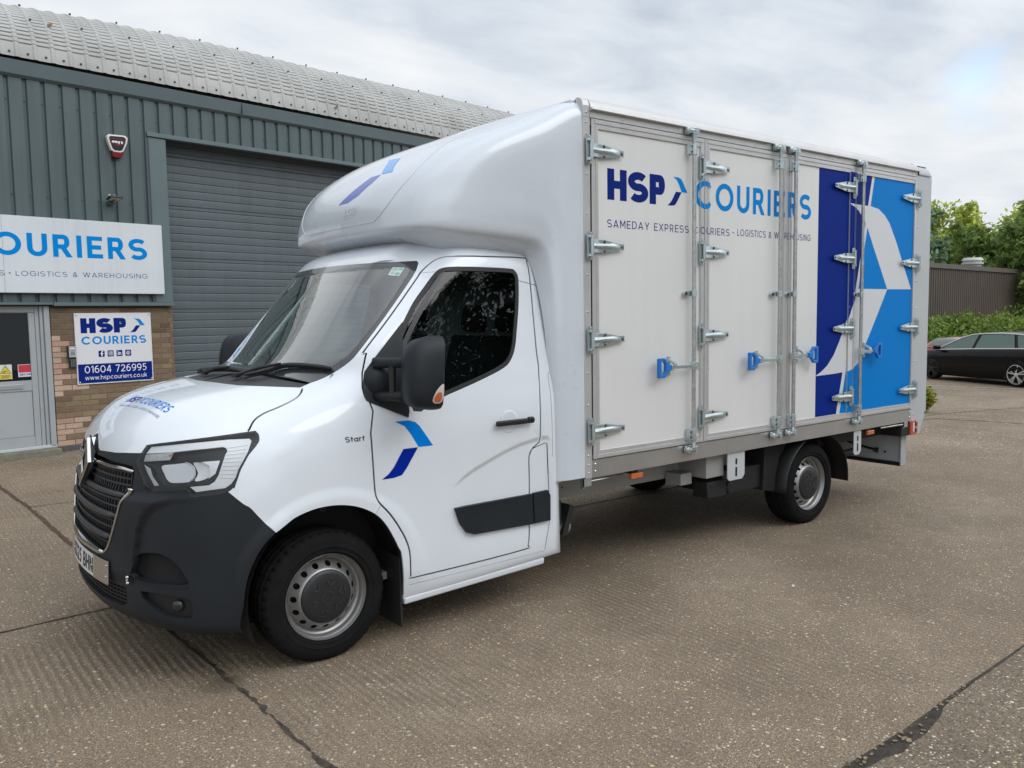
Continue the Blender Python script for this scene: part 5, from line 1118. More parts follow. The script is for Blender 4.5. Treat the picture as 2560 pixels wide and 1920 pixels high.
# ---------------------------------------------------------------- mirrors
def mirror(s_):
    ys_ = (lambda y: y) if s_ > 0 else (lambda y: 2*YC-y)
    mr_ = MB(); cx_, cy_, cz_ = .445 if s_ > 0 else .355, -.268, 1.478
    # rounded housing: superellipse rings from the glass rim forwards to a domed nose
    rows = []
    prof = [(0.072, 1.0), (.05, 1.01), (.01, 1.0), (-.035, .955), (-.07, .86), (-.095, .70), (-.112, .46), (-.12, .2), (-.122, .02)]
    for dx, k in prof:
        ring = []
        for i in range(40):
            t = 2*math.pi*i/40; c, s = math.cos(t), math.sin(t); e = 2/3.6
            a = math.copysign(abs(c)**e, c)*.122*k; h = math.copysign(abs(s)**e, s)*.188*(k if k > .9 else .35+.65*k)
            a *= 1-.16*(h/.188 if h > 0 else 0); zz = cz_+h; yy = cy_+a*.98
            ring.append((cx_+dx+.18*a+.03*(h > 0)*(h/.188), ys_(yy), zz))
        rows.append(ring)
    mr_.grid(rows, closed=True); k = len(mr_.v); mr_.add(rows[0], [tuple(range(40))])
    hs = mr_.build('mirror', BLK, van, autos=50, fixn=True)
    for z in (1.528, 1.352):
        m = MB(); m.tube([(.30, ys_(-.02), z-.0), (.335, ys_(-.07), z), (.36, ys_(-.13), z+.004), (.40, ys_(-.20), z+.004)], [.030, .027, .027, .034], 12)
        m.v = [(a, b, z+(c-z)*1.0) for a, b, c in m.v]; m.build('mirror_arm', BLK, hs, smooth=True)
    m = MB(); m.tube([(.355, ys_(-.115), 1.34), (.355, ys_(-.115), 1.545)], .021, 12); m.build('mirror_pivot', BLKS, hs, autos=50)
    m = MB(); m.lathe([(0, -.055), (.05, -.052), (.085, -.03), (.10, 0)], (.345, ys_(-.005), 1.43), 'y', 24) if s_ > 0 else m.lathe([(0, .055), (.05, .052), (.085, .03), (.10, 0)], (.345, ys_(-.005), 1.43), 'y', 24)
    m.build('mirror_mount', BLK, hs, smooth=True)
    m = MB(); m.add([(cx_+.075+.18*a, ys_(cy_+a), cz_+h) for a, h in [(-.095, -.16), (.095, -.16), (.095, .14), (.06, .165), (-.06, .165), (-.095, .14)]], [(0, 1, 2, 3, 4, 5)]); m.build('mirror_glass', plain('mirror glass', (.7, .72, .73), .02, metal=1), hs)
    # repeater lens low on the outer edge
    def edge_pts(poly, lift, st_):
        v, f = fill(crom(poly, 4, True), st_); P_ = []
        for dx, h in v:
            k = float(np.interp(dx, [-.095, -.07, -.035, .01, .05, .072], [.70, .86, .955, 1.0, 1.01, 1.0])); e = 3.6
            a = -.122*k*(max(0, 1-(abs(h)/.188)**e))**(1/e)*.98-lift; P_.append((cx_+dx+.18*a, ys_(cy_+a), cz_+h))
        return P_, f
    m = MB(); P_, f = edge_pts([(.066, -.05), (.070, -.08), (.067, -.125), (.054, -.147), (.024, -.149), (.006, -.136), (.010, -.11), (.032, -.075)], .004, .012)
    m.add(P_, f); ln = m.build('repeater', plain('clear lens', (.60, .58, .55), .15, coat=1), hs, smooth=True, fixn=True)
    m = MB(); P_, f = edge_pts([(.055, -.095), (.058, -.118), (.049, -.140), (.026, -.141), (.014, -.130), (.018, -.110), (.035, -.093)], .0065, .012)
    m.add(P_, f); m.build('amber_lens', plain('amber lens', (.55, .13, .03), .2, coat=1), ln, smooth=True, fixn=True)
mirror(1); mirror(-1)
# ---------------------------------------------------------------- wipers
def ons(x, y, z, off):
    yy = min(y, 2*YC-y); q = CAB.near([(x, yy, z)])[0]; p = CAB.P(q)[0]+CAB.Nn(q)[0]*off
    if y > YC: p[1] = 2*YC-p[1]
    return tuple(p)
for pts, hub in (([(-.165, .60, 1.442), (-.06, .545, 1.468), (.02, .50, 1.487), (.09, .33, 1.49), (.150, .168, 1.493)], (-.175, .72, 1.425)), ([(-.19, 1.35, 1.43), (-.14, 1.15, 1.448), (-.12, .95, 1.46), (-.125, .78, 1.455), (-.13, .68, 1.452)], (-.20, 1.18, 1.425))):
    m = MB(); L = [ons(*p, .022) for p in crom(pts, 4)]; m.tube(L, [.006]+[.011]*(len(L)-2)+[.006], 6); w_ = m.build('wiper', BLKS, van, autos=40)
    m = MB(); L2 = [ons(*p, .007) for p in crom(pts, 4)]; m.tube(L2, .006, 5); m.build('wiper_blade', RUB, w_)
    mid = pts[2]; m = MB(); m.tube([ons(*hub, .01), ons((hub[0]+mid[0])/2, (hub[1]+mid[1])/2, (hub[2]+mid[2])/2, .035), ons(*mid, .034)], [.014, .010, .007], 7); m.lathe([(0, .03), (.018, .026), (.02, 0)], ons(*hub, .0), 'z', 14); m.build('wiper_arm', BLKS, w_, autos=40)
# papers seen through and on the glass
m = MB(); q = CAB.near(FEAT['cab_sticker']); m.add(CAB.P(q)+CAB.Nn(q)*.0025, [(0, 1, 2, 3)]); ps = m.build('screen_sticker', plain('pale green sticker', (.50, .66, .60), .5), wsc)
m = MB(); Q = np.array(FEAT['cab_sticker']); sp_ = lambda u, v: (Q[0]*(1-u)+Q[1]*u)*(1-v)+(Q[3]*(1-u)+Q[2]*u)*v
for u0, u1, v0, v1 in ((.1, .5, .12, .2), (.1, .55, .28, .36), (.62, .92, .1, .3), (.55, .9, .62, .9), (.1, .42, .55, .62), (.1, .42, .72, .8)):
    q = CAB.near([sp_(u0, v0), sp_(u1, v0), sp_(u1, v1), sp_(u0, v1)]); m.add(CAB.P(q)+CAB.Nn(q)*.0032, [(0, 1, 2, 3)])
m.build('sticker_print', plain('sticker grey', (.25, .38, .35), .5), ps)
# ---------------------------------------------------------------- cabin interior
dk = plain('cabin plastic', (.035, .037, .04), .65, var=.1); seatm = plain('seat cloth', (.022, .023, .026), .9, bump=.3, bscale=300)
m = MB(); P = []
for y in np.linspace(.14, 1.79, 12): P.append([(.02+.10*abs(y-YC), y, 1.43), (.14, y, 1.452+.02*math.sin(y*9)), (.34, y, 1.44), (.44, y, 1.38), (.47, y, 1.2), (.46, y, .8)])
m.grid(np.array(P).transpose(1, 0, 2)); dash = m.build('dashboard', dk, van, autos=40, fixn=True)
m = MB(); m.add([(.10, .52, 1.466), (.16, .70, 1.469), (.28, .66, 1.462), (.25, .44, 1.464)], [(0, 1, 2, 3)]); tag(m.build('paper', plain('paper', (.72, .76, .74), .8), van))
m = MB(); m.box((.04, 1.37, 1.46), (.09, 1.44, 1.50)); m.build('dash_sensor', plain('sensor white', (.6, .68, .64), .4), van, bevel=.01)
m = MB(); c_ = Vector((.50, 1.40, 1.30)); t_ = Matrix.Translation(c_) @ Matrix.Rotation(R(-62), 4, 'Y'); m.tube([tuple(t_ @ Vector((.20*math.cos(a), .20*math.sin(a), 0))) for a in np.linspace(0, 2*math.pi, 33)], .015, 8, cap=False); m.obox(t_, (-.19, -.02, -.01), (.19, .02, .01)); m.obox(t_, (-.06, -.07, -.015), (.06, .07, .02)); m.build('steering_wheel', dk, van, autos=40)
for y in (.33, .72, 1.45):
    m = MB(); m.box((.86, y-.21, .95), (1.32, y+.21, 1.08)); m.obox(Matrix.Translation((1.30, y, 1.05)) @ Matrix.Rotation(R(14), 4, 'Y'), (-.06, -.20, 0), (.05, .20, .60)); m.obox(Matrix.Translation((1.45, y, 1.66)) @ Matrix.Rotation(R(10), 4, 'Y'), (-.045, -.12, 0), (.04, .12, .18)); m.build('seat', seatm, van, bevel=.05, seg=3)
m = MB(); m.tube([(1.42, .06, 1.80), (1.30, .10, 1.45), (1.12, .16, 1.05)], .018, 6); m.build('seat_belt', plain('belt grey', (.16, .165, .165), .7), van)
m = MB(); m.box((1.48, .08, .35), (1.50, 1.85, 2.15)); m.box((-.2, .1, .32), (1.5, 1.83, .36)); m.build('cab_bulkhead', plain('bulkhead grey', (.22, .23, .235), .8), van)
# ---------------------------------------------------------------- wheels
tyre_m = plain('tyre rubber', (.0105, .0105, .011), .85, spec=.12, var=.25, vscale=9, bump=.15, bscale=350, bdist=.0008)
rim_m = plain('wheel silver', (.31, .305, .30), .34, metal=.65, var=.08, vscale=12); capm = plain('hub cap black', (.016, .017, .019), .42)
def wheel(x, sgn):
    Y = 0.0 if sgn > 0 else 2*YC; zc = .335; w = empty('wheel', (x, Y, zc), None, None); adopt(w, van)
    f = lambda p: [(r, h*sgn) for r, h in p]
    m = MB()
    prof = [(.205, .14), (.235, .20), (.285, .222), (.322, .214)]
    tr = [(.332, .205), (.338, .192), (.330, .188), (.330, .180), (.340, .176), (.343, .142), (.332, .139), (.332, .129), (.344, .126), (.345, .092), (.333, .089), (.333, .079), (.344, .076), (.343, .042), (.332, .038), (.332, .030), (.339, .026), (.333, .008)]
    outer = [(.326, -.001), (.318, -.008), (.300, -.016), (.283, -.019), (.270, -.0185), (.262, -.0215), (.259, -.0175), (.245, -.013), (.236, -.0145), (.2325, -.009), (.2255, .004), (.215, .02)]
    P = prof+tr+outer; nseg = 168
    def tread(r, h, j, k):
        a = (k % 4)
        if 4 <= j <= 5 or j in (20, 21): return (r-(.009 if a == 0 else 0), h)
        if j in (22, 23): return (r-(.003 if a == 0 else 0), h)
        if j in (8, 9, 12, 13, 16, 17) and (k % 6) == 0: return (r-.005, h)
        return (r, h)
    m.lathe(f(P), (x, Y, zc), 'y', nseg, fn=tread); m.build('tyre', tyre_m, w, autos=35, fixn=True)
    # steel rim: lip, barrel and a pierced disc
    m = MB(); m.lathe(f([(.2150, .012), (.2225, -.004), (.2245, -.002), (.2225, .003), (.2165, .012), (.2085, .018), (.2065, .032), (.2045, .042), (.196, .046), (.189, .054), (.184, .066)]), (x, Y, zc), 'y', 96)
    m.lathe(f([(.195, .055), (.19, .2)]), (x, Y, zc), 'y', 48)
    holes = []; nh = 15
    for i in range(nh):
        a = 2*math.pi*(i+.35)/nh; holes.append([(math.cos(a)*(.1655+.0125*math.cos(t))-math.sin(a)*.0160*math.sin(t), math.sin(a)*(.1655+.0125*math.cos(t))+math.cos(a)*.0160*math.sin(t)) for t in np.linspace(0, 2*math.pi, 14)[:-1]])
    O = [(.186*math.cos(t), .186*math.sin(t)) for t in np.linspace(0, 2*math.pi, 91)[:-1]]; I = [(.10*math.cos(t), .10*math.sin(t)) for t in np.linspace(0, 2*math.pi, 41)[:-1]]
    ex = np.array([(r*math.cos(t), r*math.sin(t)) for r in (.115, .138, .145, .151) for t in np.linspace(0, 2*math.pi, 61)[:-1]])
    v, fc = cdt([O, I]+holes, ex); c = np.array([v[list(t)].mean(0) for t in fc]); k = inpoly(c, O) & ~inpoly(c, I)
    for h in holes: k &= ~inpoly(c, h)
    r = np.hypot(v[:, 0], v[:, 1]); dep = np.interp(r, [.10, .138, .146, .153, .178, .186], [.006, .006, .010, .022, .052, .058])
    m.add([(x+a, Y+d*sgn, zc+b) for (a, b), d in zip(v, dep)], [t for t, q in zip(fc, k) if q]); m.build('rim', rim_m, w, autos=50, fixn=True)
    m = MB(); m.lathe(f([(.0, -.012), (.03, -.0125), (.06, -.012), (.09, -.0095), (.118, -.006), (.134, .0), (.1405, .008), (.141, .014), (.139, .022)]), (x, Y, zc), 'y', 64); m.box(*[(x-.01, min(Y+.1*sgn, Y+.15*sgn), zc-.01), (x+.01, max(Y+.1*sgn, Y+.15*sgn), zc+.01)]); m.lathe(f([(0, .085), (.19, .09)]), (x, Y, zc), 'y', 40)
    # raised chevrons round the cap and a diamond ring in the middle
    cp = m.build('hub_cap', capm, w, autos=40, fixn=True)
    m = MB()
    def bar(ax, az, bx, bz, wd, h0):
        L = math.hypot(bx-ax, bz-az); px, pz = -(bz-az)/L*wd, (bx-ax)/L*wd
        q = [(ax+px, az+pz), (bx+px, bz+pz), (bx-px, bz-pz), (ax-px, az-pz)]; q2 = [((u+ax*0), (v_)) for u, v_ in q]
        k = len(m.v); ys0 = lambda u, v_: float(np.interp(math.hypot(u, v_), [0, .06, .09, .115], [-.0125, -.012, -.009, -.004]))
        m.add([(x+u, Y+(ys0(u, v_)+.001)*sgn, zc+v_) for u, v_ in q]+[(x+(u+(ax+bx)/2)/2 if False else x+u*.97, Y+(ys0(u, v_)-h0)*sgn, zc+v_*.97) for u, v_ in q], [(0, 1, 5, 4), (1, 2, 6, 5), (2, 3, 7, 6), (3, 0, 4, 7), (4, 5, 6, 7)])
    for i in range(6):
        a = 2*math.pi*(i+.25)/6; ca, sa = math.cos(a), math.sin(a); t = lambda u, v_: (u*ca-v_*sa, u*sa+v_*ca)
        bar(*t(.085, -.022), *t(.065, 0), .004, .005); bar(*t(.085, .022), *t(.065, 0), .004, .005); bar(*t(.102, -.012), *t(.102, .012), .003, .004)
    D = [(0, .036), (.030, 0), (0, -.036), (-.030, 0)]
    D = [(.034, .010), (.012, .031), (-.014, .028), (-.034, -.010), (-.012, -.031), (.014, -.028)]
    for i in range(6): bar(*D[i], *D[(i+1) % 6], .0028, .004)
    m.build('cap_relief', plain('cap relief', (.030, .032, .035), .28), w, fixn=True)
    return w
for x in (0.0, 4.332):
    for s_ in (1, -1): wheel(x, s_)
# front arch liners, mud flaps
for s_ in (1, -1):
    yy = (lambda y: y) if s_ > 0 else (lambda y: 2*YC-y)
    m = MB(); A = np.linspace(R(-25), R(205), 28)
    m.grid([[(.02+.445*math.cos(a), yy(y), .37+.455*math.sin(a)) for a in A] for y in (-.035, .30)]); m.add([(.02+.445*math.cos(a), yy(.30), .37+.455*math.sin(a)) for a in A], [tuple(range(28))]); m.build('arch_liner', plain('liner black', (.010, .010, .011), .75), van, fixn=True)
    m = MB(); m.box((.405, min(yy(-.045), yy(.20)), .085), (.418, max(yy(-.045), yy(.20)), .47)); m.build('mud_flap', RUB, van, bevel=.002)
    # sill return under the door
    m = MB(); m.prism([(-.050, .245), (-.045, .205), (.02, .195), (.02, .25)], lambda a, b, d: (d, yy(a), b+.05*max(0, (d-.7))*.9), .43, 1.42)
    m.v = [(a, b, c) for a, b, c in m.v]; m.build('sill', PAINT, van, bevel=.01, seg=2, fixn=True)
m = MB(); m.lathe([(.008, -.003), (.012, -.003), (.012, 0)], (-.02, -.03, .80), 'y', 12); m.build('liner_clip', plain('clip', (.03, .03, .03), .4), van)
# ---------------------------------------------------------------- roof fairing
LUT = Surf(LUTON_NET, smooth=26)
g = LUT.g.reshape(-1, 3).copy(); nr_, nc_ = LUT.g.shape[:2]; n = LUT.n.reshape(-1, 3).copy()
m = MB(); nrm = []
fc = [(i*nc_+j, i*nc_+j+1, (i+1)*nc_+j+1, (i+1)*nc_+j) for i in range(nr_-1) for j in range(nc_-1)]
nc0 = n.reshape(nr_, nc_, 3).copy(); nc0[:, 0, 1] = 0; nc0 /= np.linalg.norm(nc0, axis=2, keepdims=True); n = nc0.reshape(-1, 3)
m.add(g, fc); nrm.extend(n); g2 = g.copy(); g2[:, 1] = 2*YC-g2[:, 1]; n2 = n.copy(); n2[:, 1] *= -1; m.add(g2, [q[::-1] for q in fc]); nrm.extend(n2)
fair = m.build('roof_fairing', gel, van, smooth=True, normals=nrm)
# raised panel outline and the logo on the fairing
def lut_pts(k): return LUT.near(FEAT['lut_'+k])
pl = crom(lut_pts('panel'), 4); pts = LUT.P(pl)+LUT.Nn(pl)*.0015
m = MB(); m.tube(pts, .0022, 5); L = pts.copy(); L[:, 1] = 2*YC-L[:, 1]; m.tube(L, .0022, 5); m.tube([pts[0]]+[tuple(LUT.P(LUT.near([(.59, y, 2.325)]))[0]+np.array([-.0015, 0, 0])) for y in np.linspace(.55, YC, 6)]+[(a, 2*YC-b, c) for a, b, c in [tuple(LUT.P(LUT.near([(.59, y, 2.325)]))[0]+np.array([-.0015, 0, 0])) for y in np.linspace(YC, .55, 6)]]+[L[0]], .0022, 5)
m.build('panel_edge', plain('fairing shade', (.62, .635, .65), .4), fair)
for k_, mt_ in (('lt', plain('pale sky vinyl', (.02, .30, .78), .25, coat=.5)), ('dk', plain('pale royal vinyl', (.02, .06, .45), .25, coat=.5))):
    patch(LUT, np.concatenate([np.linspace(a, b, 5)[:-1] for a, b in zip(lut_pts(k_), np.roll(lut_pts(k_), -1, 0))]), 'fairing_logo', mt_, fair, off=.0015, step=(.06, .06))
o3 = np.array((.590, .83, 2.405)); 
m = MB()
for v, f in text_tris('LCB', .16, 0, .15, 0, .042, .12):
    P_ = [(.59, .845-a-b*.18, 2.392+b) for a, b in v]; q = LUT.near(P_); m.add(LUT.P(q)+LUT.Nn(q)*.004, f)
q = LUT.near([(.585, .88-t*.17, 2.376+.004*k_) for t in np.linspace(0, 1, 5) for k_ in (0, 1)]); p = LUT.P(q)+LUT.Nn(q)*.003; m.add(p, [(2*i, 2*i+2, 2*i+3, 2*i+1) for i in range(4)])
m.build('moulded_mark', plain('fairing mark', (.66, .675, .69), .4), fair)
# ---------------------------------------------------------------- load body
YB = -.10; YF = 2*YC-YB
cream = plain('body panel cream', (.69, .69, .678), .36, coat=.25, var=.02, vscale=1.1, streak=.022)
greyp = plain('grey coated steel', (.46, .485, .50), .38, var=.03, vscale=2)
bd = empty('load_body', (3.9, YC, .85), None, None); adopt(bd, van)
m = MB(); m.box((1.73, YB+.03, .80), (6.05, YF, 2.99)); m.build('carcass', plain('body shadow', (.015, .015, .016), .8), bd)
m = MB(); m.box((1.75, YF-.001, .80), (6.0, YF+.01, 3.0)); m.build('far_side', cream, bd)
# roof skin, gently crowned
m = MB(); m.grid([[(x, YB+.03+(YF-YB-.06)*t, 3.073+.035*math.sin(math.pi*t)) for t in np.linspace(0, 1, 13)] for x in (1.72, 6.06)]); m.build('roof', gel, bd, smooth=True, fixn=True)
# cant rail with a rain lip
m = MB(); rail = [(YB+.004, 2.962), (YB-.006, 2.962), (YB-.006, 3.004), (YB-.026, 3.004), (YB-.030, 3.009), (YB-.028, 3.016), (YB-.012, 3.020), (YB-.008, 3.040), (YB+.004, 3.064), (YB+.03, 3.080), (YB+.06, 3.084), (YB+.06, 2.97)]
m.prism(rail, lambda a, b, d: (d, a, b), 1.772, 5.815); 
RVT = plain('bright rivet', (.72, .72, .72), .2, metal=.9)
def rivet(m, x, y, z): m.lathe([(0, -.0045), (.004, -.004), (.0075, -.001), (.0075, .003)], (x, y, z), 'y', 8, 1)
for x in np.arange(2.05, 5.8, .34): rivet(m, x, YB-.0055, 2.984)
rl = m.build('cant_rail', [ALU, RVT], bd, autos=35, fixn=True)
m = MB(); m.prism([(YB+.004, 2.962), (YB-.004, 2.962), (YB-.004, 3.03), (YB+.006, 3.062), (YB+.03, 3.080), (YB+.06, 3.084), (YB+.06, 2.97)], lambda a, b, d: (d, a, b), 1.715, 1.7715); m.box((1.715, YB-.004, .735), (1.7735, YB+.03, 2.9615))
for z in (2.93, 2.86, 2.62, 2.38, 2.01, 1.78, 1.40, 1.20, .99, .88, .82, .77, 2.99): rivet(m, 1.742, YB-.0055, z)
m.build('front_post', [ALU, RVT], bd, bevel=.002, fixn=True)
m = MB(); m.box((1.7745, YB-.003, .735), (5.80, YB+.03, .848)); m.box((3.11, YB-.0045, .745), (3.36, YB-.0035, .846)); 
for x in (1.80, 5.775):
    for z in (.82, .775): rivet(m, x, YB-.0055, z)
m.build('side_rail', [plain('rail aluminium', (.50, .495, .485), .40, metal=.8, var=.07, vscale=3), RVT], bd, bevel=.002)
# rear frame post, rounded head and tapered foot
m = MB(); foot = [(5.803, 2.985), (5.803, .72), (5.90, .60), (5.985, .60), (6.068, .80), (6.092, 3.0)]
m.prism([(5.803, 2.975), (5.803, .745), (5.83, .60), (5.975, .60), (6.065, .765), (6.095, 2.975)], lambda a, b, d: (a, d, b), YB, YB+.045); m.box((6.05, YB+.001, .80), (6.094, YF, 3.0)); 
for z in np.arange(.80, 2.95, .245): rivet(m, 5.845, YB-.0035, z)
m.build('rear_frame', [greyp, RVT], bd, bevel=.008, seg=2, fixn=True)
m = MB(); A = np.linspace(0, 90, 9); hp = [(YB-.006+.085*(1-math.cos(R(a))), 2.976+.105*math.sin(R(a))) for a in A]+[(YB+.3, 3.090), (YB+.3, 2.976)]
m.prism(hp, lambda a, b, d: (d, a, b), 5.818, 6.075); m.build('rear_header', greyp, bd, bevel=.018, seg=3, autos=40, fixn=True)
m = MB(); m.tube([(5.822, YB-.012+.092*(1-math.cos(R(a))), 2.978+.112*math.sin(R(a))) for a in np.linspace(0, 90, 10)], .006, 6); m.build('header_seal', BLKS, bd)
m = MB(); m.box((1.685, YB+.07, 2.95), (1.745, YF-.07, 3.079)); m.build('front_header', gel, bd, bevel=.01)
# ---- four side doors
DECAL = []
def bar_(m, x0, x1, z0, z1, y0, y1): m.box((x0, y0, z0), (x1, y1, z1))
Z0, Z1 = .853, 2.956
def hinge_mesh(s):
    m = MB(); y = YB-.018
    # leaf on the post with rolled ears
    pl_ = [(-.030, -.074), (-.022, -.086), (.012, -.086), (.018, -.06), (.018, .06), (.012, .086), (-.022, .086), (-.030, .074)]
    m.prism([(s*a, b) for a, b in pl_], lambda a, b, d: (a, d, b), -.006+y, .0+y)
    for sg in (1, -1):
        A = np.linspace(0, 180, 7); ear = [(s*(-.012+.017*math.cos(R(a))), -.006-.020*math.sin(R(a))) for a in A]
        m.prism(ear, lambda a, b, d: (a, y+b, d), sg*.050, sg*.066); m.lathe([(0, -.006), (.005, -.005), (.006, 0)], (s*(-.008), y-.008, sg*.076), 'y', 8)
    m.tube([(s*(-.002), y-.020, -.055), (s*(-.002), y-.020, .055)], .011, 12); m.tube([(s*(-.002), y-.020, -.066), (s*(-.002), y-.020, .066)], .006, 8)
    # strap
    X = np.linspace(.0, .285, 12); top = [np.interp(x, [0, .02, .12, .24, .285], [.042, .042, .040, .022, .016]) for x in X]; rows = []
    for x, h in zip(X, top):
        rg = float(np.interp(x, [0, .03, .16, .22, .235], [.013, .013, .011, .006, .0])); yb = float(np.interp(x, [0, .03, .06], [y-.012, y-.010, y-.004]))
        rows.append([(s*x, yb, -h), (s*x, yb-.003, -h+.002), (s*x, yb-.003, -.018), (s*x, yb-.003-rg*.7, -.010), (s*x, yb-.003-rg, 0), (s*x, yb-.003-rg*.7, .010), (s*x, yb-.003, .018), (s*x, yb-.003, h-.002), (s*x, yb, h)])
    m.grid(rows); h = .016; m.add([rows[-1][i] for i in (0, 1, 2, 3, 4, 5, 6, 7, 8)], [tuple(range(9))])
    for bx, bz in ((.115, .030), (.115, -.030), (.268, 0)): m.lathe([(0, -.007), (.006, -.006), (.010, -.002), (.010, .006)], (s*bx, y-.006, bz), 'y', 10, 1)
    return m
hprot = {}
BOLT = plain('dark bolt', (.07, .075, .08), .35, metal=.6)
def hinge(parent, x, z, s):
    if s not in hprot:
        m = hinge_mesh(s); o = m.build('hinge', [STEEL, BOLT], None, autos=40, fixn=True); hprot[s] = o
    else: o = hprot[s].copy(); COL.objects.link(o); o.parent = None; o.matrix_parent_inverse.identity()
    o.location = (x, 0, z); o.parent = parent; o.matrix_parent_inverse = (Matrix.Translation(van.location) @ van_rel(parent)).inverted()
def van_rel(p):                                # parts hang from the van at its own origin
    w = Matrix.Identity(4)
    while p and p != van: w = p.matrix_parent_inverse @ Matrix.Translation(p.location) @ w; p = p.parent
    return w
doors = [(1.781, 2.843, 1, .055, .043, 2.694, -1), (2.849, 3.833, 1, .050, .062, 3.679, -1), (3.839, 4.769, -1, .042, .076, 3.842+.03, 1), (4.775, 5.80, -1, .018, .036, 4.834, 1)]
HZ = (2.765, 2.185, 1.605, 1.032)
DO = []
for i, (x0, x1, s, wl, wr, rx, hs) in enumerate(doors):
    D = empty('side_door', (x0, YB, Z0), None, None); adopt(D, bd); DO.append(D)
    m = MB(); m.box((x0+.005, YB, Z0+.005), (x1-.005, YB+.025, Z1-.005)); m.build('door_panel', cream, D)
    # aluminium edge profiles: outer flange and a raised inner step, mitred look
    m = MB(); y1 = YB+.001
    bar_(m, x0, x0+wl, Z0, Z1, YB-.010, y1); bar_(m, x1-wr, x1, Z0, Z1, YB-.010, y1)
    bar_(m, x0+wl+.0005, x1-wr-.0005, Z1-.058, Z1, YB-.0095, y1); bar_(m, x0+wl+.0005, x1-wr-.0005, Z0, Z0+.052, YB-.0095, y1)
    bar_(m, x0+wl*.45, x1-wr*.45, Z1-.028, Z1-.004, YB-.014, YB-.0098); bar_(m, x0+wl*.45, x1-wr*.45, Z0+.004, Z0+.026, YB-.014, YB-.0098)
    bar_(m, x0+wl*.55, x0+wl-.004, Z0+.028, Z1-.03, YB-.0125, YB-.0102)
    bar_(m, x1-wr+.004, x1-wr*.55, Z0+.028, Z1-.03, YB-.0125, YB-.0102)
    fr_ = m; m = MB(); sx = x0-.004 if s > 0 else x1+.001; m.box((sx, YB-.004, Z0+.03), (sx+.004, YB+.01, Z1-.04)); m.build('hinge_gap', VOID, D)
    m = fr_
    for xx in np.arange(x0+.16, x1-.1, .3):
        for zz in (Z1-.044, Z0+.040): m.lathe([(0, -.003), (.004, -.002), (.005, .002)], (xx, YB-.0095, zz), 'y', 7, 1)
    for zz in np.arange(Z0+.1, Z1, .42): m.lathe([(0, -.003), (.004, -.002), (.005, .002)], ((x0+wl*.8) if s > 0 else (x1-wr*.8), YB-.0125, zz), 'y', 7, 1)
    m.build('door_frame', [ALU, RVT], D, bevel=.0012)
    hx = {0: 1.757, 1: 2.812, 2: 4.735, 3: 5.822}[i]
    for z in HZ: hinge(D, hx, z+(.012 if i == 2 else 0), s)
    # locking rod with cams, guides and a blue-handled lever
    ry = YB-.045; rod = empty('locking_gear', (rx, ry, 1.4), None, None)
    m = MB(); m.tube([(rx, ry, .86), (rx, ry, 2.965)], .0145, 12); o = m.build('locking_rod', plain('galvanised tube', (.46, .475, .47), .42, metal=.8, var=.2, vscale=30), D, autos=40)
    bpy.data.objects.remove(rod)
    for z, h in ((2.862, .036), (.925, .040)):
        m = MB(); m.box((rx-.042, ry+.018, z-h), (rx-.012, ry+.034, z+h)); m.tube([(rx, ry, z-h), (rx, ry, z+h)], .0205, 12); m.box((rx-.040, ry-.004, z-h*.9), (rx+.0, ry+.019, z+h*.9))
        for dz in (-.018, .018): m.lathe([(0, -.006), (.007, -.005), (.008, .0)], (rx-.032, ry-.004, z+dz), 'y', 8, 1)
        m.build('rod_guide', [STEEL, BOLT], D, bevel=.0015)
    z = 1.897; m = MB(); m.prism([(rx-.062+.017*math.cos(R(a)), z+.017*math.sin(R(a))) for a in range(90, 271, 30)]+[(rx, z-.017), (rx, z+.017)], lambda a, b, d: (a, d, b), ry+.02, ry+.034); m.tube([(rx, ry, z-.022), (rx, ry, z+.022)], .020, 12); m.lathe([(0, -.008), (.011, -.006), (.012, 0)], (rx-.058, ry+.020, z), 'y', 10, 1)
    m.build('rod_guide', [STEEL, BOLT], D, bevel=.0015)
    for z, sg in ((2.985, 1), (.818, -1)):
        m = MB(); m.tube([(rx, ry, z-.05*sg), (rx, ry-.002, z-.012*sg)], [.015, .018], 10)
        m.tube([(rx-.050, ry+.010, z), (rx+.022, ry+.010, z)], .017, 10); m.lathe([(0, -.014), (.020, -.012), (.024, 0), (.022, .02)], (rx-.046, ry+.008, z), 'y', 12); m.box((rx+.010, ry-.012, z-.022), (rx+.040, ry+.034, z+.022)); m.box((rx-.055, ry+.026, z-.026), (rx+.045, ry+.036, z+.026)); m.build('rod_cam', STEEL, D, bevel=.002, autos=40)
    hz = {0: 1.402, 1: 1.404, 2: 1.42, 3: 1.418}[i]; ly = YB-.060; m = MB()
    ex_ = {0: 2.436, 1: 3.405, 2: 4.055, 3: 5.03}[i]
    a, b = sorted((rx-hs*.02 if False else rx, ex_)); m.box((a, ly, hz-.011), (b, ly+.006, hz+.011)); m.box((rx-.022, ly-.008, hz-.026), (rx+.022, ly+.03, hz+.026)); m.lathe([(0, -.006), (.006, -.005), (.007, 0)], (rx, ly-.008, hz), 'y', 8)
    bx = {0: 2.478, 1: 3.452, 2: 3.963, 3: 4.948}[i]
    m.box((bx-.014, YB-.014, hz-.056), (bx+.014, YB-.008, hz+.075)); m.prism([(YB-.014, hz+.062), (YB-.040, hz+.048), (YB-.074, hz+.030), (YB-.076, hz+.012), (YB-.066, hz+.012), (YB-.05, hz+.025), (YB-.014, hz+.040)], lambda a, b, d: (d, a, b), bx-.012, bx+.012); m.box((bx-.014, YB-.072, hz-.020), (bx+.014, YB-.010, hz-.0125))
    for dz in (.068, -.044): m.lathe([(0, -.006), (.007, -.005), (.009, 0)], (bx, YB-.014, hz+dz), 'y', 8)
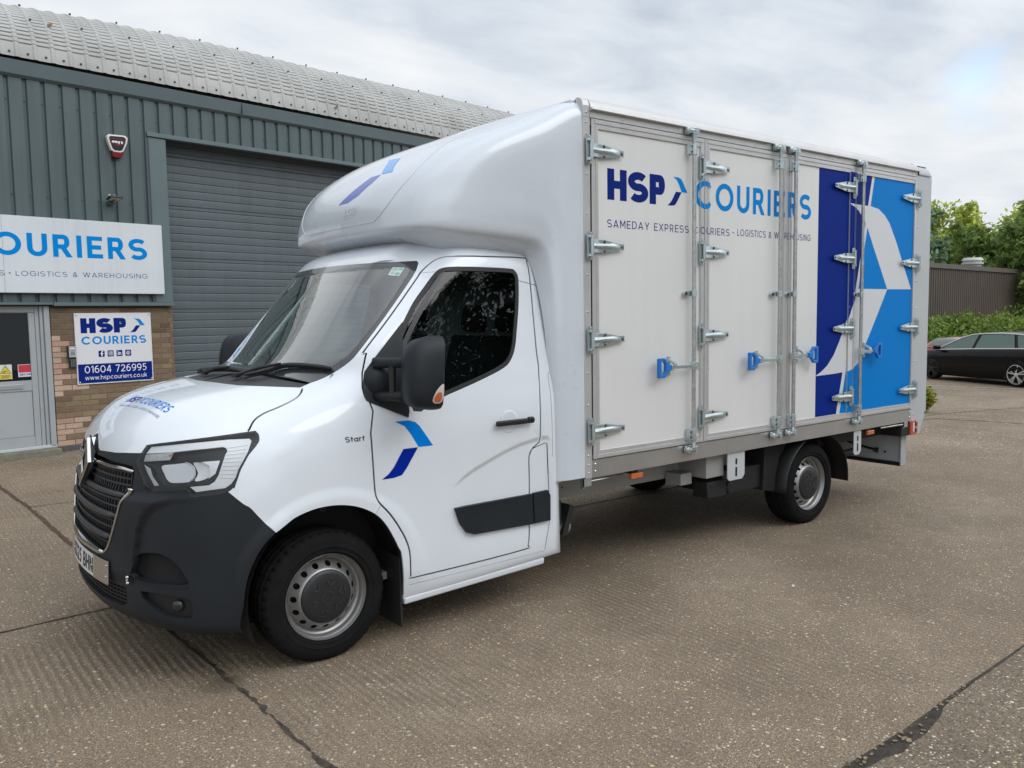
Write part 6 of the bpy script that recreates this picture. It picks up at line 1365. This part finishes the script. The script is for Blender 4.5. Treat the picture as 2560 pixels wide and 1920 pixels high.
    m.build('lever', STEEL, D, bevel=.0015, fixn=True)
    gl_ = .128; m = MB(); sgn = hs
    # looped blue grip
    outer = [(0, .018), (.03, .022), (.065, .060), (.072, .066), (.122, .066), (.128, .060), (.128, -.060), (.122, -.066), (.072, -.066), (.065, -.060), (.03, -.022), (0, -.018)]
    inner = [(.062, .022), (.078, .044), (.103, .044), (.103, -.044), (.078, -.044), (.062, -.022)]
    v, f = fill(outer, None, [inner]); q = [(ex_+sgn*(a-.012), b) for a, b in v]; yA, yB_ = ly-.010, ly+.014
    m.add([(a, yA, hz+b) for a, b in q], f); m.add([(a, yB_, hz+b) for a, b in q], f)
    for lp in (outer, inner):
        P_ = [(ex_+sgn*(a-.012), hz+b) for a, b in lp]; n_ = len(P_)
        m.add([(a, yA, b) for a, b in P_]+[(a, yB_, b) for a, b in P_], [(k, (k+1) % n_, n_+(k+1) % n_, n_+k) for k in range(n_)])
    m.build('blue_handle', plain('blue plastic', (.008, .17, .55), .38), D, bevel=.004, seg=2, weld=1e-5, fixn=True)
# ---- vinyl: pieces lie on the panels and on the frame flanges they cross
zones = []
for (x0, x1, s, wl, wr, rx, hs), D in zip(doors, DO):
    zones += [(x0+wl, x1-wr, 0, D), (x0, x0+wl*.55, 1, D), (x0+wl*.55, x0+wl, 2, D), (x1-wr, x1-wr*.55, 2, D), (x1-wr*.55, x1, 1, D)]
def vinyl(shapes, mat, name, lay=0, frames=True):
    per = {}
    for v, f in shapes:
        for a, b, k, D in zones:
            if k and not frames: continue
            if v[:, 0].max() < a or v[:, 0].min() > b: continue
            for P_ in clipx(v, f, a, b): per.setdefault(D, MB()).add([(p, YB-{0: .0, 1: .010, 2: .0125}[k]-.0008-.0005*lay, q) for p, q in P_], [tuple(range(len(P_)))])
    for D, m in per.items(): m.build(name, mat, D, fixn=False)
vinyl(text_tris('HSP', .255, 1.921, 2.46, 2.48, .193, .10), NAVY, 'lettering'); cl_, cd_ = chevron(2.473, 2.676, 2.482, 2.674); vinyl([fill(cl_)], SKYB, 'lettering'); vinyl([fill(cd_)], NAVY, 'lettering')
vinyl(text_tris('COURIERS', .185, 2.752, 4.138, 2.48, .193, .20), SKYB, 'lettering')
vinyl(text_tris('SAMEDAY EXPRESS COURIERS', .115, 1.919, 3.13, 2.308, .049, .24)+text_tris('•', .1, 3.165, 3.18, 2.315, .040)+text_tris('LOGISTICS & WAREHOUSING', .115, 3.22, 4.142, 2.315, .049, .24), NAVY, 'small_lettering')
rnavy = plain('deep blue vinyl', (.001, .020, .21), .45, spec=.06); rsky = plain('panel sky vinyl', (.0, .20, .60), .45, spec=.06); gv = plain('pale grey vinyl', (.62, .64, .66), .35)
zb_, zt_ = .906, 2.906
vinyl([fill([(4.243, zb_), (4.55, zb_), (4.855, 2.09), (5.05, zt_), (4.25, zt_)])], rnavy, 'artwork', 0, True)
vinyl([fill([(4.60, zb_), (5.765, zb_), (5.765, zt_), (5.09, zt_), (4.895, 2.09)])], rsky, 'artwork', 0, True)
vinyl([fill([(4.55, zb_), (4.60, zb_), (4.895, 2.09), (5.09, zt_), (5.05, zt_), (4.855, 2.09)])], gv, 'artwork', 0, True)
up = [(4.682, 2.649), (5.032, 2.648), (5.16, 2.633), (5.262, 2.587), (5.35, 2.52), (5.473, 2.36), (5.60, 2.17), (5.752, 1.95), (5.333, 1.947), (5.22, 2.115), (5.10, 2.29), (4.992, 2.455), (4.93, 2.53), (4.84, 2.60)]
dn = [(5.333, 1.947), (5.20, 1.76), (5.085, 1.60), (4.982, 1.462), (4.94, 1.375), (4.86, 1.305), (4.77, 1.268), (4.678, 1.252), (4.50, 1.245), (4.236, 1.24), (4.33, 1.275), (4.409, 1.319), (4.50, 1.40), (4.579, 1.508), (4.679, 1.671), (4.85, 1.947)]
vinyl([fill(up)], gv, 'artwork', 1, True); vinyl([fill(dn)], gv, 'artwork', 1, True)
# ---------------------------------------------------------------- chassis and running gear
chm = plain('chassis grey', (.30, .30, .29), .5, var=.06, vscale=2)
for a, b in (((1.50, 1.64, .545), (5.9, 1.71, .735)), ((3.9, .26, .58), (5.9, .30, .735))): m = MB(); m.box(a, b); m.build('chassis_rail', chm, van, bevel=.004)
for a, b in (((2.80, .06, .515), (2.92, .21, .60)), ((1.50, YB+.02, .736), (1.76, .22, .742)), ((2.96, -.04, .56), (3.16, .24, .735))): m = MB(); m.box(a, b); m.build('outrigger', chm, van, bevel=.003)
m = MB(); m.box((1.50, .22, .545), (3.899, .29, .735))
for x, z in ((1.80, .62), (2.0, .60), (2.60, .66)): m.lathe([(0, -.001), (.009, -.001), (.009, .002)], (x, .2195, z), 'y', 10, 1)
m.build('chassis_rail', [chm, VOID], van, bevel=.004)
for x0, x1, za, zb2 in ((3.143, 3.344, .525, .748), (4.86, 4.975, .52, .735)):
    m = MB(); m.prism([(x0, zb2), (x0, za+.02), (x0+.02, za), (x1-.03, za), (x1, za+.03), (x1, zb2)], lambda a, b, d: (a, d, b), YB+.012, YB+.018); br = m.build('hanger_plate', plain('hanger grey', (.50, .52, .53), .45), van, fixn=True)
    m = MB(); xc = (x0+x1)/2
    for zc in (.662, .585): m = MB(); m.prism([(xc+.010*math.cos(R(a)), zc+(.014 if math.sin(R(a)) > 0 else -.014)*(1 if zc > .6 else 1.9)+.010*math.sin(R(a))) for a in range(0, 360, 24)], lambda a, b, d: (a, d, b), YB+.010, YB+.0115); m.build('plate_slot', VOID, br, fixn=True)
UB = plain('underbody black', (.010, .010, .011), .65)
m = MB(); m.box((3.0, -.02, .40), (3.22, .12, .52)); m.lathe([(0, -.02), (.04, -.02), (.05, 0), (.05, .1)], (3.30, .02, .44), 'y', 16); m.build('spring_hanger', UB, van, bevel=.006, autos=40)
m = MB(); m.box((3.25, .05, .38), (4.2, .5, .56)); m.build('battery_box', UB, van, bevel=.006); m = MB(); m.box((1.4, .45, .56), (2.9, 1.2, .72)); m.build('fuel_tank', UB, van, bevel=.02)
for x in (4.332, 0): m = MB(); m.tube([(x, .2, .335), (x, 1.73, .335)], .055, 12); m.build('axle', UB, van, autos=40)
m = MB(); m.tube([(3.2, .18, .44), (5.3, .18, .47)], .035, 8); m.build('leaf_spring', UB, van, autos=40)
for s_ in (1, -1):
    yy = (lambda y: y) if s_ > 0 else (lambda y: 2*YC-y)
    m = MB(); A = np.linspace(R(-6), R(184), 30); P = []
    for y, k in ((-.060, .965), (-.072, .985), (-.066, 1.0), (.02, 1.005), (.26, 1.0)): P.append([(4.36+.455*k*math.cos(a)*(1.02 if math.cos(a) < 0 else 1.0), yy(y), .345+.41*k*math.sin(a)) for a in A])
    m.grid(P); o = m.build('mudguard', plain('mudguard black', (.014, .0145, .0155), .5), van, autos=60, fixn=True); so = o.modifiers.new('s', 'SOLIDIFY'); so.thickness = .006
    m = MB(); m.prism([(4.36-.475+.0, .33), (4.36-.47, .45), (4.36-.42, .60), (4.36-.32, .70), (4.36-.62, .70), (4.36-.64, .36)], lambda a, b, d: (a, d, b), yy(.02), yy(.26)); m.build('mudguard_apron', plain('apron black', (.006, .006, .007), .8), van, fixn=True)
# rear under-run plate, lamp, markers, chrome stays
ug = plain('underrun grey', (.40, .42, .435), .45, var=.04)
m = MB(); m.box((5.80, -.02, .335), (5.84, 1.95, .605)); up_ = m.build('rear_panel', ug, van, bevel=.004); m = MB(); m.box((5.775, -.035, .305), (5.870, -.021, .61)); m.box((5.845, -.02, .31), (5.868, 1.95, .60)); m.build('panel_return', ug, up_, bevel=.010, seg=2)
m = MB(); m.box((5.79, -.018, .300), (5.842, 1.95, .334)); m.build('panel_edge', BLKS, up_)
m = MB(); m.tube([(5.70, .75, .60), (5.77, .56, .50), (5.785, .42, .46), (5.79, .23, .43)], .011, 8); m.tube([(5.78, .235, .43), (5.80, .20, .426)], [.02, .026], 12); m.tube([(5.79, .131, .419), (5.80, .131, .419)], .010, 10); m.build('cable', BLKS, up_, autos=40)
m = MB(); m.box((5.66, -.09, .60), (5.805, .5, .742)); m.box((4.6, .1, .60), (5.7, .6, .73)); m.build('rear_bracket', plain('bracket black', (.012, .012, .013), .6), van)
m = MB(); m.box((5.808, -.108, .600), (5.935, -.02, .742)); lp = m.build('tail_lamp', plain('lamp red', (.52, .065, .035), .25, coat=1), van, bevel=.012, seg=2)
for z in (.705, .645): m = MB(); m.lathe([(0, -.004), (.02, -.003), (.024, 0)], (5.90, -.1085, z), 'y', 16); m.build('lamp_lens', plain('lens dark', (.07, .02, .02), .15, coat=1), lp, smooth=True)
m = MB(); m.box((5.845, -.1105, .635), (5.862, -.1085, .715)); m.build('lamp_label', WHT, lp)
for x in (2.19, 5.127):
    m = MB(); m.box((x-.055, YB+.005, .675), (x+.055, YB+.030, .712)); mk = m.build('side_marker', plain('amber lens', (.55, .13, .03), .2, coat=1), van, bevel=.005, seg=2)
    m = MB(); m.box((x-.03, YB+.031, .69), (x+.03, YB+.05, .735)); m.tube([(x-.02, YB+.05, .71), (x-.12, YB+.07, .735)], .008, 6); m.build('marker_bracket', BLKS, mk)
for x0, x1, s_ in ((1.735, 2.08, 1), (5.72, 5.33, -1)):
    m = MB(); m.tube([(x0, YB+.01, .705), (x0+s_*.02, YB+.01, .712), (x1, YB+.03, .712)], .0085, 10); sy = m.build('side_stay', plain('bright stay', (.7, .7, .72), .22, metal=.95), van, smooth=True)
    m = MB(); m.box((x0-.035, YB, .685), (x0+.035, YB+.006, .735)); m.box((x0-.035, YB+.0, .672), (x0-.028, YB+.03, .735)); m.build('stay_bracket', STEEL, sy)
m = MB(); m.tube([(1.44, .08, .44), (1.70, .08, .40)], .055, 16); m.tube([(1.2, .10, .44), (1.45, .08, .44)], .035, 10); ex_ = m.build('exhaust_can', plain('dull steel', (.30, .29, .27), .5, metal=.7, var=.3, vscale=60), van, autos=40)
m = MB(); m.box((1.52, .0, .44), (1.60, .30, .60)); m.obox(Matrix.Translation((1.66, .1, .46)) @ Matrix.Rotation(R(20), 4, 'Y'), (-.02, -.1, -.10), (.02, .1, .10)); m.build('exhaust_bracket', plain('underbody black', (.010, .010, .011), .65), van)
# ================================================================ BACKGROUND
def leafy(name, mat, blobs, n, size, parent=None, seed=1, flat=.0, squash=1.0, skin=.55):
    """foliage: many small leaf-cluster faces scattered through overlapping uneven masses"""
    rg = np.random.default_rng(seed); wts = np.array([b[3]**2 for b in blobs]); wts = wts/wts.sum()
    idx = rg.choice(len(blobs), n, p=wts); d = rg.normal(size=(n, 3)); d /= np.linalg.norm(d, axis=1, keepdims=True)
    r = rg.random(n)**skin; B = np.array([b[:3] for b in blobs])[idx]; Rr_ = np.array([b[3] for b in blobs])[idx]
    ax = np.array([(b[4] if len(b) > 4 else 1.0) for b in blobs])[idx]
    lump = 1+.22*np.sin(d[:, 0]*5+idx)*np.cos(d[:, 2]*6+idx*1.7)
    P = B+d*(r*Rr_*lump)[:, None]*np.stack([np.ones(n), np.ones(n), ax], 1)
    a = rg.normal(size=(n, 3)); a /= np.linalg.norm(a, axis=1, keepdims=True); b = np.cross(a, d+rg.normal(size=(n, 3))*.6); b /= np.linalg.norm(b, axis=1, keepdims=True)+1e-9
    s = size*(.55+.9*rg.random(n))[:, None]; c = P
    V = np.stack([c-a*s*.9, c-b*s*.42+a*s*.1, c+a*s, c+b*s*.42-a*s*.1], 1).reshape(-1, 3)
    m = MB(); m.v = [tuple(x) for x in V]; m.f = [(4*i, 4*i+1, 4*i+2, 4*i+3) for i in range(n)]; m.m = [0]*n
    tone = np.repeat(.62+.76*rg.random(n)*(.6+.8*((np.sin(P[:, 0]*1.3+seed)+np.cos(P[:, 2]*1.7+P[:, 1]+seed)+2)/4)), 4)
    hue = np.repeat(rg.random(n), 4); col = np.stack([tone, hue, tone, np.ones_like(tone)], 1)
    return m.build(name, mat, parent, colors=col)
def leafmat(name, c0, c1, trans=.35):
    if name in MATS: return MATS[name]
    M = Mt(name); a = M.n('ShaderNodeAttribute'); a.attribute_name = 'tone'; sp = M.n('ShaderNodeSeparateColor'); M.l(a.outputs['Color'], sp.inputs[0])
    c = M.mix(sp.outputs[1], c0, c1); sc = M.n('ShaderNodeVectorMath', operation='SCALE'); M.l(c, sc.inputs[0]); M.l(sp.outputs[0], sc.inputs['Scale'])
    M.l(sc.outputs[0], M.b.inputs['Base Color']); M.b.inputs['Roughness'].default_value = .6; M.b.inputs['Specular IOR Level'].default_value = .3
    tr = M.n('ShaderNodeBsdfTranslucent'); M.l(sc.outputs[0], tr.inputs[0]); mx = M.n('ShaderNodeMixShader'); mx.inputs[0].default_value = trans; M.l(M.b.outputs[0], mx.inputs[1]); M.l(tr.outputs[0], mx.inputs[2]); M.l(mx.outputs[0], M.o.inputs[0])
    MATS[name] = M.m; return M.m
BARK = plain('bark', (.075, .06, .048), .95, var=.3, vscale=8)
def tree(x, y, h, w, mat, label, seed, name='tree', n=5200, conif=False, leaf=.20):
    z0 = float(gz(x, y))-.05; rg = np.random.default_rng(seed)
    t = empty(name, (x, y, z0), label, 'tree', 'trees beyond the brown warehouse')
    m = MB(); m.tube([(x, y, z0), (x+.05, y, z0+h*.25), (x-.05, y+.05, z0+h*.55), (x, y, z0+h*.9)], [.26, .2, .13, .04], 9); blobs = []
    k = 11 if not conif else 13
    for i in range(k):
        f = (i+.5)/k; a = i*2.4+seed; hh = z0+h*(.28+.68*f)
        rad = w*(math.sin(math.pi*min(1, .22+.72*f))**.8 if not conif else (1.05-f))*.62
        bx, by = x+rad*math.cos(a), y+rad*math.sin(a); m.tube([(x, y, hh-h*.14), ((x+bx)/2, (y+by)/2, hh-h*.05), (bx, by, hh)], [.09, .06, .02], 6)
        br = w*(.36+.16*rg.random())*(1.0 if not conif else 1.15-.65*f); blobs.append((bx, by, hh+.1*h*(rg.random()-.5), br, .85 if not conif else 1.2))
        for q in range(2): blobs.append((bx+rg.normal()*br*.8, by+rg.normal()*br*.8, hh+rg.normal()*br*.7, br*.42, .9))
    blobs.append((x, y, z0+h*.93, w*.26, 1.1))
    m.build('trunk', BARK, t, smooth=True); leafy('crown', mat, blobs, n, leaf, t, seed)
L_yel = leafmat('leaf yellow green', (.34, .43, .07), (.48, .53, .11)); L_mid = leafmat('leaf mid green', (.23, .34, .08), (.36, .44, .11)); L_blu = leafmat('leaf blue green', (.12, .21, .12), (.20, .29, .14)); L_drk = leafmat('leaf dark green', (.125, .20, .05), (.19, .265, .07)); L_wd = leafmat('leaf woodland', (.026, .045, .014), (.04, .065, .018), .2); L_hdg = leafmat('leaf hedge', (.12, .20, .025), (.20, .27, .045)); L_var = leafmat('leaf variegated', (.42, .36, .02), (.10, .17, .02)); L_grs = leafmat('grass blade', (.08, .15, .02), (.12, .20, .03))
for a in ((43.0, 18.6, 8.4, 2.6, L_blu, 'blue-green conical tree rising right behind the van\'s rear corner', 3, 'tree', 5200, True),
          (55.0, 23.3, 8.6, 2.9, L_yel, 'yellow-green tree left of the roof vent, between blue-green and dark crowns', 11),
          (48.5, 17.6, 6.6, 2.6, L_drk, 'low dark green tree in front of the taller yellow-green crowns', 17),
          (55.2, 21.0, 8.3, 3.0, L_yel, 'tall yellow-green tree directly behind the white roof vent', 23),
          (49.8, 16.2, 6.3, 2.4, L_mid, 'rounded mid-green tree beside the white roof vent on its right', 29),
          (50.5, 15.3, 7.9, 2.5, L_mid, 'open-branched green tree with sky showing through at the picture\'s right edge', 37),
          (57.5, 18.2, 8.0, 3.0, L_yel, 'pale yellow-green tree half cut off at the right edge', 41),
          (58.5, 26.5, 9.2, 3.2, L_mid, 'tall mid-green tree furthest back behind the conical one', 47),
          (46.5, 14.0, 6.2, 2.3, L_drk, 'dark bushy tree low at the right edge above the warehouse', 53)): tree(*a)
# brown profiled-sheet warehouse with a roof cowl
wh = empty('warehouse', (46, 14.4, 0), 'low brown corrugated warehouse behind the parked cars', 'building')
brn = plain('brown cladding', (.066, .049, .037), .6, var=.12, vscale=.6); m = MB(); P0, P1 = np.array([30.0, 13.13]), np.array([82.0, 17.1]); L_ = np.linalg.norm(P1-P0); d2 = (P1-P0)/L_; nn2 = np.array([d2[1], -d2[0]]); Q = []; u = 0
while u < L_:
    for du, o in ((0, 0), (.10, 0), (.12, .03), (.19, .03), (.21, 0)): Q.append(P0+d2*(u+du)+nn2*o)
    u += .24
m.grid([[(p[0], p[1], z) for p in Q] for z in (3.62, -.4)]); m.build('wall', brn, wh)
m = MB(); A, B = P0+nn2*.12, P1+nn2*.12; C_, D_ = P0-nn2*9, P1-nn2*9
m.add([(*(P0+nn2*.10), 3.55), (*(P1+nn2*.10), 3.55), (*(P1+nn2*.10), 3.76), (*(P0+nn2*.10), 3.76), (*(P1-nn2*.3), 3.78), (*(P0-nn2*.3), 3.78), (*(P1-nn2*8), 4.3), (*(P0-nn2*8), 4.3)], [(0, 1, 2, 3), (3, 2, 4, 5), (5, 4, 6, 7)]); m.build('roof', plain('brown roof', (.085, .075, .064), .6, var=.15), wh, fixn=True)
m = MB(); m.lathe([(.0, .50), (.40, .48), (.47, .40), (.49, .34), (.42, .32), (.42, .26), (.50, .24), (.50, .16), (.40, .13), (.36, -.5)], (41.6, 14.9, 3.80), 'z', 24); m.build('roof_vent', plain('vent grey', (.46, .46, .44), .5), wh, autos=50, fixn=True)
# hedge and grass bank in front of it
rg = np.random.default_rng(5); bl = []
for i in range(70):
    f = i/69; x, y = 27.0+f*13, 11.35-f*2.6; bl.append((x+rg.normal()*.3, y+rg.normal()*.3, .42+.35*rg.random()+.12*math.sin(i*.9)+(.9 if i < 7 and i % 2 else 0)*.6, .75+.35*rg.random(), .95))
hg = empty('hedge', (33, 10.5, -.3), 'long untrimmed green hedge in front of the brown warehouse', 'hedge'); leafy('foliage', L_hdg, bl, 26000, .095, hg, 71); leafy('inner_foliage', L_drk, [(b[0], b[1], b[2]-.05, b[3]*.92, b[4]) for b in bl], 7000, .12, hg, 72)
for i in range(0, 70, 5): b = bl[i]; m = MB(); m.tube([(b[0], b[1], -.4), (b[0]+.1, b[1], .6)], [.05, .02], 5); m.build('stem', BARK, hg)
m = MB(); X = np.linspace(24, 44, 30); m.grid([[(x, 11.9-(x-27)*.2+o, z+.04*math.sin(x*3+o)) for x in X] for o, z in ((-3.2, -.26), (-1.9, .25), (-.9, .40), (1, .45))]); tag(m.build('grass_bank', plain('grass', (.075, .125, .022), .95, var=.35, vscale=5), smooth=True, fixn=True), kind='structure')
# clipped variegated shrub at the corner of the yard
sb = empty('shrub', (12.75, 3.2, -.04), 'small clipped yellow and green variegated shrub beside the van\'s rear corner', 'shrub')
leafy('foliage', L_var, [(12.74, 3.20, .14, .20, 1.0), (12.78, 3.16, .24, .19, 1.0), (12.70, 3.24, .30, .17, .9), (12.84, 3.24, .20, .18, 1)], 2600, .030, sb, 8, skin=.4)
leafy('inner_foliage', L_drk, [(12.76, 3.2, .2, .19, 1.05)], 900, .04, sb, 9, skin=.9)
m = MB(); m.tube([(12.76, 3.2, -.06), (12.76, 3.2, .16)], [.03, .02], 6); m.build('stem', BARK, sb)
# bay markings
m = MB()
def strip(m, a, b, w):
    a, b = np.array(a), np.array(b); d = (b-a)/np.linalg.norm(b-a); n = np.array([-d[1], d[0]])*w/2
    for t0 in np.arange(0, 1, .1):
        p, q = a+(b-a)*t0, a+(b-a)*(t0+.1); m.add([(*(p-n), float(gz(*p))+.006), (*(q-n), float(gz(*q))+.006), (*(q+n), float(gz(*q))+.006), (*(p+n), float(gz(*p))+.006)], [(0, 1, 2, 3)])
strip(m, (18.35, 8.7), (19.158, 5.228), .09); strip(m, (19.277, 5.133), (20.6, -.6), .09); tag(m.build('bay_marking', plain('worn white paint', (.42, .41, .38), .8, var=.25, vscale=6)), kind='structure')
# ---------------------------------------------------------------- parked cars
def car(label, org, ang, paint, group=None, su=1.0, sz=1.0):
    org = np.array(org, float); c, s = math.cos(R(ang)), math.sin(R(ang)); Wd = 1.79
    T = lambda u, v, z: (org[0]+c*u*su+s*v, org[1]+s*u*su-c*v, org[2]+z*sz)
    t = empty('parked_car', T(1.33, Wd/2, 0), label, 'car', group)
    U = np.array([-.82, -.80, -.74, -.6, -.4, -.2, 0, .3, .6, 1.0, 1.4, 1.8, 2.2, 2.5, 2.67, 2.9, 3.1, 3.3, 3.42, 3.5, 3.53])
    hw = np.interp(U, [-.82, -.78, -.6, 0, 1.4, 2.67, 3.1, 3.35, 3.53], [.66, .76, .84, .885, .895, .885, .85, .76, .52])
    zb = np.interp(U, [-.82, -.74, -.5, 0, 1.4, 2.6, 2.8, 3.2, 3.42, 3.53], [.70, .93, .975, .965, .905, .83, .82, .765, .70, .58])
    zl = np.interp(U, [-.82, -.5, 0, 2.67, 3.2, 3.53], [.30, .17, .13, .10, .14, .26])
    rows = []
    for u, w, b, l in zip(U, hw, zb, zl):
        sec = [(.72, l), (.93, l+.03), (.985, l+.14), (1.0, l+(b-l)*.42), (.985, l+(b-l)*.70), (.992, l+(b-l)*.74), (.965, l+(b-l)*.95), (.93, b), (.80, b+.012), (.45, b+.03), (0, b+.036)]
        r_ = [(Wd/2-w*k, z) for k, z in sec]; rows.append([T(u, v, z) for v, z in r_]+[T(u, Wd-v, z) for v, z in r_[::-1][1:]])
    m = MB(); m.grid(rows); m.add(rows[0], [tuple(range(len(rows[0])))]); m.add(rows[-1], [tuple(range(len(rows[-1])))]); bd_ = m.build('body', paint, t, autos=38, fixn=True)
    roof = lambda u: float(np.interp(u, [-.70, -.60, -.45, -.2, .2, .7, 1.2, 1.6, 1.9, 2.3, 2.72], [.98, 1.12, 1.26, 1.345, 1.375, 1.385, 1.365, 1.31, 1.215, 1.03, .83])); belt = lambda u: float(np.interp(u, [-.7, 0, 1.4, 2.72], [.975, .965, .905, .825]))
    side = lambda z: .055+(z-.85)*.42 if z > .85 else .055
    m = MB(); rows = []
    for u in np.r_[np.linspace(-.70, -.2, 6), np.linspace(0, 2.72, 15)]:
        zr, zb_ = roof(u), belt(u)-.02; f = np.linspace(0, 1, 6); half = [(side(zb_+(zr-.03-zb_)*k)+.03, zb_+(max(zr-.03, zb_)-zb_)*k) for k in f]+[(side(zr)+.10, zr-.008), (Wd/2-.3, zr+.006), (Wd/2, zr+.012)]
        rows.append([T(u, v, z) for v, z in half]+[T(u, Wd-v, z) for v, z in half[::-1][1:]])
    m.grid(rows); m.build('cabin', paint, t, autos=45, fixn=True)
    gls = plain('car glass', (.095, .155, .135), .08, spec=.4)
    for nm, P_ in (('side_window', [(2.50, .855), (2.05, 1.085), (1.86, 1.185), (1.62, 1.265), (1.36, 1.30), (1.42, .925)]), ('side_window', [(1.33, .93), (1.26, 1.305), (.75, 1.325), (.32, 1.315), (.16, .97), (.7, .95)]), ('side_window', [(.07, .985), (.23, 1.31), (-.12, 1.28), (-.34, 1.19), (-.46, 1.02)])):
        for far in (0, 1):
            m = MB(); m.add([T(u, (Wd-side(z)-.018) if far else side(z)+.018, z) for u, z in P_], [tuple(range(len(P_)))]); w = m.build(nm, gls, t)
    m = MB(); L = [(2.62, .83), (2.1, 1.09), (1.86, 1.205), (1.58, 1.295), (1.2, 1.335), (.7, 1.35), (.2, 1.335), (-.15, 1.30), (-.40, 1.19), (-.54, 1.0)]; m.tube([T(u, side(z)+.016, z) for u, z in L], .016, 6)
    m.tube([T(u, side(belt(u))+.003, belt(u)+.012) for u in np.linspace(-.54, 2.6, 9)], .015, 6); m.build('window_trim', plain('trim bright', (.72, .72, .72), .3, metal=.3), t)
    # screens: strips following the cabin at front and back
    for nm, us in (('rear_screen', (-.66, -.56, -.45, -.32)), ('windscreen', (1.72, 1.95, 2.2, 2.45, 2.62))):
        m = MB(); m.grid([[T(u, v, roof(u)+.020-.02*abs(v-Wd/2)) for v in np.linspace(.36, Wd-.36, 7)] for u in us]); m.build(nm, gls, t, smooth=True)
    for far in (0, 1):
        m = MB(); vv = (lambda v: Wd-v) if far else (lambda v: v); m.box((-.79, .0, .72), (-.60, .16, .88)); m.v = [T(u, vv(v+.045), z) for u, v, z in m.v]; m.build('tail_light', plain('tail red', (.30, .015, .015), .15, coat=1), t, bevel=.03, seg=2)
        m = MB(); m.box((3.15, .0, .60), (3.40, .10, .72)); m.v = [T(u, vv(v+.09), z) for u, v, z in m.v]; m.build('headlight', plain('head clear', (.4, .42, .44), .1, coat=1), t, bevel=.02)
        m = MB(); m.box((2.36, -.13, .86), (2.48, .04, .98)); m.v = [T(u, vv(v), z) for u, v, z in m.v]; m.build('door_mirror', paint, t, bevel=.03, seg=2)
        for u in (.38, 1.62):
            m = MB(); m.box((u-.09, -.030, .725+.03*(u < 1)), (u+.09, .0, .745+.03*(u < 1))); m.v = [T(a, vv(v+.018), z) for a, v, z in m.v]; m.build('door_handle', paint, t, bevel=.006)
    m = MB()
    for u in (1.38, .24): m.tube([T(u, side(0)+.0, .30), T(u, .004, .50), T(u-.01, .012, .70), T(u-.02, .040, .92)], .004, 4)
    m.build('door_gap', VOID, t)
    m = MB()
    for u in (0.0, 2.67):
        for far in (0, 1):
            a = T(u, Wd-.02 if far else .02, .335); P_ = [T(u+.365*math.cos(q), (Wd+.004-.03) if far else .022, .325+.365*math.sin(q)) for q in np.linspace(R(-18), R(198), 24)]
            m.add(P_, [tuple(range(24))])
    m.build('wheel_well', VOID, t)
    for u in (0.0, 2.67):
        for far in (0, 1):
            w = MB(); sg = -1 if far else 1; v0 = Wd-.0 if far else .0; pr = [(.21, .20), (.30, .20), (.318, .17), (.320, .05), (.305, .012), (.255, .006), (.245, .018)]
            M_ = lambda m: setattr(m, 'v', [T(u+a, v0+b*sg, .318+z) for a, b, z in m.v])
            wl = empty('wheel', T(u, v0, .318), None, None); adopt(wl, t)
            w.lathe(pr, (0, 0, 0), 'y', 40); M_(w); w.build('tyre', tyre_m, wl, smooth=True, fixn=True)
            w = MB(); w.lathe([(.252, .010), (.240, .008), (.232, .03), (.225, .12)], (0, 0, 0), 'y', 40); w.lathe([(0, .012), (.05, .014), (.06, .03)], (0, 0, 0), 'y', 20)
            for k in range(10):
                a = 2*math.pi*(k//2)/5+(.16 if k % 2 else -.16)+.31; b = 2*math.pi*(k//2)/5+(.09 if k % 2 else -.09)+.31
                P_ = [(.04*math.cos(b-.25), .04*math.sin(b-.25)), (.236*math.cos(a-.055), .236*math.sin(a-.055)), (.236*math.cos(a+.075), .236*math.sin(a+.075)), (.04*math.cos(b+.25), .04*math.sin(b+.25))]
                w.prism(P_, lambda a_, b_, d: (a_, d, b_), .014, .045)
            M_(w); w.build('rim', plain('alloy shaded', (.012, .012, .013), .4) if (u > 1 and paint == blackp) else plain('alloy silver', (.62, .62, .61), .3, metal=.6), wl, autos=40, fixn=True)  # black car's front rims: wheel-arch shade put into the rim colour
            w = MB(); w.lathe([(0, .10), (.235, .10)], (0, 0, 0), 'y', 32); M_(w); w.build('brake', VOID, wl)
    return t
blackp = plain('black car paint', (.002, .002, .0025), .25, coat=.12, spec=.15); redp = plain('red car paint', (.30, .012, .028), .25, coat=1); palep = plain('silver car paint', (.42, .43, .44), .3, metal=.4, coat=1)
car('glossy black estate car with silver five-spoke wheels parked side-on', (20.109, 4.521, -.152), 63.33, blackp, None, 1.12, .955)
car('dark red hatchback seen from behind beyond the black car\'s bonnet', (26.0, 9.2, -.30), -22, redp, None, .95, .86)
car('pale silver car mostly out of frame beyond the black car\'s tail', (27.6, 4.1, -.27), 78, palep)
# dark wood across the yard, seen only as the reflection in the cab windows and paint
rg = np.random.default_rng(2); bl = []
for i in range(14):
    for z, r_ in ((1.5, 2.4), (4.5, 2.6), (7.5, 2.6), (10.2, 2.2), (12.2, 1.8+.8*math.sin(i*2.1))): bl.append((4+i*1.75+rg.normal()*.7, -19.5+rg.normal()*1.0, z+rg.normal()*.6, r_, 1.05))
tag(leafy('woodland', L_wd, bl, 40000, .23, None, 91, skin=.7), kind='stuff')
